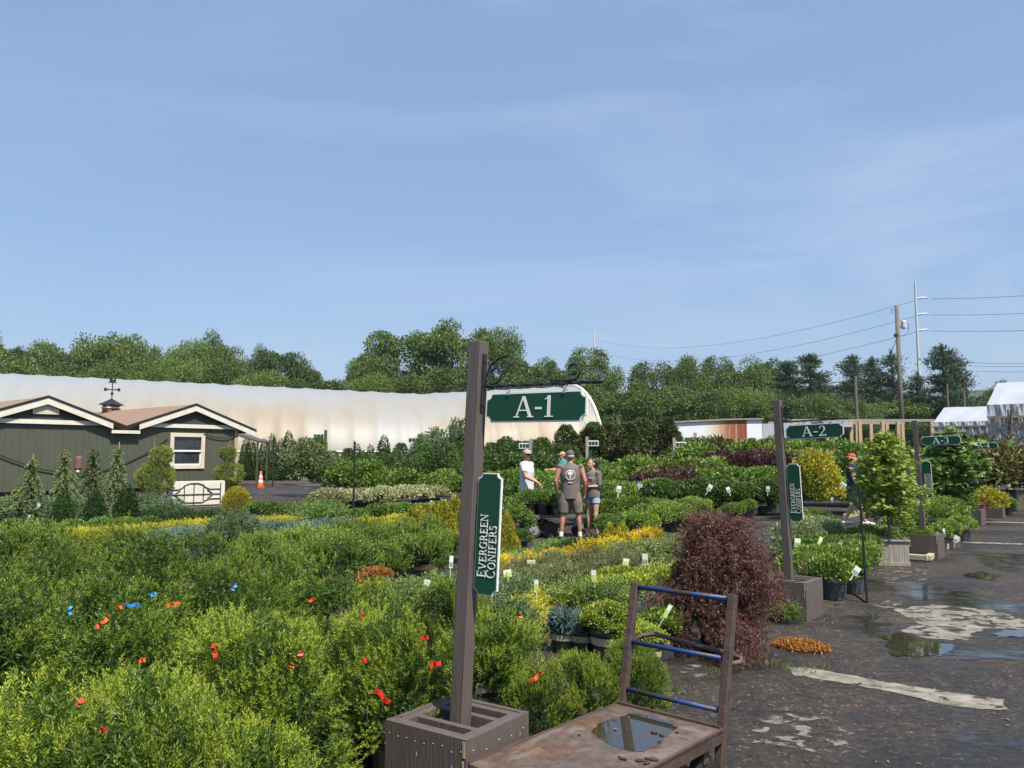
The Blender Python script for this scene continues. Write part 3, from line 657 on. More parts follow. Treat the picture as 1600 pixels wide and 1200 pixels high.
b = MB(); aw = arch(HWG - .4, hE * .62, -.6); b.add(aw + [v + Vector((-.1, 0, 0)) for v in aw], [tuple(range(len(aw)))] + [(i, i + 1, i + 1 + len(aw), i + len(aw)) for i in range(len(aw) - 1)]); b.build('end_panel', M['tent'], gh)
b = MB(); b.tube([(-.02, -HWG * .97, 2.0), (cs[0] + 1, -HWG * .97, 2.0)], .03, 6); b.build('roll_up_bar', M['steel'], gh)

# ------------------------------------------------------------------ white store, tents and timber pavilion at the far right
def rust_wall():
    m, n, l, b = newmat('rust_stained_white_cover'); b.inputs['Roughness'].default_value = .6
    t = n.new('ShaderNodeTexCoord'); sx = n.new('ShaderNodeSeparateXYZ'); l.new(t.outputs['Object'], sx.inputs[0])
    mp = n.new('ShaderNodeMapping'); mp.inputs['Scale'].default_value = (2.2, 1, .14); l.new(t.outputs['Object'], mp.inputs[0])
    st = n.new('ShaderNodeTexNoise'); st.inputs['Scale'].default_value = 1.7; st.inputs['Detail'].default_value = 6; l.new(mp.outputs[0], st.inputs['Vector'])
    f1 = n.new('ShaderNodeMapRange'); f1.inputs[1].default_value = 2.4; f1.inputs[2].default_value = 5.2; l.new(sx.outputs[0], f1.inputs[0])
    f2 = n.new('ShaderNodeMapRange'); f2.inputs[1].default_value = 5.5; f2.inputs[2].default_value = 5.38; l.new(sx.outputs[0], f2.inputs[0])
    a = n.new('ShaderNodeMath'); a.operation = 'MULTIPLY'; l.new(f1.outputs[0], a.inputs[0]); l.new(f2.outputs[0], a.inputs[1])
    s2 = n.new('ShaderNodeMapRange'); s2.inputs[1].default_value = .16; s2.inputs[2].default_value = .46; l.new(st.outputs[0], s2.inputs[0])
    a2 = n.new('ShaderNodeMath'); a2.operation = 'MULTIPLY'; l.new(a.outputs[0], a2.inputs[0]); l.new(s2.outputs[0], a2.inputs[1])
    r = n.new('ShaderNodeValToRGB'); e = r.color_ramp.elements; e[0].color = (.66, .68, .7, 1); e[1].color = (.17, .045, .018, 1); q = e.new(.25); q.color = (.6, .5, .36, 1); q = e.new(.6); q.color = (.32, .12, .05, 1)
    l.new(a2.outputs[0], r.inputs[0]); l.new(r.outputs[0], b.inputs['Base Color']); return m
def px_span(x0, x1, Y): a, c = at_depth(x0, 713, Y), at_depth(x1, 713, Y); return a.x, c.x
Y = 56; x0, x1 = px_span(1046, 1192, Y); zt = at_depth(1120, 655.5, Y).z
b = MB(); b.prism([(0, 0), (x1 - x0, 0), (x1 - x0, zt), (4, zt - .05), (0, zt - .25)], 0, 6)
st = empty('storage_shed', (x0, Y, 0)); tag(st, 'long low white shed with a wide rust stain at its right end', 'shed')
b.build('wall', rust_wall(), st)
b = MB(); b.prism([(-.1, zt - .25), (4, zt - .05), (x1 - x0 + .1, zt), (x1 - x0 + .1, zt + .09), (4, zt + .05), (-.1, zt - .15)], -.15, 6.1); b.build('roof_edge', M['weathered'], st)
x2, x3 = px_span(1193, 1240, 58); z2 = at_depth(1200, 662, 58).z
b = MB(); b.prism([(0, 1.6), (x3 - x2, 1.6), (x3 - x2, z2), (0, z2)], 0, 5); an = empty('storage_canopy', (x2, 58, 0)); tag(an, 'lower white canopy between the rust stained shed and second sign post', 'canopy')
b.build('cover', M['tent'], an); b = MB()
for k in range(5): b.box((.15 + k * (x3 - x2 - .3) / 4, .3, .8), (.12, .12, 1.6))
b.build('post', M['tan'], an)
# pavilion: timber frame with row of small white gable canopies
Y = 66; x0, x1 = px_span(1232, 1462, Y); zt = at_depth(1300, 657, Y).z; pv = empty('timber_pavilion', (x0, Y, 0)); tag(pv, 'long timber pergola with a row of white peaked canopies', 'pergola')
b = MB(); b.box(((x1 - x0) / 2, 0, zt), (x1 - x0, .18, .22)); b.box(((x1 - x0) / 2, 5, zt), (x1 - x0, .18, .22))
b.build('beam', M['weathered'], pv)
for px in (1248, 1331, 1345, 1381, 1405, 1432, 1458):
    x = px_span(px, px, Y)[0] - x0; b = MB(); b.box((x, 0, zt / 2 - .05), (.26, .26, zt - .1)); b.build('post', M['tan'], pv)
    b = MB(); b.box((x, 5, zt / 2 - .05), (.26, .26, zt - .1)); b.build('post', M['tan'], pv)
for k, px in enumerate((1242, 1262, 1282, 1302, 1322)):
    x = px_span(px, px, Y)[0] - x0; b = MB()
    b.add([(x - .55, -.4, zt - .55), (x + .55, -.4, zt - .55), (x, -.4, zt + .0), (x - .55, 4, zt - .55), (x + .55, 4, zt - .55), (x, 4, zt)], [(0, 2, 5, 3), (1, 4, 5, 2), (0, 1, 2)])
    b.box((x, 0, zt - .62), (1.05, .05, .1)); b.build('canopy', M['tent'] if k != 2 else M['pot_grey'], pv)
def tent(name, label, X0, X1, Y, zr, ze, dep, wallm, cat='tent', hang=.7):
    t = empty(name, (X0, Y, 0), A39); tag(t, label, cat); w = X1 - X0
    b = MB(); n = int(w / .45); vs = []
    for i in range(n + 1):
        x = w * i / n; vs += [(x, 0, ze + .02 * math.sin(i * 2.1)), (x, dep * .25, ze + (zr - ze) * .5 - .05 + .03 * math.sin(i * 1.7)), (x, dep / 2, zr + .02 * math.sin(i)), (x, dep, ze)]
    b.add(vs, [(4 * i + j, 4 * i + 4 + j, 4 * i + 5 + j, 4 * i + 1 + j) for i in range(n) for j in range(3)]); b.add([(0, 0, ze), (0, dep, ze), (0, dep / 2, zr), (w, 0, ze), (w, dep, ze), (w, dep / 2, zr)], [(0, 1, 2), (3, 4, 5)])
    b.build('canopy', M['tent'], t)
    b = MB(); vs = []
    for i in range(n * 3 + 1):
        x = w * i / (n * 3); vs += [(x, -.04 - .06 * math.sin(i * 1.3) ** 2, ze + .01), (x, -.1 - .08 * math.sin(i * 1.3 + .9), ze - hang)]
    b.add(vs, [(2 * i, 2 * i + 1, 2 * i + 3, 2 * i + 2) for i in range(n * 3)]); b.build('valance', M['tent'], t)
    b = MB(); vs = []
    for i in range(n * 3 + 1):
        x = w * i / (n * 3); vs += [(x, .1 + .05 * math.sin(i * 1.9), ze - .02), (x, .1 + .09 * math.sin(i * 1.9 + 1.2), 0)]
    b.add(vs, [(2 * i, 2 * i + 1, 2 * i + 3, 2 * i + 2) for i in range(n * 3)]); b.add([(0, .1, 0), (0, .1, ze - .02), (0, dep, ze - .02), (0, dep, 0)], [(0, 1, 2, 3)]); b.build('side_wall', wallm, t)
    b = MB(); b.box((w / 2, -.15, ze - hang + .02), (w, .06, .12)); b.build('rail', M['weathered'], t)
    return t
Y = 44; X0 = at_depth(1546, 713, Y).x
tent('event_tent', 'tall white tent with folded plastic side walls at the right edge', X0, X0 + 12, Y, at_depth(1550, 599, Y + 3.2).z, at_depth(1550, 633, Y).z, 8, M['curtain'])
Y = 60; X0 = at_depth(1461, 713, Y).x
tent('shade_tent', 'low pale grey roofed tent left of the tall white tent', X0, X0 + 7, Y, at_depth(1500, 637, Y + 3.2).z, at_depth(1500, 660, Y).z, 8, M['curtain'], hang=.35)
# ------------------------------------------------------------------ serif lettering (own glyphs, unit height)
def st(x0, y0, x1, y1, w): return [(x0 - w / 2, y0), (x0 + w / 2, y0), (x1 + w / 2, y1), (x1 - w / 2, y1)]
def hb(x0, x1, y, t): return [(x0, y - t / 2), (x1, y - t / 2), (x1, y + t / 2), (x0, y + t / 2)]
def arc(cx, cy, rx, ry, a0, a1, thin=.055, thick=.15, n=12):
    out = []; P = []
    for i in range(n + 1):
        a = math.radians(a0 + (a1 - a0) * i / n); w = thin + (thick - thin) * abs(math.cos(a)) ** 1.5
        P.append(((cx + (rx - w) * math.cos(a), cy + (ry - min(w, ry * .9) if False else ry - thin - (w - thin) * .0) * math.sin(a)), (cx + rx * math.cos(a), cy + ry * math.sin(a))))
    for i in range(n): out.append([P[i][0], P[i][1], P[i + 1][1], P[i + 1][0]])
    return out
T, B_, SR = .055, .15, .05
def glyph(c):
    if c == 'A': return [st(.1, 0, .45, 1, .075), st(.46, 1, .84, 0, .15), hb(.22, .68, .33, T), hb(-.04, .25, SR / 2, SR), hb(.68, 1.0, SR / 2, SR)], .98
    if c == 'V': return [st(.14, 1, .46, 0, .15), st(.47, 0, .82, 1, .075), hb(-.03, .3, 1 - SR / 2, SR), hb(.68, .98, 1 - SR / 2, SR)], .95
    if c == '-': return [hb(.02, .36, .42, .1)], .4
    if c == '1': return [st(.24, 0, .24, 1, .15), [(.02, .8), (.05, .86), (.31, 1), (.2, .87)], hb(.04, .46, SR / 2, SR)], .5
    if c == '2': return arc(.3, .7, .27, .3, -25, 165, .05, .14) + [[(.0, .0), (.14, .06), (.56, .58), (.44, .58)], hb(0, .62, .055, .11), st(.6, .0, .63, .2, .04)], .68
    if c == '3': return arc(.27, .75, .25, .25, -80, 160, .05, .13) + arc(.27, .27, .29, .27, -160, 88, .05, .15), .62
    if c == '4': return [st(.44, 0, .44, 1, .14), [(.0, .28), (.07, .28), (.46, 1), (.38, 1)], hb(0, .64, .28, .08), hb(.28, .6, SR / 2, SR)], .68
    if c == '5': return [hb(.12, .55, .94, .12), st(.1, .5, .14, .98, .06)] + arc(.27, .3, .3, .3, -155, 130, .05, .15), .62
    if c in 'EFL':
        o = [st(.19, 0, .19, 1, B_), hb(.02, .3, SR / 2, SR), hb(.02, .3, 1 - SR / 2, SR)]
        if c in 'EF': o += [hb(.26, .66, .97, T), hb(.26, .54, .52, T), st(.645, .82, .645, 1, .045), st(.53, .42, .53, .62, .04)]
        if c in 'EL': o += [hb(.26, .7, .03, T), st(.69, .0, .71, .22, .045)]
        return o, .78
    if c in 'RBDP':
        o = [st(.19, 0, .19, 1, B_), hb(.02, .3, SR / 2, SR), hb(.02, .3, 1 - SR / 2, SR)]
        if c == 'R': o += [hb(.26, .4, .97, T), hb(.26, .42, .49, T)] + arc(.38, .73, .28, .27, -90, 90) + [st(.42, .49, .74, 0, .15), hb(.66, .88, SR / 2, SR)]; return o, .86
        if c == 'B': o += [hb(.26, .4, .97, T), hb(.26, .42, .53, T), hb(.26, .42, .03, T)] + arc(.38, .76, .24, .24, -90, 90) + arc(.38, .27, .3, .27, -90, 90); return o, .76
        if c == 'D': o += [hb(.26, .4, .97, T), hb(.26, .4, .03, T)] + arc(.36, .5, .46, .5, -90, 90); return o, .92
    if c == 'G': return arc(.46, .5, .44, .52, 40, 325) + [st(.79, .04, .79, .42, .14), hb(.62, .92, .43, SR), st(.8, .7, .83, .95, .04)], .98
    if c == 'C': return arc(.46, .5, .44, .52, 42, 318) + [st(.79, .7, .82, .95, .04)], .9
    if c == 'O': return arc(.46, .5, .46, .52, 0, 360, n=22), .98
    if c == 'N': return [st(.14, 0, .14, 1, .07), [(.1, 1), (.26, 1), (.84, 0), (.7, 0)], st(.8, 0, .8, 1, .07), hb(0, .28, SR / 2, SR), hb(-.02, .2, 1 - SR / 2, SR), hb(.66, .94, 1 - SR / 2, SR)], .98
    if c == 'I': return [st(.18, 0, .18, 1, B_), hb(.02, .34, SR / 2, SR), hb(.02, .34, 1 - SR / 2, SR)], .4
    if c == 'S': return arc(.3, .74, .25, .27, 30, 268, .055, .13) + arc(.3, .27, .27, .28, -150, 90, .055, .14), .6
    return [], .4
def lettering(text, h, first=1.0, space=.06):
    x = 0; out = []
    for i, ch in enumerate(text):
        s = h * (first if i == 0 else 1); g, w = glyph(ch)
        out += [[(x + a * s, b_ * s) for a, b_ in p] for p in g]; x += (w + space) * s
    return out, x - space * h
def letters_mesh(name, polys, y, mats, depth=.0025):
    b = MB()
    for i, p in enumerate(polys): b.prism(p, y, y - depth - i * .00002)
    return b.mesh(name, mats)
def plate_outline(w, h, r):
    pts = []
    for cx, cz, a0 in ((w / 2, h / 2, 270), (-w / 2, h / 2, 360), (-w / 2, -h / 2, 90), (w / 2, -h / 2, 180)):
        for k in range(7):
            a = math.radians(a0 - 90 * k / 6); pts.append((cx + r * math.cos(a), cz + r * math.sin(a)))
    return pts
def plate(b, w, h, r, cx, cz, y, bd, mi0=0, mi1=1, t=.012):
    b.prism([(x + cx, z + cz) for x, z in plate_outline(w, h, r)], y, y + t, mi0)
    b.prism([(x + cx, z + cz) for x, z in plate_outline(w - 2 * bd, h - 2 * bd, r * .95)], y - .003, y + .002, mi1)

# ------------------------------------------------------------------ row marker posts
def sign_post(center, lean_x, lean_back, code, lines, lab_post, lab_sign, detail=1, rz=A39):
    root = empty('sign_post', center, rz); tag(root, lab_post, 'sign post', 'brown row marker posts in square boxes')
    RM = local(rz, center); base = center + Vector((0, 0, .12))
    LM = Matrix.Translation(base) @ Matrix.Rotation(lean_x, 4, 'Y') @ Matrix.Rotation(-lean_back, 4, 'X') @ Matrix.Translation(-base)
    CM = RM.inverted() @ LM @ RM
    def leaned(o): o.matrix_local = CM; return o
    s, hh, t = .25, .38, .03
    b = MB()
    b.box((0, -s + t / 2, hh / 2), (2 * s, t, hh)); b.box((0, s - t / 2, hh / 2), (2 * s, t, hh))
    b.box((-s + t / 2, 0, hh / 2 - .001), (t, 2 * s - 2 * t, hh - .002)); b.box((s - t / 2, 0, hh / 2 - .001), (t, 2 * s - 2 * t, hh - .002))
    bb = b
    if detail:
        b = bb; r = random.Random(3)
        for k in range(9): 
            x = -s + .03 + k * .055; b.box((x, -s - .0015, hh - .05 - .02 * r.random()), (.0032, .003, .0032), 1)
        for k in range(5): b.box((s + .0015, -s + .05 + k * .1, hh - .05 - .03 * r.random()), (.003, .0045, .0045), 1)
        for k in range(7): b.box((-s + .03 + .44 * r.random(), -s - .0006, .02 + .3 * r.random()), (.0016, .0012, .012 + .035 * r.random() ** 2), 1)
        for k in range(3): b.box((s + .0006, -s + .05 + .4 * r.random(), .1 + .22 * r.random()), (.0012, .0015, .012 + .03 * r.random()), 1)
        b.box((s - .012, -s - .0018, hh - .045), (.014, .0036, .07), 2); b.box((s - .018, -s - .0016, hh - .12), (.008, .0032, .05), 2)
        b = MB(); b.box((-.09, .04, .34), (.05, .05, .1)); b.build('outlet_box', M['pot_grey'], root, bevel=.006)
    bx = bb.build('planter_box', [M['brown'], M['white_speck'], M['chip']], root)
    b = MB()
    rw = .042
    b.box((0, -s + t + rw / 2, hh - .026), (2 * s - 2 * t, rw, .04)); b.box((0, s - t - rw / 2, hh - .026), (2 * s - 2 * t, rw, .04))
    for x in (-s + t + rw / 2, s - t - rw / 2): b.box((x, 0, hh - .026), (rw, 2 * s - 2 * t - 2 * rw, .04))
    b.build('rim', M['brown'], bx, bevel=.002)
    for yq in (-.085, .085):
        b = MB(); b.box((0, yq, hh - .054), (2 * s - 2 * t - .002, .036, .09)); b.build('slat', M['brown'], root, bevel=.002)
    b = MB(); b.box((0, 0, .1), (2 * s - 2 * t - .01, 2 * s - 2 * t - .01, .04)); b.build('box_floor', M['brown_dark'], bx)
    pw = .0385; zt = 2.25
    b = MB(); b.box((0, 0, (.12 + zt) / 2), (2 * pw, 2 * pw, zt - .12)); leaned(b.build('post', M['brown'], root, bevel=.004))
    # iron bracket
    zb = 2.012; x0 = pw
    b = MB(); b.box((x0 + .004, 0, zb + .02), (.008, .03, .3))
    for z in (-.1, .0, .13): b.lathe([(.008, -.004), (.008, .004)], 8, 0, (x0 + .01, -.0, zb + z))
    for k in range(28):
        x = x0 + k * .0235; b.box((x + .012, 0, zb), (.0238, .014, .014), 0, Matrix.Rotation(k * .45, 3, 'X'))
    b.lathe([(.012, 0), (.014, .02), (.001, .06)], 8, 0, (0, 0, 0)) if False else None
    b.tube([(x0 + .655, 0, zb), (x0 + .68, 0, zb), (x0 + .72, 0, zb)], [.013, .012, .001], 6)
    def scroll(cx, cz, r0, a0, turns, tail, sg=1):
        pts = []
        for k in range(26):
            f = k / 25; a = a0 + sg * turns * 2 * math.pi * f; r = r0 * (1 - .72 * f); pts.append((cx + r * math.cos(a), 0, cz + r * math.sin(a)))
        return tail + pts
    b.tube(scroll(x0 + .075, zb + .06, .055, math.radians(190), 1.15, [(x0 + .16, 0, zb + .155), (x0 + .1, 0, zb + .145), (x0 + .045, 0, zb + .11)], 1), .006, 6)
    b.tube(scroll(x0 + .54, zb + .058, .046, math.radians(-90), 1.15, [(x0 + .40, 0, zb + .02), (x0 + .47, 0, zb + .012)], 1), .006, 6)
    b.tube([(x0 + .05, 0, zb + .145), (x0 + .3, 0, zb + .085), (x0 + .43, 0, zb + .02)], .003, 5)
    leaned(b.build('bracket', M['iron'], root))
    # upright name board
    w, h = .145, .6; cx, cz = pw + .012 + w / 2, 1.27
    sb_ = MB(); plate(sb_, w, h, .026, cx, cz, -.012, .0055); board = leaned(sb_.build('name_board', [M['white'], M['sign_green']], root))
    b = MB()
    for z in (cz - .13, cz + .13): b.box((pw + .008, .008, z), (.04, .02, .018))
    b.box((pw + .007, .009, cz), (.014, .016, .27)); leaned(b.build('board_mount', M['iron'], root))
    polys = []
    L1, w1 = lettering(lines[0], .044, 1.22); L2, w2 = lettering(lines[1], .044, 1.22)
    fit = .31 / max(w1, w2); 
    for Lx, xo in ((L1, cx + .002), (L2, cx + .058)):
        polys = []
        for p in Lx: polys.append([(xo - q * (1 if fit > 1 else 1), cz - .215 + a * fit) for a, q in p])
        inst('lettering', letters_mesh('lettering', [p[::-1] for p in polys], -.0155, M['white']), board)
    # hanging code board: a thing of its own
    hs = empty('hanging_sign', center, rz); tag(hs, lab_sign, 'sign', 'green row code boards hanging from brackets')
    w, h = .59, .15; cx, cz = pw + .035 + w / 2, zb - .017 - h / 2 - .02
    b = MB(); plate(b, w, h, .03, cx, cz, -.006, .008); bd = leaned(b.build('board', [M['white'], M['sign_green']], hs))
    polys, tw_ = lettering(code, .105, 1, .08); polys = [[(cx - tw_ / 2 * 1.08 + a * 1.08, cz - .052 + q) for a, q in p] for p in polys]
    leaned(inst('lettering', letters_mesh('lettering', polys, -.0095, M['white']), hs))
    b = MB()
    for x in (cx - .16, cx + .17):
        b.tube([(x, 0, zb + .012), (x + .012, 0, zb - .012), (x, 0, zb - .02), (x, 0, zb - .036)], .0035, 5); b.box((x, -.004, zb - .042), (.012, .024, .018))
    leaned(b.build('hook', M['steel'], hs))
    return root
near = on_height(739, 1157, .38); near.z = 0
RZ1 = math.radians(-35.2); c1 = near - Vector((math.cos(RZ1), math.sin(RZ1), 0)) * .25 + Vector((-math.sin(RZ1), math.cos(RZ1), 0)) * .25 + Vector((-.03, 0, 0))
near2 = on_height(1261, 972, 0); c2 = near2 - (N1 * .25 - RR * .25)
c3 = at_depth(1438, 713, 13.4); c3.z = 0
c4_ = at_depth(1513, 713, 19.6); c4_.z = 0
c5 = at_depth(1552, 713, 26.8); c5.z = 0
EC = ('EVERGREEN', 'CONIFERS'); EB = ('EVERGREEN', 'BROADLEAF')
sign_post(c1, math.radians(2.5), math.radians(2.2), 'A-1', EC, 'nearest leaning brown post with iron bracket standing in a slatted box', 'large green hanging board reading A-1', 1, RZ1)
sign_post(c2, math.radians(-2.2), 0, 'A-2', EC, 'brown post leaning left in a box beside the dark red weeping maple', 'green hanging board reading A-2')
sign_post(c3, math.radians(-1.8), 0, 'A-3', EB, 'brown post in a box behind the small green maple in its planter', 'green hanging board reading A-3')
sign_post(c4_, math.radians(-1), 0, 'A-4', EB, 'brown post half hidden behind the large leaved maple', 'green hanging board reading A-4', 0)
sign_post(c5, math.radians(-1), 0, 'A-5', EB, 'farthest brown post along the driveway beside the orange shrub', 'green hanging board reading A-5', 0)
# small far markers with plates
def far_marker(px, ytop, Y, label, side=-1, post='brown_dark', w=.62):
    p = at_depth(px, ytop, Y); b = empty('row_marker', (p.x, Y, 0)); tag(b, label, 'sign post', 'distant row markers among the plants')
    m = MB(); m.box((0, 0, p.z / 2), (.13, .13, p.z)); m.build('post', M[post], b)
    m = MB(); m.box((side * w * .6, -.02, p.z - .32), (w, .03, .26)); bd = m.build('board', M['white'], b)
    m = MB()
    for k in range(3): m.box((side * w * .6 + (k - 1) * w * .3, -.04, p.z - .32), (w * .26, .012, .17))
    m.build('panel', M['sign_green'], bd)
    m = MB(); m.box((side * .15, -.02, p.z - 1.0), (.16, .03, .7)); m.build('name_board', M['sign_green'], b)
far_marker(509, 672, 44, 'distant dark post with small green plate left of the tall conifers')
far_marker(658, 678, 42, 'distant dark post with small green plate right of centre hedge')
far_marker(829, 686, 38, 'distant thin post with small green plate above the man in white', -1, 'steel', .5)
far_marker(917, 682, 38, 'distant grey post with green plate above the man in the sleeveless shirt', 1, 'weathered', .5)
far_marker(1053, 684, 37, 'distant grey post with pale plate below the white shed', 1, 'weathered', .5)
far_marker(1086, 676, 39, 'distant grey post with pale plate near the small topiary trees', -1, 'weathered', .5)

# ------------------------------------------------------------------ rusty platform cart
K0 = on_height(964, 1099, .3); K1 = on_height(1127, 1139, .3)
ax = (K1 - K0); cwid = ax.length; crz = math.atan2(ax.y, ax.x)
CT = empty('platform_cart', (K0.x, K0.y, 0), crz); tag(CT, 'rusty steel platform cart with worn blue rails in the foreground', 'cart')
dl = 1.15
def deck_mat():
    m, n, l, b = newmat('rusty_plate'); t = n.new('ShaderNodeTexCoord')
    def nz_(s, d=7, r=.62, dist=.5):
        z = n.new('ShaderNodeTexNoise'); z.inputs['Scale'].default_value = s; z.inputs['Detail'].default_value = d; z.inputs['Roughness'].default_value = r; z.inputs['Distortion'].default_value = dist; l.new(t.outputs['Object'], z.inputs['Vector']); return z.outputs[0]
    def rmp(src, st_):
        r = n.new('ShaderNodeValToRGB'); e = r.color_ramp.elements; e[0].position, e[0].color = st_[0][0], c4(st_[0][1]); e[1].position, e[1].color = st_[1][0], c4(st_[1][1])
        for p, c in st_[2:]: q = e.new(p); q.color = c4(c)
        l.new(src, r.inputs[0]); return r.outputs[0]
    a = rmp(nz_(3.2), [(.36, (.075, .056, .046)), (.72, (.165, .09, .052)), (.5, (.12, .088, .07)), (.58, (.1, .06, .04))])
    c = rmp(nz_(17), [(.35, (.5, .5, .5)), (.7, (1.25, 1.2, 1.15))])
    mx = n.new('ShaderNodeMixRGB'); mx.blend_type = 'MULTIPLY'; mx.inputs[0].default_value = .75; l.new(a, mx.inputs[1]); l.new(c, mx.inputs[2])
    d = rmp(nz_(2.1, 8, .6, 1.2), [(.57, (0, 0, 0)), (.66, (1, 1, 1))]); gr = n.new('ShaderNodeRGB'); gr.outputs[0].default_value = (.2, .17, .142, 1)
    dm = n.new('ShaderNodeMath'); dm.operation = 'MULTIPLY'; dm.inputs[1].default_value = .6; l.new(d, dm.inputs[0])
    m2 = n.new('ShaderNodeMixRGB'); l.new(dm.outputs[0], m2.inputs[0]); l.new(mx.outputs[0], m2.inputs[1]); l.new(gr.outputs[0], m2.inputs[2])
    l.new(m2.outputs[0], b.inputs['Base Color']); b.inputs['Roughness'].default_value = .55; b.inputs['Specular IOR Level'].default_value = .4
    bp = n.new('ShaderNodeBump'); bp.inputs['Strength'].default_value = .35; bp.inputs['Distance'].default_value = .006; l.new(nz_(45), bp.inputs['Height']); l.new(bp.outputs[0], b.inputs['Normal'])
    return m
DM = deck_mat()
b = MB(); b.box((cwid / 2, -dl / 2, .288), (cwid + .02, dl, .02)); dk = b.build('deck', DM, CT, bevel=.004)
b = MB(); b.box((-.004, -dl / 2, .27), (.012, dl, .07)); b.box((cwid + .004, -dl / 2, .27), (.012, dl, .07)); b.box((cwid / 2, .004, .275), (cwid, .012, .075)); b.build('deck_edge', M['rust_frame'], dk, bevel=.003)
ln_ = Vector((0, .15, .63))
for k, x in enumerate((.012, cwid - .012)):
    b = MB(); z0 = .2 if k == 0 else .02
    a0 = Vector((x, .035, .3)); b.bar(a0 - ln_.normalized() * (.3 - z0), a0 + ln_, .042, .042, up=(0, 1, 0)); b.build('upright', M['rust_frame'], CT, bevel=.004)
def onup(f, x, dy=0): return (x, .035 + ln_.y * f + dy, .3 + ln_.z * f)
def rail(name, pts, m, r=.0125): b = MB(); b.tube(pts, r, 10); return b.build(name, m, CT, smooth=True)
rail('rail', [onup(.965, .03), onup(.965, cwid - .03)], M['blue_paint'], .013)
rail('rail', [onup(.50, .03), onup(.50, cwid - .03)], M['blue_paint'], .0125)
rail('rail', [onup(.11, .03), onup(.11, cwid - .03)], M['blue_paint'], .0125)
rail('bent_rail', [onup(.50, .03), onup(.55, .06, .05), onup(.56, .12, .1), onup(.53, .3, .11), onup(.505, cwid - .05, .1), onup(.49, cwid + .02, .09), onup(.475, cwid + .03, .06), onup(.46, cwid - .01, .0)], M['rust_frame'], .013)
for x in (.05, cwid - .05):
    w = empty('wheel', (x, -.12, .1)); w.parent = CT
    b = MB(); b.tube([(-.02, 0, 0), (.02, 0, 0)], .1, 18); b.build('tyre', M['rubber'], w)
    b = MB(); b.box((0, 0, .1), (.06, .05, .08)); b.build('fork', M['rust_frame'], w)
# rain water and litter lying on the deck
CMx = local(crz, Vector((K0.x, K0.y, 0))); CI = CMx.inverted()
def deck_pt(x, y): q = CI @ on_height(x, y, .2985); return q.x, q.y
pd = [deck_pt(*q) for q in ((925, 1143), (935, 1131), (962, 1122), (990, 1114), (1020, 1119), (1050, 1128), (1053, 1140), (1040, 1152), (1030, 1164), (1005, 1175), (975, 1172), (945, 1160))]
out = blob([Vector(p) for p in pd], .0035, 6, 5); b = MB(); b.add([(x, y, .3003) for x, y in out], [tuple(range(len(out)))]); me = b.mesh('rain_puddle', M['water'])
o = inst('rain_puddle', me, None, (K0.x, K0.y, 0), crz); tag(o, 'shallow dark rain puddle lying on the rusty cart deck', 'puddle', kind='thing')
for i in range(len(me.polygons)): 
    if me.polygons[i].normal.z < 0: me.flip_normals(); break
def leaf_bit(x, y, s, m, lab, seed, n=9):
    r = random.Random(seed); q = deck_pt(x, y); b = MB(); pts = [(math.cos(6.283 * k / n) * s * r.uniform(.5, 1.2), math.sin(6.283 * k / n) * s * .6 * r.uniform(.5, 1.3)) for k in range(n)]
    b.prism(pts, 0, .004, 0, 'xy'); o = b.build('dead_leaf', m, None, CMx @ Vector((q[0], q[1], .3025)), r.uniform(0, 3)); tag(o, lab, 'leaf', 'leaf litter on the rusty cart deck')
leaf_bit(961, 1141, .013, M['litter'], 'tan leaf floating in the cart deck puddle', 1)
leaf_bit(982, 1123, .008, M['litter'], 'small tan leaf at the far edge of the deck puddle', 2)
leaf_bit(1050, 1127, .008, M['litter'], 'small tan leaf by the right upright of the cart', 3)
leaf_bit(969, 1183, .015, M['litter'], 'pale tan leaf near the front of the rusty deck', 4)
for k, (x, y, s) in enumerate(((975, 1187, .02), (1000, 1189, .03), (1018, 1188, .03), (1010, 1194, .026), (1022, 1146, .022), (1034, 1150, .016), (1056, 1138, .012), (1058, 1146, .011), (905, 1150, .012), (1030, 1160, .01))):
    leaf_bit(x, y, s, M['soil'], 'clump of wet black leaf litter on the rusty cart deck', 20 + k)

# ------------------------------------------------------------------ wooden planters, chair, cone, pipes
def wood_planter(c, rz, w, h, label, m='weathered', group='wooden planter boxes along the driveway'):
    r = empty('wooden_planter', c, rz); tag(r, label, 'planter', group)
    b = MB(); n = 6; bw = w / n
    for sgn in (-1, 1):
        for k in range(n):
            x = -w / 2 + bw * (k + .5); b.box((x, sgn * (w / 2 - .012), h / 2 + .01), (bw - .004, .022, h - .04))
            if 0 < k < n - 1 or True: b.box((sgn * (w / 2 - .012) , x * .94, h / 2 + .01), (.0215, bw * .94 - .004, h - .041))
    b.build('side_boards', M[m], r)
    b = MB(); t = .055
    for sgn in (-1, 1): b.box((0, sgn * (w / 2 - t / 2 + .02), h), (w + .04, t, .03)); b.box((sgn * (w / 2 - t / 2 + .02), 0, h - .001), (t, w + .04 - 2 * t, .03))
    b.build('top_rim', M[m], r, bevel=.003)
    b = MB(); 
    for sgn in (-1, 1): b.box((0, sgn * (w / 2 + .006), .03), (w + .024, .02, .05)); b.box((sgn * (w / 2 + .006), 0, .031), (.02, w - .01, .05))
    b.build('base_board', M[m], r)
    b = MB(); b.box((0, 0, h - .05), (w - .05, w - .05, .02)); b.build('soil', M['soil'], r)
    return r
def boxat(px, ybot, w, dz=0):
    near_ = on_height(px, ybot, 0); return near_ - (N1 * w / 2 - RR * w / 2)
pl1 = boxat(1411, 886, .42); wood_planter(pl1, A39 + .45, .42, .38, 'grey weathered timber planter holding the small green maple')
pl2 = boxat(1511, 827, .56); wood_planter(pl2, A39 + .3, .56, .5, 'larger grey slatted timber planter holding the large leaved maple')
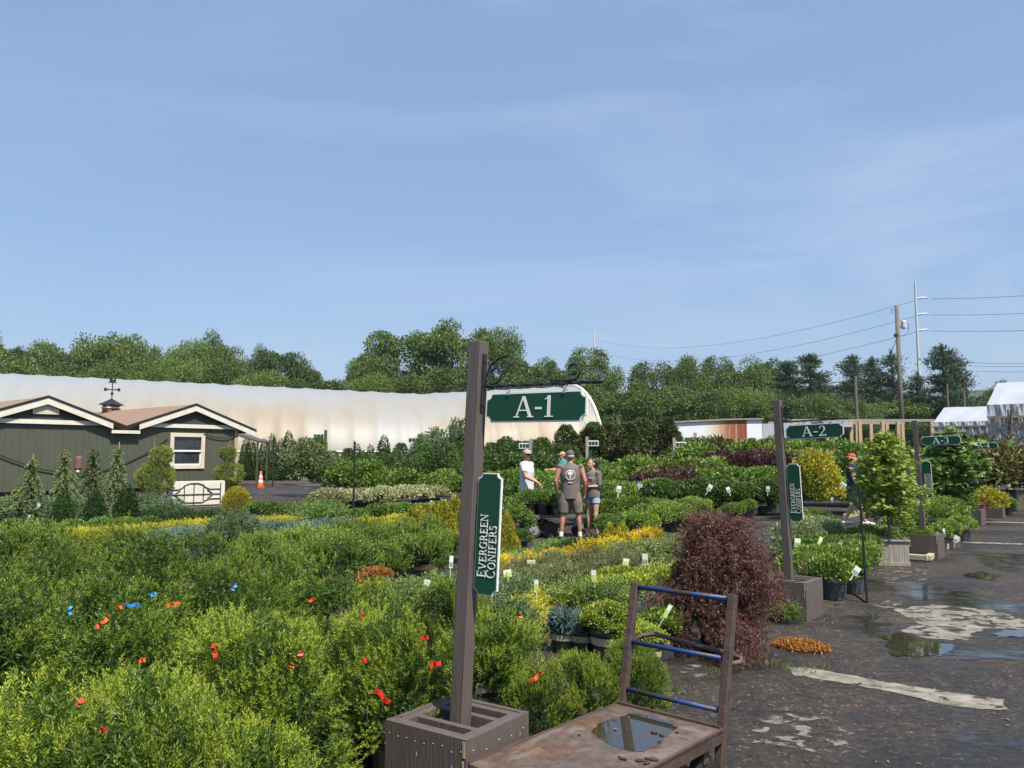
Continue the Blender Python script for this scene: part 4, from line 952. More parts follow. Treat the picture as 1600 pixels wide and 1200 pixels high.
pl3 = at_depth(1598, 713, 25.5); pl3.z = 0; wood_planter(pl3, A39, .8, .6, 'pale timber planter at the right edge of the photo')
pl4 = at_depth(1549, 713, 21.8); pl4.z = 0; wood_planter(pl4, A39, .45, .55, 'narrow brown planter box just beyond the pink chair', 'brown')
pl5 = at_depth(1569, 713, 25.0); pl5.z = 0; wood_planter(pl5, A39, .6, .6, 'brown planter under the orange shrub', 'brown')
# pink chair
pc = on_height(1521, 815, 0); ch_ = empty('garden_chair', pc, A39 + .5); tag(ch_, 'pink metal garden chair behind the grey slatted planter', 'chair')
b = MB(); b.box((0, 0, .44), (.46, .44, .025)); b.build('seat', M['pink'], ch_, bevel=.005)
for x, y in ((-.2, -.2), (.2, -.2), (-.2, .2), (.2, .2)): b = MB(); b.tube([(x * 1.05, y * 1.05, 0), (x, y, .43)], .013, 6); b.build('leg', M['pink'], ch_)
b = MB(); b.tube([(-.21, .21, .44), (-.23, .27, .78), (-.1, .29, .86), (.1, .29, .86), (.23, .27, .78), (.21, .21, .44)], .013, 6)
for z in (.56, .68): b.tube([(-.22, .235, z), (.22, .235, z)], .01, 6)
b.build('backrest', M['pink'], ch_)
for s_ in (-1, 1): b = MB(); b.tube([(s_ * .23, .25, .64), (s_ * .25, 0, .66), (s_ * .24, -.2, .63), (s_ * .21, -.2, .44)], .012, 6); b.build('armrest', M['pink'], ch_)
pc = on_height(1490, 815, 0); pp_ = empty('pink_urn', pc + Vector((0, .3, 0))); tag(pp_, 'tall pink ornamental pedestal behind the grey slatted planter', 'pedestal')
b = MB(); b.lathe([(.16, 0), (.16, .08), (.12, .12), (.11, .45), (.15, .5), (.12, .55), (.13, .78), (.1, .9), (.05, .95)], 14); b.build('column', M['pink'], pp_)
b = MB(); b.lathe([(.05, .95), (.08, 1.0), (.09, 1.08), (.04, 1.15), (.05, 1.2), (.01, 1.26)], 12); b.build('finial', M['brick'], pp_)
# traffic cone
cc = on_height(407, 762, 0); cn = empty('traffic_cone', cc); tag(cn, 'orange traffic cone with white bands at the building corner', 'traffic cone')
b = MB(); b.lathe([(.16, .04), (.145, .1), (.045, .86), (.03, .87)], 20); b.build('cone_body', M['orange'], cn, smooth=True)
b = MB(); b.box((0, 0, .02), (.42, .42, .04)); b.build('base', M['orange'], cn, bevel=.01)
for z0, z1 in ((.28, .42), (.52, .66)):
    r = lambda z: .145 + (.045 - .145) * (z - .1) / .76 + .004
    b = MB(); b.lathe([(r(z0), z0), (r(z1), z1)], 20, cap=False); b.build('reflective_band', M['white'], cn)
# irrigation risers
def riser(px, ybase, ytop, label, m='iron', r=.02, head=True, lean=0):
    p = on_height(px, ybase, 0); top_ = at_depth(px, ytop, p.y); o = empty('sprinkler_riser', p); tag(o, label, 'sprinkler pipe', 'upright sprinkler pipes between the beds')
    b = MB(); b.tube([(0, 0, 0), (lean * .5, 0, top_.z * .5), (lean, 0, top_.z)], r, 8); b.build('pipe', M[m], o)
    if head: b = MB(); b.lathe([(.02, 0), (.035, .02), (.03, .06), (.012, .1)], 8, 0, (lean, 0, top_.z)); b.build('sprinkler_head', M[m], o)
riser(1355, 942, 762, 'thin black sprinkler pipe standing at the driveway edge', lean=-.04, head=False, r=.015)
riser(552, 806, 694, 'tall black sprinkler pipe behind the blue junipers', r=.03)
riser(426, 760, 684, 'black pipe on a foot beside the traffic cone', r=.05, lean=.0)
riser(536, 744, 643, 'thin pale pipe rising in front of the hoop house', 'steel', .03, False)
riser(701, 744, 649, 'short pale pipe in front of the hoop house by the sign post', 'steel', .03, False)
b = MB(); p0 = on_height(1353, 941, .01); pts = [p0, on_height(1335, 928, .01), on_height(1312, 919, .01), on_height(1290, 915, .01)]
b.tube(pts, .009, 6); tag(b.build('drip_hose', M['iron']), 'thin black hose trailing from the driveway pipe to the pots', 'hose')
# rusty garden torch
p = at_depth(123, 713, 23.0); tr = empty('garden_torch', (p.x, p.y, 0)); tag(tr, 'rusty brown torch head on a thin stake before the green wall', 'garden torch')
zt = at_depth(123, 725, 23).z
b = MB(); b.tube([(-.12, 0, 0), (0, 0, zt - .12)], .015, 6); b.build('stake', M['iron'], tr)
b = MB(); b.lathe([(.05, zt - .2), (.11, zt - .12), (.1, zt + .18), (.06, zt + .22)], 12); b.build('torch_head', M['brick'], tr)
b = MB(); b.box((.05, -.1, zt - .2), (.07, .03, .06)); b.build('clip', M['white'], tr)

# ------------------------------------------------------------------ poles and wires
up = at_depth(1411, 713, 78); UP = empty('utility_pole', (up.x, up.y, 0)); tag(UP, 'tall wooden utility pole with a grey transformer can', 'utility pole')
zt = at_depth(1411, 477, 78).z
b = MB(); b.tube([(.05, 0, 0), (0, 0, zt)], [.23, .19], 14); b.build('pole', M['pole'], UP, smooth=True)
zz = lambda y, Y=78: at_depth(1411, y, Y).z
b = MB(); b.lathe([(.22, zz(514)), (.26, zz(512)), (.26, zz(503)), (.18, zz(501))], 14, 0, (.58, -.1, 0)); b.build('transformer', M['tower'], UP)
b = MB(); b.box((.3, -.02, zz(511)), (.3, .08, .08)); b.box((-.2, -.05, zz(524)), (.3, .3, .3)); b.tube([(-.1, -.05, zz(527)), (-.75, 0, zz(552))], .03, 5); b.build('bracket', M['iron'], UP)
b = MB(); b.tube([(.7, -.1, zz(503)), (1.05, -.1, zz(507)), (1.05, -.1, zz(517)), (.6, -.1, zz(525)), (.1, -.1, zz(524))], .035, 6); b.tube([(-.1, -.05, zz(486)), (-.55, -.05, zz(483)), (-.5, -.05, zz(490))], .04, 5); b.build('jumper_wire', M['wire'], UP)
tw = at_depth(1442, 713, 170); TW = empty('transmission_pole', (tw.x, tw.y, 0)); tag(TW, 'tall thin pale steel transmission pole with three arms', 'transmission pole')
zt = at_depth(1442, 440, 170).z
b = MB(); b.tube([(0, 0, 0), (0, 0, zt)], [.42, .2], 10); b.build('pole', M['tower'], TW)
for y in (466, 491, 516):
    z = at_depth(1442, y, 170).z; b = MB(); b.tube([(0, 0, z), (2.0, 0, z + .15), (2.9, 0, z - .1)], [.1, .2, .08], 6); b.build('arm', M['tower'], TW)
def wire(name, pts, label, r=.03):
    P = [at_depth(*q) for q in pts]; out = []
    n = 24
    for i in range(len(P) - 1):
        for k in range(n): out.append(P[i].lerp(P[i + 1], k / n))
    out.append(P[-1]); b = MB(); b.tube(out, r, 5); tag(b.build(name, M['wire']), label, 'power line', 'overhead power lines')
def sagline(x0, y0, Y0, x1, y1, Y1, sag, label, r):
    a, c = at_depth(x0, y0, Y0), at_depth(x1, y1, Y1); b = MB(); n = 40
    b.tube([a.lerp(c, k / n) - Vector((0, 0, sag * 4 * (k / n) * (1 - k / n))) for k in range(n + 1)], r, 5); tag(b.build('power_line', M['wire']), label, 'power line', 'overhead power lines')
for k, (y1, y0) in enumerate(((466, 532), (491, 551), (516, 570))):
    sagline(1442, y1, 170, 938, y0, 420, 7, ('highest', 'middle', 'lowest')[k] + ' wire running left from the pale steel transmission pole', .05)
for k, (y1, y0) in enumerate(((467, 456), (492, 485), (517, 513))):
    sagline(1455, y1, 170, 1680, y0, 150, .3, ('highest', 'middle', 'lowest')[k] + ' wire running right from the pale steel transmission pole', .05)
sagline(1420, 524, 78, 1700, 640, 95, .2, 'slack service wire running right from the wooden utility pole', .03) if False else None
for k, y in enumerate((566, 571, 579)): sagline(1500, y, 260, 1680, y - 1, 240, .5, ('upper', 'middle', 'lower')[k] + ' faint far wire right of the pine trees', .06)
fp = at_depth(1342, 713, 95); FP = empty('utility_pole', (fp.x, fp.y, 0)); tag(FP, 'short wooden pole standing among the pines', 'utility pole'); zt = at_depth(1342, 588, 95).z
b = MB(); b.tube([(0, 0, 0), (-.1, 0, zt)], [.22, .17], 10); b.build('pole', M['pole'], FP)
for px, yt, lab in ((1511, 610, 'slim wooden lamp pole behind the low tent'), (1485, 600, 'bare grey pole in front of the tall pine')):
    q = at_depth(px, 713, 85); o = empty('utility_pole', (q.x, q.y, 0)); tag(o, lab, 'utility pole'); zt = at_depth(px, yt, 85).z
    b = MB(); b.tube([(0, 0, 0), (0, 0, zt)], [.16, .11], 8); b.build('pole', M['pole'], o)
    if px == 1511: b = MB(); b.box((.2, 0, zt), (.6, .12, .12)); b.build('lamp_arm', M['iron'], o)
for px, y0, y1, lab in ((930, 513, 560, 'faint lattice pylon above the trees right of the sign post'), (479, 545, 590, 'faint far mast above the trees on the left')):
    q = at_depth(px, 713, 420); o = empty('far_pylon', (q.x, q.y, 0)); tag(o, lab, 'pylon'); zt = at_depth(px, y0, 420).z
    b = MB(); b.tube([(0, 0, 0), (0, 0, zt)], .45, 6)
    b.build('mast', M['tower'], o)
    if px == 930:
        for y in (523, 531, 541): z = at_depth(px, y, 420).z; b = MB(); b.tube([(0, 0, z), (2.8, 0, z)], .2, 5); b.build('arm', M['tower'], o)

# ------------------------------------------------------------------ garden cart
gc = on_height(829, 840.5, 0); GCR = .16
GC = empty('garden_cart', gc, GCR); tag(GC, 'green grey nursery cart loaded with potted boxwood beside the staff', 'cart')
b = MB(); b.box((.5, .29, .43), (1.32, .72, .035)); b.box((.5, -.085, .43), (1.32, .03, .06)); b.build('deck', M['cartgreen'], GC, bevel=.004)
b = MB(); b.bar((-.1, .3, .37), (.2, .3, .17), .05); b.bar((.35, .3, .37), (.2, .3, .17), .05); b.bar((.2, -.02, .17), (.2, .62, .17), .04); b.bar((1.08, .0, .41), (1.08, .0, .17), .04); b.bar((1.08, .6, .41), (1.08, .6, .17), .04); b.build('chassis', M['steel'], GC)
for (x, y, r) in ((.06, -.06, .17), (.38, -.06, .17), (.06, .64, .17), (.38, .64, .17), (1.08, .0, .09), (1.08, .6, .09)):
    w = empty('wheel', (x, y, r)); w.parent = GC
    b = MB(); pr = [(r * .62, -.03), (r * .9, -.035), (r, -.015), (r, .015), (r * .9, .035), (r * .62, .03)]
    n = 22; vs = [(a * math.cos(6.2832 * j / n), c, a * math.sin(6.2832 * j / n)) for a, c in pr for j in range(n)]
    b.add(vs, [(i * n + j, i * n + (j + 1) % n, ((i + 1) % 6) * n + (j + 1) % n, ((i + 1) % 6) * n + j) for i in range(6) for j in range(n)]); b.build('tyre', M['rubber'], w)
    b = MB(); b.tube([(0, -.022, 0), (0, .022, 0)], r * .62, 18); b.tube([(0, -.045, 0), (0, .03, 0)], r * .2, 10); b.build('hub', M['bright_hub'] if x < .2 else M['iron'], w)
    if r > .15:
        b = MB(); pts = [(math.cos(a_) * (r + .035), 0, math.sin(a_) * (r + .035)) for a_ in np.linspace(.35, 2.8, 9)]; vs = []
        for p_ in pts: vs += [(p_[0], -.045, p_[2]), (p_[0], .045, p_[2])]
        b.add(vs, [(2 * i, 2 * i + 1, 2 * i + 3, 2 * i + 2) for i in range(8)]); b.build('mudguard', M['iron'], w)
b = MB(); b.tube([(-.22, -.02, .42), (-.26, -.02, .7), (-.34, -.02, .78), (-.55, -.02, .8)], .017, 8); b.tube([(-.22, .6, .42), (-.26, .6, .7), (-.34, .6, .78), (-.55, .6, .8)], .017, 8); b.tube([(-.55, -.02, .8), (-.55, .6, .8)], .017, 8); b.build('handle', M['tower'], GC)

# ------------------------------------------------------------------ people
class Flesh:
    def __init__(s): s.v, s.f = [], []
    def ell(s, c, r, rot=None, n=12, m=8):
        k = len(s.v); R = rot or Matrix.Identity(3); c = Vector(c)
        ring = []
        for i in range(m + 1):
            th = math.pi * i / m
            for j in range(n):
                ph = 2 * math.pi * j / n; s.v.append(c + R @ Vector((r[0] * math.sin(th) * math.cos(ph), r[1] * math.sin(th) * math.sin(ph), r[2] * math.cos(th))))
        s.f += [(k + i * n + j, k + i * n + (j + 1) % n, k + (i + 1) * n + (j + 1) % n, k + (i + 1) * n + j) for i in range(m) for j in range(n)]; return s
    def limb(s, pts, cap=True, n=12):
        # pts: (x,y,z, r) or (x,y,z, rx, ry)
        P = [Vector(p[:3]) for p in pts]; rr = [(p[3], p[4] if len(p) > 4 else p[3]) for p in pts]; k = len(s.v); m = len(P); px = None
        for i, p in enumerate(P):
            t = (P[min(i + 1, m - 1)] - P[max(i - 1, 0)]).normalized()
            if px is None: u = Vector((1, 0, 0)); px = (u - t * u.dot(t)).normalized()
            else: px = (px - t * px.dot(t)).normalized()
            py = t.cross(px)
            for j in range(n):
                a = 2 * math.pi * j / n; s.v.append(p + px * math.cos(a) * rr[i][0] + py * math.sin(a) * rr[i][1])
        s.f += [(k + i * n + j, k + i * n + (j + 1) % n, k + (i + 1) * n + (j + 1) % n, k + (i + 1) * n + j) for i in range(m - 1) for j in range(n)]
        s.f += [tuple(k + j for j in range(n - 1, -1, -1)), tuple(k + (m - 1) * n + j for j in range(n))]
        if cap:
            for q in (0, -1): s.ell(P[q], (min(rr[q]),) * 3, n=10, m=6)
        return s
    def build(s, name, m, parent, voxel=.012, smooth=4):
        me = bpy.data.meshes.new('tmp'); me.from_pydata([tuple(v) for v in s.v], [], s.f); o = bpy.data.objects.new('tmp', me); COL.objects.link(o)
        bm = bmesh.new(); bm.from_mesh(me); bmesh.ops.recalc_face_normals(bm, faces=bm.faces); bm.to_mesh(me); bm.free()
        r = o.modifiers.new('r', 'REMESH'); r.mode = 'VOXEL'; r.voxel_size = voxel; sm = o.modifiers.new('s', 'SMOOTH'); sm.iterations = smooth; sm.factor = .5
        dg = bpy.context.evaluated_depsgraph_get(); out = bpy.data.meshes.new_from_object(o.evaluated_get(dg)); bpy.data.objects.remove(o); bpy.data.meshes.remove(me)
        out.name = name; out.materials.clear(); out.materials.append(m); out.polygons.foreach_set('use_smooth', [True] * len(out.polygons))
        return inst(name, out, parent)
def lerp(a, b, t): return tuple(a[i] + (b[i] - a[i]) * t for i in range(3))
def hand(fl, wrist, elbow, s, side, curl=.5, thumb=None):
    w = Vector(wrist); d = (w - Vector(elbow)).normalized(); fr = thumb if thumb else Vector((0, -1, 0)); a = (fr - d * fr.dot(d)).normalized(); pn = d.cross(a) * side
    fl.limb([(*w, .024 * s, .02 * s), (*(w + d * .045 * s), .034 * s, .016 * s), (*(w + d * .085 * s), .036 * s, .014 * s)])
    for k, (off, ln) in enumerate(((.027, .07), (.009, .078), (-.009, .072), (-.026, .056))):
        b0 = w + d * .08 * s + a * off * s; b1 = b0 + (d * math.cos(curl * .6) + pn * math.sin(curl * .6)) * ln * .5 * s; b2 = b1 + (d * math.cos(curl * 1.7) + pn * math.sin(curl * 1.7)) * ln * .5 * s
        fl.limb([(*b0, .0085 * s), (*b1, .008 * s), (*b2, .0065 * s)], n=8)
    t0 = w + d * .03 * s + a * .028 * s; t1 = t0 + (d * .7 + a * .6 + pn * .25).normalized() * .035 * s; t2 = t1 + (d * .9 + a * .2 + pn * .3).normalized() * .03 * s
    fl.limb([(*t0, .011 * s), (*t1, .0095 * s), (*t2, .0075 * s)], n=8)
def person(loc, rz, h, label, skin, J, cloth, head_turn=0, fem=False, vox=.011):
    """J: joints in metres for a 1.75 m figure facing -Y; cloth: list of builders"""
    s = 1.0; root = empty('person', loc, rz); root.scale = (h / 1.75,) * 3; tag(root, label, 'person')
    fl = Flesh(); sw = .165 if fem else .185
    D = dict(hipL=(.09, 0, .92), hipR=(-.09, 0, .92), kneeL=(.1, -.01, .5), kneeR=(-.1, -.01, .5), ankL=(.11, .02, .085), ankR=(-.11, .02, .085),
             shL=(sw, 0, 1.43), shR=(-sw, 0, 1.43), elL=(sw + .06, .03, 1.15), elR=(-sw - .06, .03, 1.15), wrL=(sw + .05, -.03, .91), wrR=(-sw - .05, -.03, .91), toeL=(.13, -.16, .03), toeR=(-.13, -.16, .03), lean=(0, 0))
    D.update(J)
    for q in 'LR':
        hp, kn, an = D['hip' + q], D['knee' + q], D['ank' + q]
        fl.limb([(*hp, .088, .095), (*lerp(hp, kn, .4), .08, .084), (*lerp(hp, kn, .85), .056, .06), (*kn, .054, .058), (*lerp(kn, an, .3), .054, .06), (*lerp(kn, an, .75), .036, .04), (*an, .034, .038)])
        te = D['toe' + q]; fl.limb([(an[0], an[1] + .03, .045, .035, .04), (*lerp(an, te, .5)[:2], .045, .038, .04), (te[0], te[1], .03, .036, .026)])
        sh, el, wr = D['sh' + q], D['el' + q], D['wr' + q]
        ar = .9 if fem else 1.08
        fl.limb([(*sh, .058 * ar), (*lerp(sh, el, .35), .052 * ar), (*lerp(sh, el, .85), .041 * ar), (*el, .039 * ar), (*lerp(el, wr, .3), .04 * ar), (*wr, .025 * ar, .022 * ar)])
        hand(fl, wr, el, 1, 1 if q == 'L' else -1, J.get('curl', .6), J.get('thumb' + q))
    wst, chs, hpw = (.125, .145, .17) if fem else (.15, .172, .165)
    fl.limb([(0, .0, .86, hpw * .92, .1), (0, .005, .95, hpw, .112), (0, 0, 1.1, wst, .1), (0, 0, 1.28, chs, .118), (0, .005, 1.4, chs * .98, .1), (0, .01, 1.47, .09, .07)], cap=False, n=16)
    hy = D['lean'][1]
    fl.limb([(0, .015, 1.44, .062), (0, -.002, 1.54, .054)])
    Rz = Matrix.Rotation(head_turn, 3, 'Z'); hc = Vector((0, -.01, 1.635))
    def hp_(x, y, z): return hc + Rz @ Vector((x, y, z))
    fl.ell(hp_(0, .012, .02), (.074, .092, .098), Rz); fl.ell(hp_(0, -.025, -.05), (.056, .066, .068), Rz); fl.ell(hp_(0, -.062, -.092), (.03, .026, .024), Rz)
    fl.limb([(*hp_(0, -.088, .018), .01), (*hp_(0, -.112, -.022), .0145), (*hp_(0, -.1, -.03), .014)], n=8)
    for x in (-.03, .03): fl.ell(hp_(x, -.078, .028), (.022, .014, .008), Rz); fl.ell(hp_(x * 1.15, -.066, -.02), (.02, .02, .018), Rz); fl.ell(hp_(x * 2.55, .008, -.005), (.01, .022, .034), Rz)
    fl.ell(hp_(0, -.088, -.058), (.024, .012, .0075), Rz); fl.ell(hp_(0, -.086, -.07), (.02, .012, .0075), Rz)
    fl.build('body', M[skin], root, vox if vox else .011, 3)
    e = MB()
    for x in (-.03, .03): e.lathe([(.001, -.008), (.008, -.004), (.008, .004), (.001, .008)], 8, 0, hp_(x, -.082, .012))
    e.build('eyes', M['hair_dark'], root)
    for fn in cloth: fn(root, D, hp_, Rz, chs, wst, hpw, fem)
    return root
def shirt(m, sleeve=.5, hem=.88, loose=.02, smooth=4):
    def fn(root, D, hp_, Rz, chs, wst, hpw, fem):
        f = Flesh(); k = loose
        f.limb([(0, .0, hem, hpw + k * .9, .112 + k), (0, 0, hem + .1, hpw + k * .7, .112 + k), (0, 0, 1.1, max(wst + k * 1.3, hpw * .9), .106 + k), (0, 0, 1.28, chs + k, .122 + k), (0, .005, 1.41, chs + k * .6, .105 + k * .6), (0, .01, 1.475, .1, .078), (0, .008, 1.5, .07, .066)], cap=False, n=18)
        for q in 'LR':
            sh, el, wr = D['sh' + q], D['el' + q], D['wr' + q]
            f.ell(sh, (.064, .076, .062))
            if sleeve <= 0: continue
            f.ell((sh[0] * .96, sh[1], sh[2] - .01), (.078, .08, .07))
            e = lerp(sh, el, min(sleeve, 1)); f.limb([(sh[0] * .8, sh[1], sh[2] - .01, .075), (*sh, .073), (*lerp(sh, el, min(sleeve, 1) * .6), .066), (*e, .064 if sleeve < .9 else .053)], cap=False)
            if sleeve > 1: f.limb([(*el, .054), (*lerp(el, wr, sleeve - 1), .05)], cap=True)
        f.build('shirt', M[m], root, .011, smooth)
    return fn
def shorts(m, length=.9, loose=.022):
    def fn(root, D, hp_, Rz, chs, wst, hpw, fem):
        f = Flesh(); f.limb([(0, .0, .84, hpw + .004, .11), (0, .0, .93, hpw + .01, .12), (0, 0, 1.02, hpw * .97, .112)], cap=False, n=18)
        for q in 'LR':
            hp, kn = D['hip' + q], D['knee' + q]; e = lerp(hp, kn, length)
            f.limb([(*hp, .096, .104), (*lerp(hp, kn, length * .5), .082 + loose, .086 + loose), (*e, (.062 if length > .6 else .084) + loose, (.066 if length > .6 else .088) + loose)], cap=False)
        f.build('shorts', M[m], root, .011, 3)
    return fn
def shoes(m, sock=None):
    def fn(root, D, hp_, Rz, chs, wst, hpw, fem):
        for q in 'LR':
            an, te = D['ank' + q], D['toe' + q]; f = Flesh(); d = (Vector(te) - Vector(an)); d.z = 0; d.normalize(); a = Vector(an)
            f.limb([(*(a - d * .06).to_2d(), .045, .04, .042), (*(a + d * .03).to_2d(), .055, .045, .05), (*(a + d * .13).to_2d(), .04, .048, .036), (*(a + d * .2).to_2d(), .032, .036, .026)])
            f.build('shoe', M[m], root, .01, 2)
            if sock: g = Flesh(); g.limb([(*lerp(an, D['knee' + q], -.05), .043), (*lerp(an, D['knee' + q], .2), .043)], cap=False); g.build('sock', M[sock], root, .01, 2)
    return fn
def cap(m, brim_dir=0, hair=None):
    def fn(root, D, hp_, Rz, chs, wst, hpw, fem):
        b = MB(); R = Rz @ Matrix.Rotation(brim_dir, 3, 'Z'); c = hp_(0, .012, .045); vs = []; n = 18
        for i in range(7):
            th = math.pi / 2 * i / 6
            for j in range(n): ph = 6.2832 * j / n; vs.append(c + Rz @ Vector((.083 * math.cos(th) * math.cos(ph), .101 * math.cos(th) * math.sin(ph), .078 * math.sin(th))))
        b.add(vs, [(i * n + j, i * n + (j + 1) % n, (i + 1) * n + (j + 1) % n, (i + 1) * n + j) for i in range(6) for j in range(n)])
        vs = []
        for j in range(11):
            a = math.radians(-90 + (j - 5) * 13); vs += [c + R @ Vector((.08 * math.cos(a), .098 * math.sin(a), .004)), c + R @ Vector((.083 * math.cos(a), .098 * math.sin(a) - .075 * math.cos(math.radians((j - 5) * 15)), -.012)), c + R @ Vector((.083 * math.cos(a), .098 * math.sin(a) - .075 * math.cos(math.radians((j - 5) * 15)), -.016)), c + R @ Vector((.08 * math.cos(a), .098 * math.sin(a), -.002))]
        b.add(vs, [(4 * j + q, 4 * j + (q + 1) % 4, 4 * j + 4 + (q + 1) % 4, 4 * j + 4 + q) for j in range(10) for q in range(4)])
        b.build('cap', M[m], root, smooth=True)
        if hair:
            f = Flesh(); f.ell(hp_(0, .03, -.005), (.08, .082, .065), Rz); f.build('hair', M[hair], root, .01, 2)
    return fn
def hair(m, length=.1, bun=False):
    def fn(root, D, hp_, Rz, chs, wst, hpw, fem):
        f = Flesh(); f.ell(hp_(0, .03, .035), (.085, .09, .096), Rz); f.ell(hp_(0, .055, -.03), (.074, .06, .08), Rz)
        if bun: f.limb([(*hp_(0, .1, .06), .035), (*hp_(0, .14, .02), .03), (*hp_(0, .15, -.08), .018)])
        f.build('hair', M[m], root, .01, 2)
    return fn
def glasses(root, D, hp_, Rz, chs, wst, hpw, fem):
    b = MB()
    for x in (-.033, .033): b.box(hp_(x, -.09, .012), (.05, .016, .032), 0, Rz)
    b.box(hp_(0, -.098, .018), (.03, .01, .008), 0, Rz)
    for x in (-.075, .075): b.box(hp_(x, -.04, .016), (.006, .1, .01), 0, Rz)
    b.build('sunglasses', M['iron'], root)
def emblem(root, D, hp_, Rz, chs, wst, hpw, fem):
    # tree in a ring of small lettering, printed on the shirt back
    b = MB(); y0 = .152; cz = 1.27
    def yb(x, z): return y0 + .0 - .35 * x * x + (.0 if z < 1.33 else -.35 * (z - 1.33))
    def quad(pts): b.add([(x, yb(x, z), z) for x, z in pts] + [(x, yb(x, z) - .012, z) for x, z in pts], [(0, 1, 2, 3), (4, 5, 6, 7), (0, 1, 5, 4), (1, 2, 6, 5), (2, 3, 7, 6), (3, 0, 4, 7)])
    for k in range(30):
        a = 6.2832 * k / 30
        if k in (0, 15): continue
        c_, s_ = math.cos(a), math.sin(a); r0, r1 = .083, .1; w = .0065
        quad([(r0 * c_ - w * s_, cz + r0 * s_ + w * c_), (r1 * c_ - w * s_, cz + r1 * s_ + w * c_), (r1 * c_ + w * s_, cz + r1 * s_ - w * c_), (r0 * c_ + w * s_, cz + r0 * s_ - w * c_)])
    for x, z, r in ((0, 1.315, .028), (-.03, 1.3, .024), (.03, 1.3, .024), (-.018, 1.285, .018), (.02, 1.285, .018)):
        for k in range(4):
            a0, a1 = k * 1.5708, k * 1.5708 + .7854; quad([(x, z), (x + r * math.cos(a0), z + r * math.sin(a0)), (x + r * math.cos(a1), z + r * math.sin(a1)), (x + r * math.cos(a1 + .7854), z + r * math.sin(a1 + .7854))])
    quad([(-.007, 1.29), (.007, 1.29), (.009, 1.215), (-.009, 1.215)]); quad([(-.02, 1.212), (.02, 1.212), (.02, 1.205), (-.02, 1.205)]); quad([(-.042, 1.13), (.042, 1.13), (.042, 1.116), (-.042, 1.116)])
    b.build('shirt_emblem', M['white'], root)
def patch(root, D, hp_, Rz, chs, wst, hpw, fem):
    b = MB(); b.box((.06, -.143, 1.32), (.075, .014, .022)); b.build('shirt_print', M['white'], root)
def at_feet(px, Y, ybase=None):
    q = at_depth(px, 713, Y); return Vector((q.x, Y, 0))
# man in pale shirt behind the cart, turned to his left
person(at_feet(823, 18.0), math.radians(62), 1.80, 'person in pale short sleeved shirt, tan cap and sunglasses reaching over the loaded cart', 'skin_a',
       dict(elR=(-.25, -.1, 1.17), wrR=(-.2, -.33, 1.06), elL=(.24, .02, 1.15), wrL=(.2, -.2, 1.0), thumbR=Vector((1, 0, .2)), thumbL=Vector((-1, 0, .2)), kneeL=(.1, -.04, .5)),
       [shirt('shirtwhite', .62, .84, .035), shorts('khaki', .8), shoes('shoe_white', None), cap('cap_tan', 0, 'hair_grey'), glasses], head_turn=math.radians(-25))
# man with sleeveless shirt, back to us
person(at_feet(891, 15.95), math.radians(176), 1.77, 'person seen from behind in sleeveless taupe shirt printed with a white tree ring', 'skin_a',
       dict(hipL=(.1, 0, .92), hipR=(-.1, 0, .92), kneeL=(.15, -.0, .5), kneeR=(-.15, .0, .5), ankL=(.19, .03, .085), ankR=(-.18, .0, .085), toeL=(.24, -.14, .03), toeR=(-.25, -.16, .03), shL=(.2, 0, 1.43), shR=(-.2, 0, 1.43), elL=(.285, .03, 1.15), elR=(-.285, .03, 1.15), wrL=(.26, -.06, .9), wrR=(-.27, -.06, .9)),
       [shirt('tee', 0, .8, .03), shorts('khaki', .92, .034), shoes('iron', 'tag_white'), cap('cap_grey', 0, 'hair_grey'), emblem])
# woman facing left, arms folded on a clipboard
person(at_feet(925, 16.6), math.radians(-38), 1.60, 'person with dark tied hair in taupe tee and denim shorts, forearms crossed in front', 'skin_b',
       dict(elL=(.2, -.02, 1.14), wrL=(-.02, -.2, 1.13), elR=(-.2, -.02, 1.14), wrR=(.0, -.22, 1.16), kneeL=(.1, -.03, .5), ankL=(.1, .03, .085)),
       [shirt('tee', 1.0, .88, .024), shorts('denim', .4, .012), shoes('iron'), hair('hair_dark', .1, True), patch], head_turn=math.radians(-20), fem=True)
# far person bending among the shrubs
person(at_feet(879, 25.0), math.radians(-70), 1.79, 'person in teal shirt and yellow cap half hidden behind far shrubs', 'skin_a',
       dict(elR=(-.22, -.14, 1.22), wrR=(-.2, -.4, 1.2), elL=(.22, -.14, 1.22), wrL=(.2, -.38, 1.2)),
       [shirt('teal', .5, .88, .024), shorts('khaki', .8), cap('orange_cap')])
# walking person with red cap, right
person(at_feet(1331, 19.6), math.radians(78), 1.72, 'person walking in navy shirt and sage shorts with red cap beside the small maple', 'skin_b',
       dict(kneeL=(.09, -.02, .5), ankL=(.1, .0, .085), toeL=(.11, -.18, .03), kneeR=(-.09, -.1, .5), ankR=(-.1, .18, .085), toeR=(-.11, .02, .03), hipR=(-.09, 0, .92), elR=(-.24, .04, 1.15), wrR=(-.23, -.06, .92), elL=(.24, -.02, 1.15), wrL=(.22, -.18, .96)) if False else
       dict(kneeR=(-.09, -.12, .5), ankR=(-.1, -.24, .085), toeR=(-.11, -.42, .03), kneeL=(.09, .0, .5), ankL=(.1, .2, .085), toeL=(.11, .02, .03), elR=(-.24, .03, 1.15), wrR=(-.23, -.07, .92)),
       [shirt('navy', .55, .82, .034), shorts('sage', .9, .03), shoes('shoe_white'), cap('red_cloth', math.pi, 'red_cloth')])
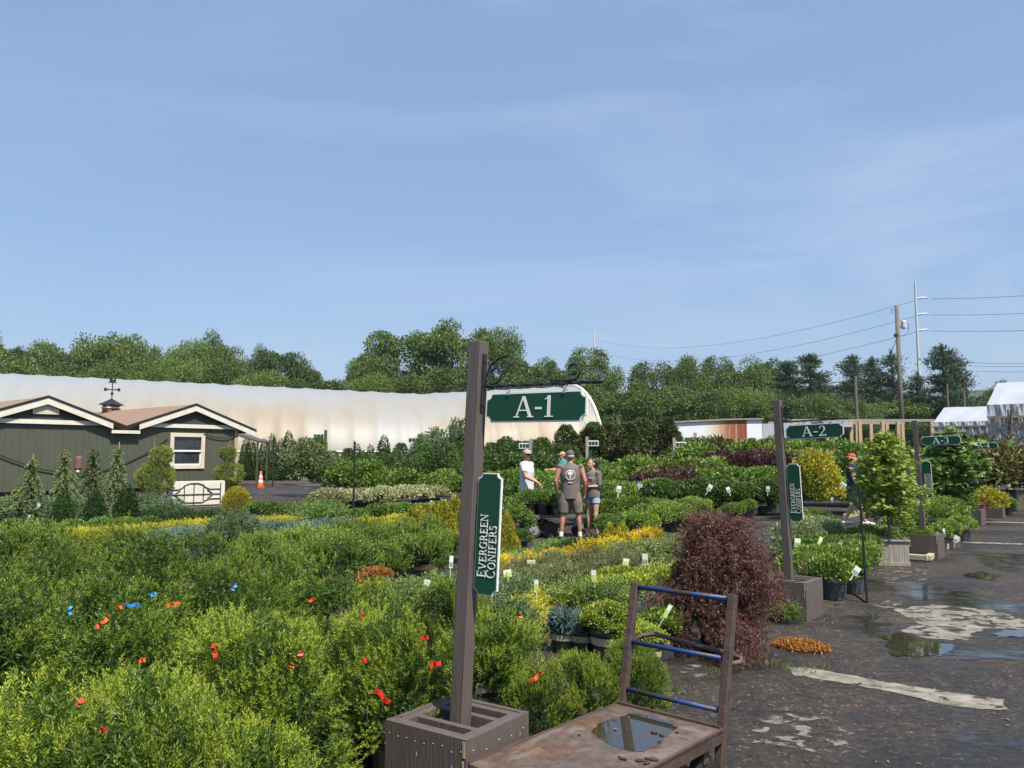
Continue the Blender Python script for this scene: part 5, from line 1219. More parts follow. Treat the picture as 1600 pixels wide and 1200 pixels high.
person(at_feet(1409, 21.2), math.radians(80), 1.75, 'person in navy shirt mostly hidden behind the small green maple', 'skin_b',
       dict(kneeR=(-.09, -.12, .5), ankR=(-.1, -.22, .085), toeR=(-.11, -.4, .03), kneeL=(.09, .02, .5), ankL=(.1, .22, .085), toeL=(.11, .04, .03)),
       [shirt('navy', .55, .82, .034), shorts('khaki', .75), shoes('shoe_white'), hair('hair_dark')])
# ------------------------------------------------------------------ plant kinds: name -> (object name, category, [foliage meshes], pot mesh, unit height)
K = {}
def kind(key, name, cat, meshes, pot=None, h=1.0):
    for me in meshes:                      # bring every crown to its nominal height
        co = np.empty(len(me.vertices) * 3, np.float32); me.vertices.foreach_get('co', co); co = co.reshape(-1, 3)
        f = h / np.percentile(co[:, 2], 98.8); co[:, 2] *= f; me.vertices.foreach_set('co', co.reshape(-1)); me.update()
    K[key] = (name, cat, meshes, pot, h)
P_blk = pot_mesh('pot', .17, .24, M['black']); P_gry = pot_mesh('pot', .15, .22, M['pot_grey']); P_grn = pot_mesh('pot', .13, .2, M['pot_green'], True); P_big = pot_mesh('pot', .2, .28, M['black'])
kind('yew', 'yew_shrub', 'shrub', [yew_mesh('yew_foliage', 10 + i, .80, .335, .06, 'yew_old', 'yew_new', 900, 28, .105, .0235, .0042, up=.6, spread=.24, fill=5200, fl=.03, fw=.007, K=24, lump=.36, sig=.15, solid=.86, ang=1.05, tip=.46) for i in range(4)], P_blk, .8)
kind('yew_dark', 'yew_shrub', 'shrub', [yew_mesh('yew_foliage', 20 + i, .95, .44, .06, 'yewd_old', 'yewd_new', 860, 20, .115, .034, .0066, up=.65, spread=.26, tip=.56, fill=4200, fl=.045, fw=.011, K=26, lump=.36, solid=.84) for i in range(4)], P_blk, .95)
kind('plume', 'plume_yew', 'shrub', [yew_mesh('plume_foliage', 30 + i, .62, .42, .15, 'soft_old', 'soft_new', 420, 16, .19, .04, .014, up=.85, ang=.65, tip=.5, spread=.25) for i in range(3)], P_blk, .62)
kind('spread', 'spreading_juniper', 'shrub', [juniper_mesh('juniper_foliage', 40 + i, .42, .5, .16, ['jun_green', 'soft_new'], 80, 11, 9, .034, .014, .12) for i in range(3)], P_gry, .42)
kind('jblue', 'blue_juniper', 'shrub', [juniper_mesh('juniper_foliage', 50 + i, .36, .46, .14, ['jun_blue'], 74, 11, 9, .032, .015, .1) for i in range(2)], P_gry, .36)
kind('jgrey', 'grey_green_juniper', 'shrub', [juniper_mesh('juniper_foliage', 54 + i, .55, .6, .18, ['jun_grey', 'jun_green'], 90, 11, 9, .045, .02, .14) for i in range(2)], P_gry, .55)
kind('jgold', 'golden_juniper', 'shrub', [juniper_mesh('juniper_foliage', 60 + i, .36, .4, .15, ['gold', 'yellow_green'], 80, 11, 9, .032, .013, .1) for i in range(3)], P_gry, .36)
kind('goldmop', 'gold_thread_cypress', 'shrub', [yew_mesh('cypress_foliage', 64 + i, .5, .27, .14, 'gold_in', 'orange_gold', 330, 13, .12, .034, .014, up=.7, ang=.7, tip=.25) for i in range(3)], P_gry, .5)
kind('hinoki', 'golden_hinoki', 'shrub', [leafy_mesh('hinoki_foliage', 70 + i, lambda n, r: dome(n, .27, .42, .14, r, K=34, lump=.2), 5200, .04, .02, ['lime', 'yellow_green', 'gold', 'green'], [.45, .25, .1, .2], up=.7, jit=.4) for i in range(3)], P_gry, .42)
kind('olive', 'bronze_globe_shrub', 'shrub', [yew_mesh('globe_foliage', 74 + i, .5, .34, .14, 'olive_l', 'olive_t', 700, 11, .07, .022, .009, up=.5, ang=.6, tip=.75, spread=.25) for i in range(3)], P_gry, .5)
kind('globe', 'boxwood_shrub', 'shrub', [leafy_mesh('boxwood_foliage', 80 + i, lambda n, r: dome(n, .34, .6, .16, r, K=30, lump=.16), 4200, .045, .026, ['green', 'dark_b', 'green_b'], [.5, .25, .25]) for i in range(3)], P_blk, .6)
kind('bright', 'bright_green_shrub', 'shrub', [leafy_mesh('spirea_foliage', 84 + i, lambda n, r: dome(n, .4, .6, .16, r, K=30, lump=.28), 4200, .05, .024, ['green_b', 'lime', 'green'], [.55, .2, .25], up=.6) for i in range(3)], P_blk, .6)
kind('darkshrub', 'dark_leafy_shrub', 'shrub', [leafy_mesh('shrub_foliage', 88 + i, lambda n, r: dome(n, .5, .95, .2, r, K=34, lump=.26), 4600, .075, .042, ['dark_b', 'green', 'dark'], [.45, .35, .2], up=.4) for i in range(3)], P_big, .95)
kind('midshrub', 'leafy_green_shrub', 'shrub', [leafy_mesh('shrub_foliage', 92 + i, lambda n, r: dome(n, .5, .95, .2, r, K=34, lump=.3), 4200, .08, .045, ['green', 'green_b', 'lime'], [.5, .4, .1], up=.5) for i in range(3)], P_big, .95)
kind('purple', 'purple_leaved_shrub', 'shrub', [leafy_mesh('barberry_foliage', 96 + i, lambda n, r: dome(n, .5, .95, .2, r, K=30, lump=.3), 3600, .075, .04, ['purple', 'bronze'], [.8, .2], up=.6) for i in range(3)], P_big, .95)
kind('bronze', 'bronze_leaved_shrub', 'shrub', [leafy_mesh('bronze_foliage', 99 + i, lambda n, r: dome(n, .5, .95, .2, r, K=30, lump=.3), 3400, .08, .045, ['bronze', 'green', 'olive_t'], [.4, .35, .25], up=.6) for i in range(2)], P_big, .95)
kind('cream', 'cream_variegated_shrub', 'shrub', [leafy_mesh('variegated_foliage', 102 + i, lambda n, r: dome(n, .42, .6, .2, r, K=30, lump=.22), 3000, .065, .035, ['cream_leaf', 'variegated', 'green_b'], [.5, .35, .15], up=.4) for i in range(2)], P_blk, .6)
kind('varieg', 'variegated_shrub', 'shrub', [leafy_mesh('variegated_foliage', 105 + i, lambda n, r: dome(n, .45, .6, .16, r, K=30, lump=.25), 4600, .05, .02, ['variegated', 'jun_green', 'cream_leaf'], [.55, .3, .15], up=.6) for i in range(2)], P_blk, .6)
kind('gold', 'golden_shrub', 'shrub', [leafy_mesh('gold_foliage', 108 + i, lambda n, r: dome(n, .38, .7, .16, r, K=26, lump=.3), 3600, .06, .026, ['gold', 'yellow_green', 'gold_in'], [.55, .25, .2], up=.7) for i in range(3)], P_blk, .7)
kind('goldbush', 'golden_shrub', 'shrub', [leafy_mesh('gold_bush_foliage', 108 + i, lambda n, r: dome(n, .3, .7, .1, r, K=34, lump=.24), 6500, .034, .02, ['gold', 'orange_gold', 'lime', 'green_b'], [.4, .22, .2, .18], up=.3, jit=.8) for i in range(2)], None, .7)
kind('goldcone', 'golden_conifer', 'conifer', [leafy_mesh('gold_cone_foliage', 112 + i, lambda n, r: cone(n, .34, .9, .1, r, .8), 3800, .055, .024, ['arb_gold', 'gold', 'yellow_green'], [.5, .25, .25], up=1.0, jit=.4) for i in range(2)], P_blk, .9)
kind('goldegg', 'golden_arborvitae', 'conifer', [leafy_mesh('gold_egg_foliage', 115, lambda n, r: dome(n, .55, 1.35, .1, r, K=40, lump=.1, inner=.75), 9000, .06, .028, ['arb_gold', 'gold', 'gold_in'], [.5, .2, .3], up=1.2, jit=.4)], None, 1.35)
kind('darkcone', 'dark_arborvitae', 'conifer', [leafy_mesh('arborvitae_foliage', 118 + i, lambda n, r: cone(n, .4, 1.15, .15, r, .62, lump=.1, inner=.72), 8000, .05, .024, ['arbor', 'dark_b'], [.6, .4], up=.9, jit=.4) for i in range(2)], P_blk, 1.15)
kind('mugo', 'dark_globe_spruce', 'shrub', [yew_mesh('mugo_foliage', 120 + i, .5, .4, .14, 'arbor', 'dark_b', 900, 10, .05, .024, .011, up=.2, ang=.7) for i in range(2)], P_blk, .5)
kind('greycone', 'grey_green_conifer', 'conifer', [yew_mesh('grey_cone_foliage', 124 + i, 1.0, .38, .15, 'jun_grey', 'jun_green', 900, 11, .11, .034, .014, up=1.1, ang=.6, tip=.8) for i in range(2)], P_blk, 1.0)
kind('bluepot', 'blue_star_juniper', 'shrub', [yew_mesh('blue_star_foliage', 130 + i, .38, .17, .19, 'blue_star', 'jun_blue', 300, 16, .05, .014, .004, up=.5, ang=.9, tip=.6) for i in range(2)], P_grn, .38)
kind('goldpot', 'green_gold_dwarf_conifer', 'shrub', [leafy_mesh('dwarf_foliage', 134 + i, lambda n, r: dome(n, .19, .4, .19, r, K=26, lump=.14), 4200, .026, .012, ['lime', 'yellow_green', 'green_b'], [.45, .3, .25], up=.4) for i in range(2)], P_grn, .4)
kind('tuft', 'green_potted_shrub', 'shrub', [leafy_mesh('tuft_foliage', 138 + i, lambda n, r: dome(n, .24, .5, .18, r, K=26, lump=.25), 3000, .045, .022, ['green_b', 'green', 'lime'], [.5, .35, .15], up=.8) for i in range(3)], P_gry, .5)
kind('purplecol', 'purple_upright_tree', 'tree', [leafy_mesh('purple_crown', 142 + i, lambda n, r: column(n, .7, 3.2, .7, r), 3000, .17, .1, ['purple', 'bronze', 'dark_b', 'green'], [.2, .25, .35, .2]) for i in range(2)], P_big, 3.2)
kind('greencol', 'upright_evergreen', 'tree', [leafy_mesh('upright_crown', 146 + i, lambda n, r: column(n, .75, 3.0, .25, r), 4200, .13, .07, ['dark_b', 'green', 'tree_b'], [.4, .4, .2]) for i in range(3)], P_big, 3.0)
kind('arbcol', 'tall_arborvitae', 'conifer', [leafy_mesh('tall_arborvitae_foliage', 150 + i, lambda n, r: cone(n, .62, 3.0, .2, r, .55, lump=.22), 5200, .11, .05, ['dark', 'dark_b', 'green'], [.35, .4, .25], up=1.0, jit=.4) for i in range(3)], P_big, 3.0)
kind('holly', 'holly_shrub', 'shrub', [leafy_mesh('holly_foliage', 154 + i, lambda n, r: dome(n, .85, 1.9, .2, r, K=36, lump=.3), 6000, .09, .055, ['dark_b', 'dark', 'green'], [.45, .3, .25]) for i in range(3)], P_big, 1.9)
kind('paleholly', 'variegated_holly', 'shrub', [leafy_mesh('pale_holly_foliage', 158 + i, lambda n, r: dome(n, .8, 1.9, .2, r, K=36, lump=.35), 6000, .09, .05, ['dark_b', 'variegated', 'olive_l'], [.4, .2, .4]) for i in range(2)], P_big, 1.9)

prng = random.Random(77); COUNT = {}
def put(key, loc, h=None, label=None, group=None, pot=True, s_xy=1.0, idx=None):
    name, cat, meshes, pm, uh = K[key]; s = (h or uh) / uh * prng.uniform(.93, 1.07)
    me = meshes[idx if idx is not None else prng.randrange(len(meshes))]; rz = prng.uniform(0, 6.283)
    loc = Vector((loc[0], loc[1], 0))
    COUNT[key] = COUNT.get(key, 0) + 1
    if pot and pm:
        r = empty(name, loc, rz); r.scale = (s * s_xy, s * s_xy, s); tag(r, label, cat, group)
        inst('foliage', me, r); inst('pot', pm, r); return r
    o = inst(name, me, None, loc, rz, (s * s_xy, s * s_xy, s)); return tag(o, label, cat, group)
def pxof(r, p): q = RP(r, p); return 800 + F * q.x / q.y
def block(key, r0, r1, p0, p1, dr, dp, h, label, group, pot=True, jit=.06, skip=None, s_xy=1.0, xmax=None):
    nr, np_ = max(1, round((r1 - r0) / dr)), max(1, round((p1 - p0) / dp)); n = 0
    for i in range(nr + 1):
        for j in range(np_ + 1):
            r = r0 + (r1 - r0) * i / nr + prng.gauss(0, jit) + (dr / 2 if j % 2 else 0) * .6; p = p0 + (p1 - p0) * j / np_ + prng.gauss(0, jit)
            if skip and skip(r, p): continue
            q = RP(r, p)
            if xmax and q.x / q.y > (xmax - 800) / F: continue
            if q.y < 1.55 or q.x / max(q.y, .1) < -.86: continue
            put(key, q, h * prng.uniform(.8, 1.1), label, group, pot, s_xy); n += 1
    return n
def line(key, a, c, n, h, label, group, pot=True, jit=.06, s_xy=1.0):
    """a, c: (x, y) of the plant tops in the photo; height h gives the distance"""
    A, C = on_height(a[0], a[1], h), on_height(c[0], c[1], h)
    for i in range(n):
        q = A.lerp(C, (i / (n - 1)) if n > 1 else .5); put(key, (q.x + prng.gauss(0, jit), q.y + prng.gauss(0, jit)), h, label, group, pot, s_xy)
def farline(key, x0, x1, Y, ytop, n, label, group, pot=False, jit=.35, s_xy=1.0, hv=.1, Y1=None):
    for i in range(n):
        f = (i + .5) / n; x = x0 + (x1 - x0) * f; YY = Y + ((Y1 or Y) - Y) * f + prng.gauss(0, jit); q = at_depth(x + prng.gauss(0, 3), ytop, YY)
        put(key, q, max(.3, q.z * (1 + prng.uniform(-hv, hv))), label, group, pot, s_xy)

# --- bed in front: yews around the first post
g = 'yew shrubs in the front bed'
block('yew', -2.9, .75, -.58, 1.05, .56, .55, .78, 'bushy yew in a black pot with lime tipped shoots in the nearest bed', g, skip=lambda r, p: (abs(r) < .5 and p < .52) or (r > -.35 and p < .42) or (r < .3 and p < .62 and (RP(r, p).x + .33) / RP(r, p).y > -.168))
for (r_, p_, h) in ((.6, .04, .5), (.95, .0, .5), (1.4, -.1, .48), (1.18, .3, .46), (1.62, .12, .44)):
    q = RP(r_, p_); put('yew', q, h, 'lower yew to the right of the first post behind the rusty cart', 'low yews right of the first post')
# --- second yew bed
block('yew_dark', -2.6, .75, 2.08, 4.9, .68, .68, .92, 'taller dark green yew in the second bed behind the front yews', 'dark yews in the second bed', s_xy=1.0)
# --- plume yews / soft conifers further left
block('plume', 3.3, 6.2, 3.2, 7.0, .78, .78, .62, 'feathery soft green plume yew in the middle bed left of the first post', 'plume yews in the middle bed', pot=False, xmax=690, skip=lambda r, p: 530 < pxof(r, p) < 665 and RP(r, p).y < 10.4)
line('plume', (405, 832), (470, 826), 4, .55, 'feathery soft green conifer right of the grey green upright conifers', 'soft conifers right of the grey green ones', pot=False)
block('spread', 2.9, 3.4, 3.2, 4.3, .6, .6, .38, 'arching green spreading juniper at the aisle edge beside the orange mound', 'spreading junipers at the aisle edge', s_xy=1.1, xmax=690, skip=lambda r, p: pxof(r, p) < 618)
put('goldmop', on_height(586, 874, .42), .42, 'small burnt orange mound between the yews and the green junipers', idx=0).children[0].data = leafy_mesh('orange_foliage', 201, lambda n, r: dome(n, .25, .4, .15, r), 2600, .05, .018, ['orange_leaf', 'brown_dead'], [.7, .3], up=.5)
put('jgold', on_height(578, 906, .3), .3, 'little yellow green juniper below the burnt orange mound', s_xy=.7)
block('olive', 3.0, 3.4, 2.6, 2.9, .6, .5, .42, 'dull olive mound just left of the first post beside the white tag', 'olive mounds left of the first post')
# --- small pots at the aisle corner
for (x, y, k, h, lab) in ((882, 946, 'bluepot', .38, 'leftmost small blue juniper in a dark green pot with tan band'), (912, 948, 'bluepot', .38, 'small blue juniper in a banded pot beside the gold green globe'), (951, 944, 'goldpot', .44, 'gold green dwarf globe in the largest banded green pot')):
    q = on_height(x, y, h); put(k, q, h, lab)
for (x, y, k, h, lab) in ((985, 962, 'goldpot', .36, 'small gold green dwarf conifer right of the largest banded pot'), (1012, 975, 'goldpot', .33, 'low yellow green dwarf conifer seen through the cart frame'), (1032, 950, 'tuft', .4, 'green dwarf shrub with lime tag behind the cart rail'), (1058, 942, 'goldpot', .38, 'gold green dwarf conifer at the left foot of the red maple'), (1000, 938, 'bluepot', .4, 'pale blue juniper behind the left cart upright'), (1050, 915, 'jblue', .34, 'spreading blue juniper beside the red maple')):
    q = on_height(x, y, h); put(k, q, h, lab)
# --- rows of the middle bed right of the first post
line('jgold', (806, 932), (880, 918), 4, .34, 'bright yellow feathery juniper in the row right of the first name board', 'yellow junipers in the front row of the middle bed')
line('spread', (905, 908), (928, 905), 2, .44, 'green feathery juniper between the yellow junipers and the golden hinoki', 'green junipers in the front row of the middle bed', s_xy=.8)
line('hinoki', (950, 902), (1078, 880), 6, .42, 'yellow green lumpy hinoki in the row left of the red maple', 'golden hinoki in the middle bed')
line('hinoki', (975, 890), (1080, 872), 5, .42, 'yellow green lumpy hinoki in the row left of the red maple', 'golden hinoki in the middle bed')
line('olive', (800, 888), (1000, 862), 7, .48, 'olive bronze globe in the front of the two dull green rows', 'olive globes in the front row')
line('olive', (815, 872), (1062, 836), 8, .48, 'olive bronze globe in the rear of the two dull green rows', 'olive globes in the rear row')
line('jgrey', (792, 930), (800, 905), 2, .45, 'grey green juniper tucked behind the first name board', 'grey green junipers by the name board', s_xy=.7)
line('goldmop', (778, 872), (935, 846), 8, .4, 'orange yellow thread cypress in the bright row before the garden cart', 'gold thread cypress in the bright row')
line('goldmop', (930, 843), (1022, 824), 5, .5, 'orange yellow thread cypress at the right of the bright row', 'gold thread cypress at the right of the bright row')
line('goldcone', (962, 822), (975, 820), 2, .6, 'pointed golden conifer in the bright row before the staff', 'pointed golden conifers in the bright row', pot=False)
line('spread', (790, 866), (830, 858), 3, .3, 'pale green spreading juniper in front of the garden cart wheels', 'pale junipers before the cart')
line('spread', (856, 846), (884, 842), 2, .3, 'pale green juniper at the second wheel of the garden cart', 'pale junipers at the cart wheel')
line('mugo', (895, 842), (960, 832), 4, .36, 'low dark green cushion between the staff and the bright gold row', 'dark cushions before the staff', pot=False)
line('spread', (1000, 850), (1090, 832), 4, .45, 'soft green juniper between the olive globes and red maple', 'soft junipers left of the red maple')
line('goldcone', (783, 806), (800, 802), 2, .75, 'golden upright conifer left of the garden cart', 'golden conifers left of the cart', pot=False, s_xy=.8)
line('globe', (808, 828), (808, 828), 1, .36, 'small round boxwood beside the near cart wheel', 'boxwood by the cart')
# --- beyond the aisle, right of the staff
line('bright', (1000, 800), (1100, 780), 6, .55, 'bright green loose shrub in the row right of the staff', 'bright shrubs right of the staff')
line('bright', (1010, 790), (1120, 768), 6, .6, 'bright green loose shrub in the row right of the staff', 'bright shrubs right of the staff')
line('globe', (945, 806), (985, 800), 3, .5, 'round boxwood in a pot just right of the staff', 'boxwood right of the staff')
line('globe', (938, 782), (1040, 778), 8, .62, 'clipped boxwood in the hedge behind the bright shrubs', 'boxwood hedge behind the staff', pot=False)
line('tuft', (1090, 800), (1210, 770), 8, .5, 'small green shrub with tags behind the red maple', 'small shrubs behind the red maple')
line('darkshrub', (1020, 752), (1220, 752), 10, .95, 'dark green leafy shrub with white tags behind the red maple', 'dark tagged shrubs behind the red maple', pot=False)
line('midshrub', (935, 756), (1030, 748), 6, .95, 'mid green leafy shrub behind the staff', 'leafy shrubs behind the staff', pot=False)
line('darkshrub', (775, 762), (930, 758), 8, .95, 'dark green leafy shrub behind the loaded cart', 'dark shrubs behind the cart', pot=False)
line('globe', (778, 778), (800, 785), 3, .8, 'deep green shrub between the first post and the cart handle', 'deep green shrubs by the cart handle', pot=False)
farline('purple', 970, 1092, 25.5, 741, 8, 'dark purple barberry in the long purple row', 'purple barberry row')
farline('midshrub', 1090, 1225, 25.5, 734, 8, 'leafy green shrub with pale flowers right of the barberry row', 'pale flowered shrubs')
farline('midshrub', 765, 972, 26, 738, 13, 'leafy green shrub in the hedge row behind the staff', 'long hedge row behind the staff')
farline('midshrub', 765, 905, 23.2, 742, 9, 'leafy shrub in the hedge directly behind the loaded garden cart', 'hedge directly behind the cart')
farline('bronze', 1010, 1130, 29, 729, 6, 'bronze tinted shrub in the far middle row', 'bronze shrubs in the far rows')
farline('midshrub', 890, 1130, 30, 720, 13, 'fresh green shrub in the far row below the small trees', 'fresh green far row')
farline('purple', 1125, 1232, 30.5, 714, 7, 'dark purple shrub at the right end of the far row', 'purple shrubs at the right of the far row', hv=.15)
farline('darkshrub', 765, 895, 31, 716, 8, 'dark shrub behind the man in the pale shirt', 'dark far shrubs', hv=.2)
farline('greencol', 762, 900, 40, 690, 11, 'tall green hedge shrub below the large green sign', 'tall hedge below the large sign', hv=.12)
farline('purplecol', 880, 985, 43, 668, 8, 'upright purple green young tree right of the large green sign', 'upright purple young trees', hv=.06)
farline('purplecol', 975, 1050, 41, 662, 6, 'dark upright purple tree in the dense clump left of the white shed', 'dense purple tree clump', hv=.05)
farline('greencol', 925, 1050, 45, 664, 9, 'tall green young tree among the purple trees', 'green young trees among purple ones', hv=.06)
farline('bronze', 1045, 1230, 38, 692, 10, 'bronze green shrub before the white shed', 'bronze shrubs before the shed', hv=.1)
farline('greencol', 1055, 1225, 42, 688, 9, 'slim green nursery tree before the rust stained shed', 'slim trees before the shed', hv=.1, s_xy=.75)
farline('midshrub', 1050, 1232, 35, 704, 11, 'green leafy shrub in the row before the white shed', 'leafy row before the shed', hv=.15)
farline('bronze', 1045, 1110, 27.5, 722, 4, 'orange flowering shrub left of the purple far row', 'orange flowering shrubs', hv=.1)
# --- right of the second post
line('tuft', (1244, 800), (1268, 797), 3, .6, 'green shrub just right of the second name board', 'green shrubs by the second name board')
line('varieg', (1244, 814), (1278, 806), 4, .62, 'pale variegated shrub at the feet of the red capped walker', 'variegated shrubs right of the second post')
line('globe', (1246, 838), (1338, 834), 6, .5, 'green potted shrub in the row below the variegated shrubs', 'green pots below the variegated shrubs')
line('tuft', (1238, 862), (1338, 846), 6, .48, 'lime tipped potted shrub behind the second box', 'lime pots behind the second box')
line('olive', (1252, 872), (1262, 868), 2, .44, 'olive globe just behind the second box', 'olive globes behind the second box')
put('goldmop', on_height(1276, 868, .4), .4, 'small orange yellow cypress behind the second box')
line('spread', (1300, 856), (1338, 846), 3, .42, 'spreading green juniper in a grey pot at the driveway edge', 'junipers at the driveway edge', s_xy=.8)
line('tuft', (1282, 868), (1330, 852), 4, .45, 'upright green juniper in a grey pot beside the second box', 'potted junipers beside the second box')
for (x, y, h, lab) in ((1303, 936, .52, 'green juniper in a dark grey pot touching the second box'), (1331, 926, .5, 'green juniper in a grey pot with hanging white tag by the driveway'), (1348, 905, .48, 'green juniper in a dark pot behind the white tagged pot')):
    q = on_height(x, y, 0); put('tuft', q, h, lab)
line('bright', (1338, 827), (1374, 822), 4, .5, 'bright green shrub left of the small maple planter', 'bright shrubs left of the maple planter')
line('bright', (1345, 834), (1376, 829), 4, .42, 'bright green shrub left of the small maple planter', 'bright shrubs left of the maple planter')
line('tuft', (1455, 826), (1503, 804), 6, .46, 'upright green shrub in a black pot along the timber edging', 'pots along the timber edging')
line('tuft', (1398, 804), (1428, 798), 3, .55, 'small green shrub behind the third box', 'small shrubs behind the third box')
b = MB(); a0, a1 = on_height(1450, 872, .05), on_height(1508, 834, .05); b.bar(a0, a1, .09, .09); b.bar(a0, a0 + PP * .45, .09, .09); tag(b.build('timber_edging', M['timber_edge'], bevel=.01), 'pale timber edging round the potted shrubs by the third box', 'edging')
b = MB(); a0, a1 = at_depth(1317, 713, 21.5), at_depth(1342, 713, 23); b.bar((a0.x, a0.y, .06), (a1.x, a1.y, .06), .12, .12); tag(b.build('timber_edging', M['timber_edge'], bevel=.01), 'pale timber edging behind the red capped walker', 'edging')
farline('goldbush', 1256, 1292, 20.5, 705, 2, 'tall golden leaved shrub right of the second post', 'tall golden shrubs', s_xy=.7, hv=.05)
farline('midshrub', 1240, 1340, 23, 748, 6, 'green shrub under the golden shrubs', 'green shrubs under the gold', hv=.12)
farline('darkshrub', 1240, 1420, 27, 722, 8, 'dark shrub behind the golden shrubs', 'dark shrubs behind the gold', hv=.15)
farline('bronze', 1240, 1330, 31, 708, 5, 'bronze shrub below the timber pergola', 'bronze shrubs below the pergola', hv=.2)
farline('midshrub', 1240, 1440, 36, 698, 10, 'green shrub in the far row below the timber pergola', 'far row below the pergola', hv=.2)
farline('midshrub', 1440, 1500, 20.5, 752, 5, 'green shrub right of the third name board', 'shrubs right of the third board', hv=.1)
farline('bright', 1452, 1486, 17.5, 780, 4, 'bright green shrub before the pink pedestal', 'bright shrubs before the pedestal', hv=.1)
farline('darkshrub', 1420, 1530, 28, 715, 6, 'dark tall shrub behind the third post', 'dark shrubs behind the third post', hv=.2)
farline('greencol', 1455, 1545, 34, 690, 5, 'dark upright shrub behind the large leaved maple', 'upright shrubs behind the maple', hv=.15)
farline('bronze', 1528, 1568, 24.5, 706, 3, 'brownish green weeping shrub before the tall white tent', 'brown green shrubs before the tent', hv=.15)
farline('bronze', 1560, 1640, 31, 700, 4, 'thin bronze shrub before the plastic tent wall', 'thin bronze shrubs before the tent', hv=.1)
q = pl5 + Vector((.1, 0, 0)); o = inst('orange_shrub', leafy_mesh('orange_crown', 210, lambda n, r: dome(n, .62, .62, .0, r, low=-.1), 2200, .09, .05, ['orange_leaf', 'bronze'], [.8, .2], up=.2, jit=.5), None, (q.x, q.y, .6)); tag(o, 'spreading orange leaved maple shrub standing in the brown planter', 'shrub')
farline('bright', 1562, 1578, 23.0, 778, 2, 'low green shrub in dark pot beneath the orange shrub', 'low green pots beneath the orange shrub', pot=True)
farline('gold', 1530, 1545, 21, 765, 2, 'yellow green shrub beyond the pink chair', 'yellow green shrubs beyond the chair')
# --- left: around the green building
for x, yt, lab in ((50, 722, 'leftmost young weeping spruce tied to a stake'), (102, 709, 'second young weeping spruce right of the leftmost one'), (146, 706, 'third young weeping spruce near the rusty torch'), (184, 703, 'rightmost young weeping spruce with a bare leader')):
    p = at_depth(x, yt, 20.5 + (x - 50) * .012); hgt = p.z; r0 = empty('weeping_spruce', (p.x, p.y, 0), prng.uniform(0, 6)); tag(r0, lab, 'conifer', 'young weeping spruces by the green wall')
    rg = np.random.default_rng(int(x)); Ps, Ds, Lg = [], [], []; b = MB(); b.tube([(0, 0, 0), (.02, 0, hgt * .6), (0, .01, hgt)], [.025, .018, .006], 6); b.build('trunk', M['bark'], r0)
    for k in range(64):
        z = hgt * (.14 + .82 * (k / 64)); a = k * 2.4 + rg.uniform(-.4, .4); ln = (.46 * (1 - z / hgt) + .1) * rg.uniform(.7, 1.25)
        m_ = 7; t = np.linspace(.1, 1, m_); rr = ln * t; zz = z + .12 * np.sin(t * 2.2) - .22 * t * t * rg.uniform(.4, 1.3) * (1 if z < hgt * .85 else .2)
        pz = np.stack([rr * math.cos(a), rr * math.sin(a), zz], 1); dv = unit(np.gradient(pz, axis=0) + rg.normal(0, .02, (m_, 3))); Ps.append(pz); Ds.append(dv); Lg += [ln / m_ * 1.5] * m_
    tz = np.linspace(hgt * .3, hgt, 26); Ps.append(np.stack([tz * 0, tz * 0, tz], 1)); Ds.append(np.tile([0, 0, 1.], (26, 1))); Lg += [.1] * 26
    V, t = needles(np.concatenate(Ps), np.concatenate(Ds), np.array(Lg), 14, .06, .026, 1.0, rg)
    inst('foliage', quadmesh('spruce_foliage', V, rg.choice(2, len(V), p=[.6, .4]), [M['spruce'], M['jun_green']]), r0)
    b = MB(); b.tube([(.03, .03, 0), (.03, .03, hgt + (.22 if x in (50, 184) else -.1))], .012, 5); b.build('stake', M['tan'], r0)
def pompom(x, tops, Y, label):
    p0 = at_depth(x, 713, Y); r0 = empty('pompom_topiary', (p0.x, p0.y, 0)); tag(r0, label, 'topiary', 'pompom topiaries at the green building'); rg = np.random.default_rng(int(x))
    b = MB(); b.tube([(0, 0, 0), (.04, .02, .6), (-.03, 0, 1.2), (.02, 0, 2.2)], [.05, .04, .03, .015], 7); b.build('trunk', M['bark_grey'], r0)
    for (cx, cy, rad) in tops:
        c = at_depth(cx, cy, Y); R_ = rad * Y / F; u = unit(rg.normal(size=(int(1500 * (rad / 24) ** 1.3), 3))); rr = R_ * (.7 + .32 * rg.uniform(0, 1, len(u))[:, None]) * (1 + .12 * np.sin(u[:, :1] * 7) * np.cos(u[:, 2:] * 6))
        Pp = u * rr * [1, 1, .85] + [c.x - p0.x, c.y - p0.y, c.z]; V, t = needles(Pp, unit(u + [0, 0, .6] + rg.normal(0, .3, u.shape)), .08, 9, .05, .018, .7, rg)
        inst('pompom', quadmesh('pompom_foliage', V, (rg.uniform(0, 1, len(V)) > .45).astype(int), [M['lime'], M['pompom']]), r0)
pompom(240, ((252, 712, 15), (242, 747, 27)), 25.0, 'pompom topiary in front of the window with one small tuft above')
pompom(358, ((356, 709, 11), (357, 741, 21), (352, 760, 15)), 27.5, 'narrow pompom topiary at the right corner of the building')
for i, (x, y, Y, h) in enumerate(((100, 777, 15.6, 1.2), (150, 775, 15.9, 1.2), (199, 764, 16.4, 1.3))):
    q = at_depth(x, y, Y); put('darkcone', q, max(.6, q.z), ('leftmost', 'middle', 'rightmost')[i] + ' of three dark dense cone shaped arborvitae', 'dark cones before the green building')
q = at_depth(371, 760, 19.5); put('goldegg', q, q.z, 'egg shaped golden arborvitae before the cream panel', pot=False)
line('mugo', (205, 797), (355, 797), 6, .5, 'dark round dwarf spruce in the row before the cream panel', 'dark dwarf spruces before the building')
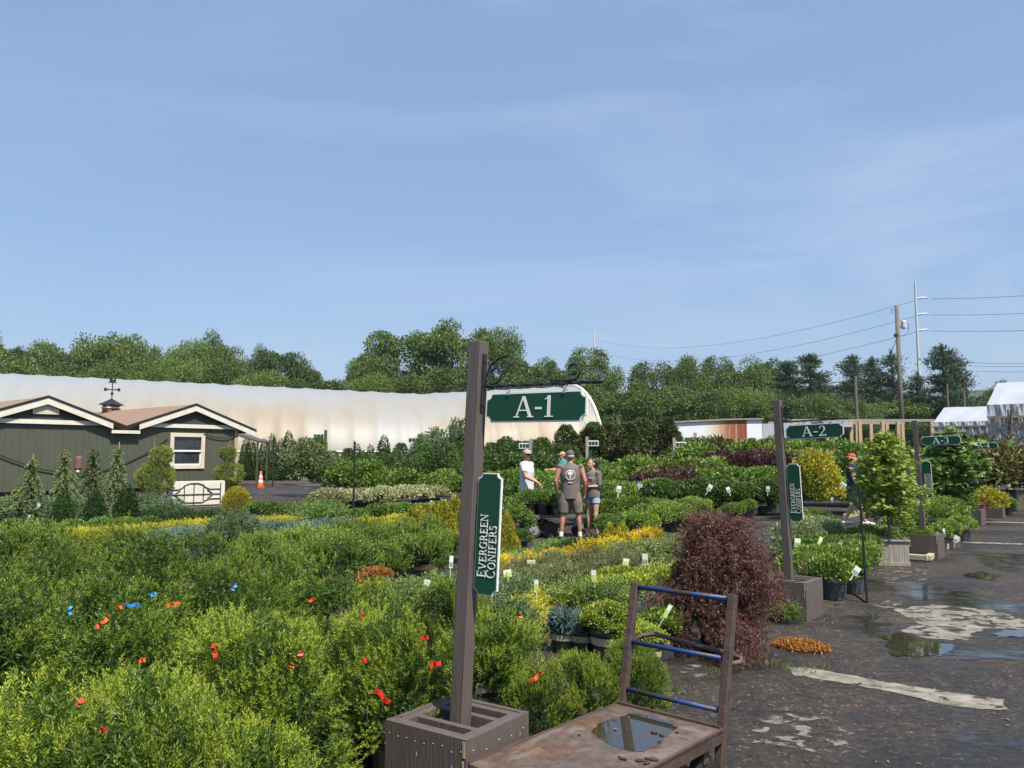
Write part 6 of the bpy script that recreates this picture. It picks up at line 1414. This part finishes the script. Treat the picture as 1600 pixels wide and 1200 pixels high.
for (x0, y0, x1, y1, n, k, h, lab, gr) in (
    (0, 777, 110, 778, 5, 'jgrey', .6, 'blue grey juniper at the left behind the yews', 'blue grey junipers at the far left'),
    (215, 776, 255, 778, 2, 'jgrey', .65, 'blue grey juniper below the pompom topiary', 'blue grey junipers below the topiary'),
    (105, 827, 195, 822, 7, 'jgold', .38, 'flat yellow green juniper in front of the dark cones', 'yellow green junipers before the cones'),
    (225, 820, 325, 813, 8, 'jgold', .38, 'flat yellow green juniper in front of the dwarf spruces', 'yellow green junipers before the dwarf spruces'),
    (250, 828, 335, 822, 7, 'jblue', .34, 'low icy blue juniper beside the grey green conifers', 'icy blue junipers on the left'),
    (400, 809, 545, 805, 10, 'jgold', .36, 'low yellow green juniper in the row before the blue strip', 'yellow green junipers before the blue strip'),
    (415, 817, 550, 811, 10, 'jblue', .34, 'low icy blue juniper in the blue strip', 'icy blue junipers of the blue strip'),
    (0, 826, 60, 820, 3, 'plume', .75, 'yellow green conifer at the left edge above the yews', 'yellow green conifers at the left edge'),
    (-6, 760, 14, 764, 2, 'gold', .7, 'pale gold shrub at the extreme left before the green wall', 'pale gold shrubs at the far left'),
    (20, 812, 240, 806, 6, 'globe', .5, 'green shrub between the dark cones and the yew bed', 'green shrubs before the dark cones'),
    (334, 806, 384, 801, 2, 'greycone', .74, 'grey green upright conifer in the bed before the golden egg', 'grey green upright conifers'),
    (402, 786, 520, 782, 9, 'globe', .55, 'low dark green hedge shrub right of the traffic cone', 'low hedge right of the traffic cone'),
    (500, 766, 585, 764, 6, 'cream', .62, 'cream and green shrub in a black pot in the left of the pale row', 'cream and green shrubs of the pale row'),
    (596, 762, 676, 756, 6, 'cream', .75, 'creamy variegated shrub in a black pot in the right of the pale row', 'creamy shrubs of the pale row'),
    (560, 792, 720, 782, 8, 'globe', .55, 'green shrub behind the golden conifers', 'green shrubs behind the gold'),
    (585, 812, 632, 802, 5, 'gold', .62, 'yellow golden shrub in the bright group left of the first post', 'golden shrubs left of the post'),
    (640, 795, 675, 789, 4, 'goldcone', .8, 'pointed golden conifer in the bright group left of the first post', 'pointed golden conifers left of the post'),
    (688, 786, 702, 784, 2, 'goldcone', .85, 'golden conifer closest to the first post', 'golden conifers closest to the post'),
    (480, 786, 510, 790, 2, 'spread', .6, 'feathery green juniper beside the tall black pipe', 'junipers beside the black pipe'),
    (575, 832, 710, 828, 7, 'plume', .5, 'round plume yew in the row below the golden shrubs', 'plume yews below the gold')):
    line(k, (x0, y0), (x1, y1), n, h, lab, gr, pot=k in ('cream',))
farline('arbcol', 378, 470, 47, 688, 7, 'tall dark arborvitae at the greenhouse behind the traffic cone', 'tall arborvitae behind the traffic cone', hv=.12)
farline('paleholly', 462, 520, 33.5, 700, 4, 'mottled grey green holly in the clump right of the traffic cone', 'mottled hollies', hv=.12)
farline('holly', 510, 720, 33, 716, 12, 'big dark green holly in the hedge left of the first post', 'dark hollies left of the post', hv=.15)
farline('midshrub', 535, 585, 28.5, 728, 3, 'rounded light green shrub before the dark hollies', 'rounded light shrubs before the hollies')
farline('midshrub', 590, 720, 27.5, 738, 7, 'green shrub in the row before the dark hollies', 'green shrubs before the hollies', hv=.15)
farline('arbcol', 545, 715, 41, 697, 8, 'dark pointed conifer in the row before the stained part of the hoop house', 'pointed conifers before the hoop house', hv=.14, s_xy=1.15)
farline('greencol', 480, 640, 43, 700, 6, 'slim dark conifer between the hollies and the hoop house', 'slim conifers before the hoop house', hv=.25)
farline('greycone', 672, 684, 40, 664, 1, 'broad cone shaped conifer left of the first post', None, hv=.02, s_xy=1.3)
farline('arbcol', 705, 730, 40, 668, 2, 'tall conifer touching the first post in the picture', 'tall conifers by the first post', hv=.05)
farline('greencol', 640, 760, 38, 700, 7, 'mid height dark shrub behind the first post', 'mid height shrubs behind the post', hv=.15)

# --- load on the garden cart
GM = local(GCR, gc)
for i in range(5):
    for j in range(2):
        if i > 3: continue
        q = GM @ Vector((.0 + i * .26, .1 + j * .36, .4475)); r0 = put('globe', q, .5, 'potted boxwood standing on the garden cart', 'boxwood load on the garden cart', s_xy=.8); r0.location.z = .4475

# --- dark red weeping maple in its pot
mc = on_height(1140, 1018, 0); rm = empty('laceleaf_maple', mc + Vector((-.09, 0, 0)), .4); tag(rm, 'large weeping laceleaf maple with dark red fine foliage by the second post', 'maple')
rg = np.random.default_rng(5); b = MB(); trunk_pts = [(0, 0, .1), (.03, 0, .4), (-.02, .02, .8), (.03, 0, 1.15)]; b.tube(trunk_pts, [.035, .03, .025, .012], 8); tips = []
for k in range(78):
    a = k * 2.399 + rg.uniform(-.3, .3); tier = (k * 5) % 7; lev = (tier + rg.uniform(0, .35)) / 7; z0 = .2 + .92 * lev
    R_ = (.6 + .09 * math.sin(a * 2 + tier)) * (1.03 - .52 * lev) * rg.uniform(.45, 1.12); up_ = .13 + .07 * rg.uniform(0, 1); dz = rg.uniform(.16, .46)
    t = np.linspace(0, 1, 9); x = R_ * np.sin(t * 1.57) * math.cos(a); y = R_ * np.sin(t * 1.57) * math.sin(a); z = z0 + up_ * np.sin(t * 2.6) - dz * t ** 2.6
    tips.append(np.stack([x, y, np.maximum(z, .07)], 1)); b.tube([tuple(p) for p in tips[-1][::2]], [.009, .006, .005, .004, .003], 5)
b.build('trunk', M['bark'], rm)
Ps, Ds = [], []
for tp in tips:
    n = int(60 + 150 * R_ / .6) if False else 140; f = rg.uniform(.2, 1.0, n) ** .7 * 8; i0 = np.minimum(f.astype(int), 7); fr = (f - i0)[:, None]; P = tp[i0] * (1 - fr) + tp[i0 + 1] * fr + rg.normal(0, 1, (n, 3)) * [.055, .055, .026]; d = unit(tp[i0 + 1] - tp[i0]); Ps.append(P); Ds.append(unit(d * .55 + [0, 0, -.2] + rg.normal(0, .5, (n, 3))))
P, D = np.concatenate(Ps), np.concatenate(Ds); P[:, 2] = np.maximum(P[:, 2], .06)
V, t = needles(P, D, .045, 6, .04, .0065, .8, rg); inst('foliage', quadmesh('laceleaf_foliage', V, np.repeat(rg.choice(2, len(P), p=[.68, .32]), 6), [M['red_maple'], M['red_maple2']]), rm)
b = MB(); b.lathe([(.14, 0), (.165, .2), (.175, .2), (.175, .22)], 16); b.build('pot', M['black'], rm)
q = RP(*[3.55, .62]); 
line('spread', (1216, 941), (1222, 940), 1, .2, 'little green sprig in a pot leaning beside the second box', None)
# spilled brown foliage
dc = on_height(1252, 1012, 0); rg = np.random.default_rng(9); n = 2600; a = rg.uniform(0, 6.283, n); rr = np.sqrt(rg.uniform(0, 1, n)); P = np.stack([np.cos(a) * rr ** .8 * .25, np.sin(a) * rr ** .8 * .19, .012 + .05 * (1 - rr ** 2) * rg.uniform(0, 1, n)], 1); D = unit(rg.normal(size=(n, 3)) + [0, 0, .6])
o = inst('dried_clippings', quadmesh('dry_foliage', leafquads(P, D, .03 * rg.uniform(.6, 1.3, n), .013, rg), rg.choice(2, n), [M['brown_dead'], M['orange_leaf']]), None, dc, A39); tag(o, 'low heap of rust brown dead foliage on the asphalt beside the red maple', 'clippings')

# --- small planter trees
def leaf_star(P, D, size, rng, lobes=5, mats=None):
    Vs = []
    N = unit(rng.normal(size=P.shape) * .55 + [0, 0, 1.0]); X = unit(np.cross(N, D + 1e-3)); Yv = np.cross(N, X)
    for k in range(lobes):
        a = (k - (lobes - 1) / 2) * .75; d = unit(Yv * math.cos(a) + X * math.sin(a) - N * .12); ln = size * (1 - .12 * abs(k - (lobes - 1) / 2)) * rng.uniform(.85, 1.15, len(P)); s_ = np.cross(N, d)
        c = P + d * (ln * .45)[:, None]; Vs.append(np.stack([P, c + s_ * (ln * .2)[:, None], P + d * ln[:, None], c - s_ * (ln * .2)[:, None]], 1))
    return np.concatenate(Vs)
def small_tree(c, z0, label, hgt, clear, crown, nb, nl, size, lobes, mats, w, seed, lean=(0, 0), name='maple_tree'):
    r0 = empty(name, (c.x, c.y, z0), 0); tag(r0, label, 'maple'); rg = np.random.default_rng(seed); b = MB()
    b.tube([(0, 0, -.03), (lean[0] * .4, lean[1], clear * .6), (lean[0], lean[1], clear), (lean[0] * 1.1, 0, hgt * .8)], [.028, .024, .02, .006], 8); Ps = []
    for k in range(nb):
        f = (k + .5) / nb; zb = clear * .95 + (hgt - clear) * .8 * f; a = k * 2.4 + rg.uniform(-.4, .4); pr = math.sin(math.pi * min(1, .16 + .84 * f)) ** .7 * (1 if f < .5 else 1.05 - .25 * f); Rr = crown * pr * rg.uniform(.65, 1.15); rise = rg.uniform(.1, .42) * Rr + (.1 if f > .8 else 0)
        t = np.linspace(0, 1, 7); pts = np.stack([lean[0] + Rr * t * math.cos(a), Rr * t * math.sin(a), zb + rise * t - .1 * t ** 3], 1); b.tube([tuple(p) for p in pts[::2]], [.01, .007, .005, .003], 5)
        m_ = nl; i0 = rg.uniform(.25, .999, m_) * 6; ii = i0.astype(int); fr = (i0 - ii)[:, None]; Ps.append(pts[ii] * (1 - fr) + pts[np.minimum(ii + 1, 6)] * fr + rg.normal(0, .075 * crown / .5, (m_, 3)) * [1, 1, .6])
    b.build('trunk', M['bark_grey'], r0); P = np.concatenate(Ps); D = unit(P * [1, 1, 0] + rg.normal(0, .3, P.shape) + 1e-4)
    V = leaf_star(P, D, size, rg, lobes); mi = np.tile(rg.choice(len(mats), len(P), p=w), lobes); inst('foliage', quadmesh('maple_foliage', V, mi, [M[m] for m in mats]), r0)
    return r0
small_tree(pl1, .34, 'small green Japanese maple with yellowing leaves in a grey planter', 1.9, .4, .56, 50, 72, .062, 5, ['maple', 'maple_y', 'green_b'], [.62, .13, .25], 31, (-.03, 0))
small_tree(pl2, .46, 'large leaved dark green maple standing in the slatted planter', 2.05, .35, .72, 38, 36, .15, 5, ['bigleaf', 'green'], [.75, .25], 33)
bt = at_depth(1581, 713, 29); r0 = empty('bare_trunk_tree', (bt.x, bt.y, 0)); tag(r0, 'thin brown trunked tree with few leaves before the tall white tent', 'tree'); b = MB(); zt = at_depth(1578, 640, 29).z
b.tube([(0, 0, 0), (.05, 0, 1.5), (-.05, 0, zt)], [.12, .09, .03], 7); rg = np.random.default_rng(3)
for k in range(9): a = k * 2.4; z = 1.4 + (zt - 1.6) * k / 9; b.tube([(0, 0, z), (.5 * math.cos(a), .5 * math.sin(a), z + .5), (.8 * math.cos(a), .8 * math.sin(a), z + .6)], [.03, .02, .008], 5)
b.build('trunk', M['bark'], r0); P = rg.normal(0, 1, (420, 3)) * [.3, .3, .6] + [0, 0, 1.7]; P = P[P[:, 2] < zt]; inst('foliage', quadmesh('sparse_leaves', leafquads(P, unit(rg.normal(size=P.shape)), .1, .06, rg), rg.choice(2, len(P)), [M['bronze'], M['olive_l']]), r0)

# ------------------------------------------------------------------ plant tags and flagging ribbons
def ribbon(x, y, h, m, ln, ang, lab, seed=0):
    p = on_height(x, y, h); rg = random.Random(seed); b = MB(); n = 5; vs = []
    for i in range(n + 1):
        t = i / n - .5; w = .0065 + .003 * rg.random(); zz_ = .005 * math.sin(i * 1.3 + seed); vs += [(t * ln, .006 * math.sin(i * 1.9 + seed), w + zz_), (t * ln, .006 * math.sin(i * 1.9 + seed) - .006, -w + zz_)]
    b.add(vs, [(2 * i, 2 * i + 1, 2 * i + 3, 2 * i + 2) for i in range(n)]); me = b.mesh('flagging_ribbon', M[m]); o = inst('flagging_ribbon', me, None, p + Vector((0, -.03, .005))); o.rotation_euler = (.5, -math.radians(ang), 0)
    sd = o.modifiers.new('thickness', 'SOLIDIFY'); sd.thickness = .0015; tag(o, lab, 'ribbon', 'flagging ribbons tied on the yews')
for i, (x, y, h, m, ln, ang, lab) in enumerate((
    (166, 971, .86, 'orange', .1, 45, 'long orange ribbon on the second yew bed, left'), (193, 947, .88, 'orange', .06, 30, 'short orange ribbon beside the long blue ribbon'), (212, 945, .88, 'blue_tape', .1, -3, 'long light blue ribbon on the second yew bed'),
    (243, 928, .9, 'blue_tape', .05, 15, 'short light blue ribbon above the long blue one'), (114, 954, .86, 'blue_tape', .05, 85, 'small upright blue ribbon on the left yews'), (274, 943, .86, 'orange', .08, 15, 'orange ribbon right of the blue ribbons'),
    (369, 917, .88, 'blue_tape', .05, 65, 'small blue ribbon at the right of the second yew bed'), (254, 858, .9, 'yellow_tape', .11, -55, 'yellow ribbon high on the second yew bed'), (488, 937, .8, 'orange', .08, 12, 'orange ribbon between both yew beds'),
    (340, 1018, .8, 'red', .085, -80, 'upright red ribbon on the front yews'), (227, 1030, .8, 'orange', .035, 10, 'faint orange ribbon among the front yews'), (131, 1094, .8, 'red', .03, 45, 'small round red ribbon on the left front yews'),
    (170, 1136, .8, 'red', .03, 20, 'small red ribbon near the lower left corner'), (471, 1022, .8, 'red', .035, 80, 'small red ribbon in the middle of the front yews'), (458, 1039, .8, 'orange', .03, 60, 'dull orange ribbon below the small red one'),
    (567, 961, .8, 'red', .035, 10, 'small red ribbon at the back of the front yews'), (664, 995, .8, 'red', .05, 5, 'red ribbon just left of the post'), (681, 1036, .8, 'red', .055, 12, 'coral red ribbon nearest the post'),
    (600, 1086, .82, 'red', .085, -38, 'bright red ribbon on the yew beside the square box'), (572, 1030, .8, 'red', .035, 5, 'dark red ribbon behind the bright red one'), (836, 1057, .56, 'orange', .1, 38, 'orange ribbon on the low yew right of the post'), (812, 962, .8, 'red', .03, 80, 'tiny red ribbon on the right end of the front yews'))):
    ribbon(x, y, h, m, ln * .8, ang, lab, i)
def ptag(x, y, h, m, w, ht, lab, tilt=0):
    p = on_height(x, y, h) if y > 716 else at_depth(x, y, 30); r0 = empty('plant_tag', p); r0.rotation_euler = (0, math.radians(tilt), prng.uniform(-.4, .4)); tag(r0, lab, 'plant tag', 'plant tags in the beds')
    b = MB(); b.box((0, 0, 0), (w, .003, ht)); cd = b.build('card', M[m], r0); b = MB(); b.box((0, 0, ht * (.24 if m != 'tag_white' else -.2)), (w * .86, .005, ht * .4)); b.build('picture', M['pic_green'] if m != 'tag_lime' else M['tag_white'], cd); b = MB(); b.box((0, .003, -ht * .55), (w * .14, .003, ht * 1.5)); b.build('stem', M['tag_white'], r0)
for (x, y, h, m, w, ht, lab, tl) in (
    (666, 914, .45, 'tag_white', .07, .12, 'white and green tag by the spreading junipers left of the post', 14), (838, 914, .5, 'tag_lime', .05, .11, 'lime tag in front of the post side olive row', 0), (928, 900, .5, 'tag_lime', .06, .14, 'tall lime tag between green juniper and hinoki', -4),
    (978, 878, .5, 'tag_lime', .08, .09, 'lime tag leaning in the olive row', 10), (1008, 874, .52, 'tag_white', .07, .15, 'upright white tag at the right of the olive row', 0), (793, 896, .5, 'tag_lime', .1, .09, 'wide lime tag right of the first name board', -8), (830, 878, .5, 'tag_lime', .11, .05, 'flat lime tag in the olive row', -4),
    (705, 878, .5, 'tag_white', .05, .16, 'narrow white tag immediately left of the post', 4), (1060, 935, .42, 'tag_white', .06, .08, 'white tag by the cart rail', 0), (1043, 955, .42, 'tag_lime', .04, .14, 'lime tag leaning behind the cart', 30), (1033, 968, .25, 'tag_blue', .1, .05, 'blue tag lying low behind the cart frame', 15),
    (1246, 848, .5, 'tag_white', .09, .14, 'green and white tag right of the second post', 5), (1281, 846, .5, 'tag_lime', .06, .16, 'lime tag leaning over the dark gap', 25), (1311, 856, .45, 'tag_blue', .06, .18, 'blue tag in the potted row', 18), (1338, 892, .4, 'tag_white', .08, .12, 'white hanging tag at the driveway pots', 35), (1341, 861, .45, 'tag_white', .04, .1, 'small white tag near the black pipe', -30),
    (1138, 765, .8, 'tag_white', .12, .16, 'large white tag in the dark shrubs behind the red maple', -20), (1109, 762, .85, 'tag_white', .13, .2, 'white tag tilted in the dark shrubs', 30), (1200, 764, .85, 'tag_white', .1, .16, 'white tag in the dark shrubs by the second post', 5), (967, 764, .9, 'tag_white', .14, .18, 'white tag on the shrubs right of the staff', 10), (1000, 758, .9, 'tag_blue', .16, .12, 'pale blue tag on the shrubs behind the staff', 20),
    (60, 790, .62, 'tag_white', .11, .11, 'diamond tilted white tag on the blue grey junipers', 40), (45, 808, .5, 'tag_white', .06, .1, 'small white tag below the diamond one', 30), (1493, 842, .35, 'tag_white', .06, .14, 'white tag on the pots by the timber edging', 10), (674, 788, .6, 'tag_white', .08, .2, 'white tag beside the golden cones', 0), (1475, 830, .4, 'tag_white', .05, .1, 'small white tag in the edging pots', -15),
    (1318, 757, 1.0, 'tag_white', .16, .1, 'white tag tilted beside the red capped walker', 35), (1300, 780, .8, 'tag_white', .06, .07, 'white tag below the golden shrub', 0)):
    ptag(x, y, h, m, w * .85, ht * .82, lab, tl)
b = MB(); q = RP(5.35, -.15, .39); b.tube([q + N1 * .0, q + N1 * .09 + Vector((0, 0, .02)), q + N1 * .15 + Vector((0, 0, .01))], [.008, .012, .006], 6); tag(b.build('paper_tag', M['tag_white']), 'curled white paper tag on the corner of the second box', 'plant tag') if False else None
# weeds and scraps on the asphalt
wn_ = 0; rg = np.random.default_rng(12); Pw = []
for (x, y) in ((1228, 1045), (1284, 1042), (1262, 1048), (1190, 1040), (1215, 1038), (1120, 1052), (1295, 975), (1060, 1080), (920, 985), (880, 995)):
    q = on_height(x, y, 0); Pw.append(np.array([q.x, q.y, .0]) + rg.normal(0, .05, (40, 3)) * [1, 1, 0])
Pw = np.concatenate(Pw); o = inst('weeds', quadmesh('weed_blades', leafquads(Pw, unit(rg.normal(0, .5, Pw.shape) + [0, 0, .8]), .05, .006, rg), np.zeros(len(Pw)), [M['weed']])); tag(o, 'small weeds growing in the asphalt cracks', 'weeds', kind='stuff')
b = MB(); r = random.Random(8)
for k in range(120):
    x, y = r.uniform(850, 1600), r.uniform(900, 1195); q = on_height(x, y, .004)
    if (q - c1).length < .45 or (q.x < .75 and q.y < 5.2): continue
    s_ = r.uniform(.004, .014); a = r.uniform(0, 3.14); b.box(q, (s_ * 2, s_, .004), 0, Matrix.Rotation(a, 3, 'Z'))
tag(b.build('scattered_litter', M['litter']), 'scattered bark and leaf scraps on the asphalt', 'litter', kind='stuff')

# ------------------------------------------------------------------ woodland trees
def crown_mesh(name, seed, Hc, Rc, zlow, n, leaf, mats, w, K_=34, gap=0):
    rg = np.random.default_rng(seed); u = unit(rg.normal(size=(K_, 3))); rr = rg.uniform(.35, 1, K_) ** .5
    zc = (Hc + zlow) / 2; hz = (Hc - zlow) / 2
    shape = 1 - .32 * np.clip(-u[:, 2], 0, 1)
    C = np.stack([u[:, 0] * Rc * .78 * rr * shape, u[:, 1] * Rc * .78 * rr * shape, zc + u[:, 2] * hz * .8 * rr], 1); cr = rg.uniform(.2, .36, K_) * Rc
    k = rg.integers(0, K_, n); v = unit(rg.normal(size=(n, 3)) + [0, 0, .45]); P = C[k] + v * (cr[k] * rg.uniform(.55, 1.1, n))[:, None] * [1, 1, .72]
    P += .12 * Rc * np.sin(P[:, [1, 2, 0]] * 1.3) * .4
    D = unit(v + rg.normal(0, .75, (n, 3)) + [0, 0, -.2]); V = leafquads(P, D, leaf * rg.uniform(.6, 1.35, n), leaf * .62, rg, .5)
    return quadmesh(name, V, rg.choice(len(mats), n, p=w), [M[m] for m in mats]), C
def trunk_mesh(name, seed, Hc, Rc, zlow, C, m):
    rg = np.random.default_rng(seed); b = MB(); b.tube([(0, 0, 0), (.1, .05, zlow * .7), (-.1, 0, (zlow + Hc) / 2), (0, .1, Hc * .86)], [Hc * .026, Hc * .02, Hc * .012, Hc * .004], 9)
    for c in C[:16]:
        z0 = min(max(zlow * .7, c[2] - np.hypot(c[0], c[1]) * .9), Hc * .8); b.tube([(0, 0, z0), (c[0] * .45, c[1] * .45, (z0 + c[2]) / 2 + .2), tuple(c)], [Hc * .008, Hc * .005, Hc * .002], 5)
    return b.mesh(name, m)
TM = []
for i, (zl, rc, mm, w) in enumerate(((.26, .42, ['tree_a', 'tree_b', 'tree_c'], [.5, .25, .25]), (.22, .36, ['tree_a', 'tree_c', 'tree_b'], [.4, .4, .2]), (.3, .46, ['tree_b', 'tree_a'], [.55, .45]), (.18, .38, ['tree_c', 'tree_a'], [.6, .4]), (.34, .4, ['tree_a', 'tree_b', 'tree_c'], [.4, .3, .3]))):
    me, C = crown_mesh('crown_foliage', 300 + i, 10, 10 * rc, 10 * zl * .8, 22000, .2, mm, w, 44); TM.append((me, trunk_mesh('tree_trunk', 330 + i, 10, 10 * rc, 10 * zl, C, M['bark_grey'])))
def tree(px, ytop, wpx, Y, label, v=None, group='woodland trees beyond the nursery'):
    p = at_depth(px, ytop, Y); hgt = p.z * .985; i = prng.randrange(5) if v is None else v; r0 = empty('broadleaf_tree', (p.x, Y, 0), prng.uniform(0, 6.28)); s = hgt / 9.5
    base_r = (.42, .36, .46, .38, .4)[i] * 10 * s * .86; sx = 1.12 * (wpx / 2 * Y / F) / base_r; r0.scale = (s * sx, s * sx, s); tag(r0, label, 'tree', group); inst('crown', TM[i][0], r0); inst('trunk', TM[i][1], r0)
for a in ((-25, 505, 120, 125, 'tall dark tree cut by the left edge'), (15, 530, 70, 130, 'slim tree just right of the left edge'), (72, 531, 95, 150, 'rounded tree behind the roof at far left'), (122, 536, 80, 135, 'dense tree left of the tallest left group'), (185, 517, 110, 132, 'tall broad tree above the weathervane'), (232, 537, 60, 140, 'small crowned tree right of the weathervane'),
          (300, 528, 80, 138, 'tree with flat top above the second gable'), (342, 525, 75, 142, 'rounded tree right of the flat topped one'), (400, 545, 50, 150, 'small tree left of the dark crowned one'), (432, 535, 85, 136, 'dark crowned tree above the hoop house'), (470, 562, 60, 138, 'lower bushy tree beside the far mast'),
          (575, 545, 70, 118, 'lower left shoulder tree of the big clump'), (622, 505, 125, 120, 'largest broad tree of the big clump left of the post'), (692, 503, 100, 121, 'tall upright tree of the big clump'), (768, 506, 90, 119, 'tall tree directly behind the first post'), (815, 560, 70, 126, 'lower tree right of the first post'),
          (855, 562, 70, 130, 'lower tree above the bracket'), (926, 543, 85, 112, 'open crowned tree right of the bracket tip'), (1018, 566, 85, 118, 'tree with gap in its crown right of the blue notch'), (1078, 556, 75, 120, 'tall leaning tree above the white shed'), (1118, 557, 60, 122, 'slim topped tree above the white shed'),
          (1165, 565, 80, 118, 'dense tree behind the rust stain'), (1200, 562, 60, 125, 'dark tree left of the second post'), (1310, 600, 80, 130, 'low rounded tree left of the pines'), (1400, 605, 90, 135, 'low rounded tree behind the utility pole'), (1575, 596, 60, 150, 'low tree behind the tall tent'), (1608, 588, 60, 140, 'tree at the right edge above the tent')):
    tree(*a)
for i, (x, y, w, Y) in enumerate(((20, 568, 90, 105), (95, 570, 100, 108), (165, 565, 90, 104), (235, 562, 70, 100), (290, 556, 90, 106), (350, 560, 90, 104), (420, 575, 100, 102), (480, 582, 90, 100), (530, 586, 80, 104), (585, 580, 80, 100), (640, 578, 90, 101), (705, 575, 90, 100), (770, 580, 90, 100), (840, 596, 100, 102), (905, 600, 90, 100),
                                  (960, 612, 90, 100), (1010, 600, 80, 98), (1060, 605, 80, 99), (1110, 600, 80, 97), (1160, 602, 80, 98), (1215, 606, 90, 100), (1270, 614, 90, 102), (1330, 622, 90, 108), (1390, 626, 100, 112), (1450, 626, 100, 118), (1500, 628, 90, 130), (1540, 622, 80, 150), (1590, 620, 90, 150))):
    tree(x, y, w, Y, 'bushy understorey tree of the lower woodland edge', None, 'understorey trees of the woodland edge')
def pine_meshes(seed, Hc, Rc, zlow, dens, tiers):
    rg = np.random.default_rng(seed); b = MB(); b.tube([(0, 0, 0), (.08, 0, Hc * .5), (0, 0, Hc)], [Hc * .02, Hc * .014, Hc * .003], 8); Ps, Ds = [], []
    for k in range(tiers):
        nbr = rg.integers(3, 6)
        for j in range(nbr):
            f = min(.99, max(0, (k + rg.uniform(-.75, .75)) / tiers)); z = zlow + (Hc - zlow) * f
            a = j * 6.283 / nbr + rg.uniform(-.5, .5) + k; ln = Rc * (max(0, 1 - f) ** .75 * .95 + .07) * rg.uniform(.4, 1.15) * (.85 + .25 * math.sin(k * 2.1 + j)); d = np.array([math.cos(a), math.sin(a), 0]); t = np.linspace(.15, 1, 8)
            pts = d[None, :] * (ln * t)[:, None] + np.stack([t * 0, t * 0, z + ln * .1 * t + ln * .1 * t ** 3], 1); b.tube([(0, 0, z), tuple(pts[3]), tuple(pts[-1])], [.08, .045, .012], 4)
            for q, tt in zip(pts, t):
                m_ = max(2, int(dens * (.4 + tt) * (.35 + ln / Rc))); Ps.append(q + rg.normal(0, 1, (m_, 3)) * [.26, .26, .13]); Ds.append(unit(rg.normal(0, .6, (m_, 3)) + d * .5 + [0, 0, .45]))
    tz = np.linspace(Hc * .93, Hc, 40); Ps.append(np.stack([rg.normal(0, .05, 40), rg.normal(0, .05, 40), tz], 1)); Ds.append(unit(rg.normal(0, .5, (40, 3)) + [0, 0, 1]))
    P, D = np.concatenate(Ps), np.concatenate(Ds); return quadmesh('pine_foliage', leafquads(P, D, .38 * rg.uniform(.6, 1.3, len(P)), .085, rg), np.zeros(len(P)), [M['pine']]), b.mesh('pine_trunk', M['bark'])
PM = [pine_meshes(400, 12, 3.4, 2.6, 20, 18), pine_meshes(401, 12, 3.2, 1.5, 26, 22), pine_meshes(402, 12, 3.2, 3.4, 15, 15)]
for (px, yt, wpx, Y, v, lab) in ((1232, 566, 70, 108, 1, 'dark dense pine beside the second post'), (1265, 556, 75, 110, 1, 'tall dark pine right of the second post'), (1332, 556, 70, 116, 0, 'tall pine left of the utility pole'), (1362, 560, 60, 118, 0, 'pine with open top left of the utility pole'), (1392, 548, 70, 116, 2, 'pine just left of the utility pole'), (1432, 582, 60, 112, 2, 'shorter dark pine right of the utility pole'),
                           (1472, 540, 80, 112, 0, 'tall open pine right of the transmission pole'), (1492, 552, 60, 114, 2, 'open pine at the right end of the pines')):
    p = at_depth(px, yt, Y); s = p.z / 12; r0 = empty('pine_tree', (p.x, Y, 0), prng.uniform(0, 6)); sx = 1.75 * (wpx / 2 * Y / F) / (3.4, 3.0, 3.2)[v]; r0.scale = (sx, sx, s); tag(r0, lab, 'pine tree', 'pines behind the driveway'); inst('crown', PM[v][0], r0); inst('trunk', PM[v][1], r0)
print('PLANTS', COUNT, sum(COUNT.values()))

# ------------------------------------------------------------------ air
b = MB(); b.box((0, 620, 60), (1500, 1300, 122))
me = b.mesh('haze', []); hz = inst('haze', me); hm = bpy.data.materials.new('haze'); hm.use_nodes = True; hn, hl = hm.node_tree.nodes, hm.node_tree.links
hn.remove(hn['Principled BSDF']); pv_ = hn.new('ShaderNodeVolumePrincipled'); pv_.inputs['Color'].default_value = (.78, .85, .95, 1); pv_.inputs['Density'].default_value = .00016; pv_.inputs['Anisotropy'].default_value = .2
hl.new(pv_.outputs[0], hn['Material Output'].inputs['Volume']); me.materials.append(hm); tag(hz, kind='stuff')
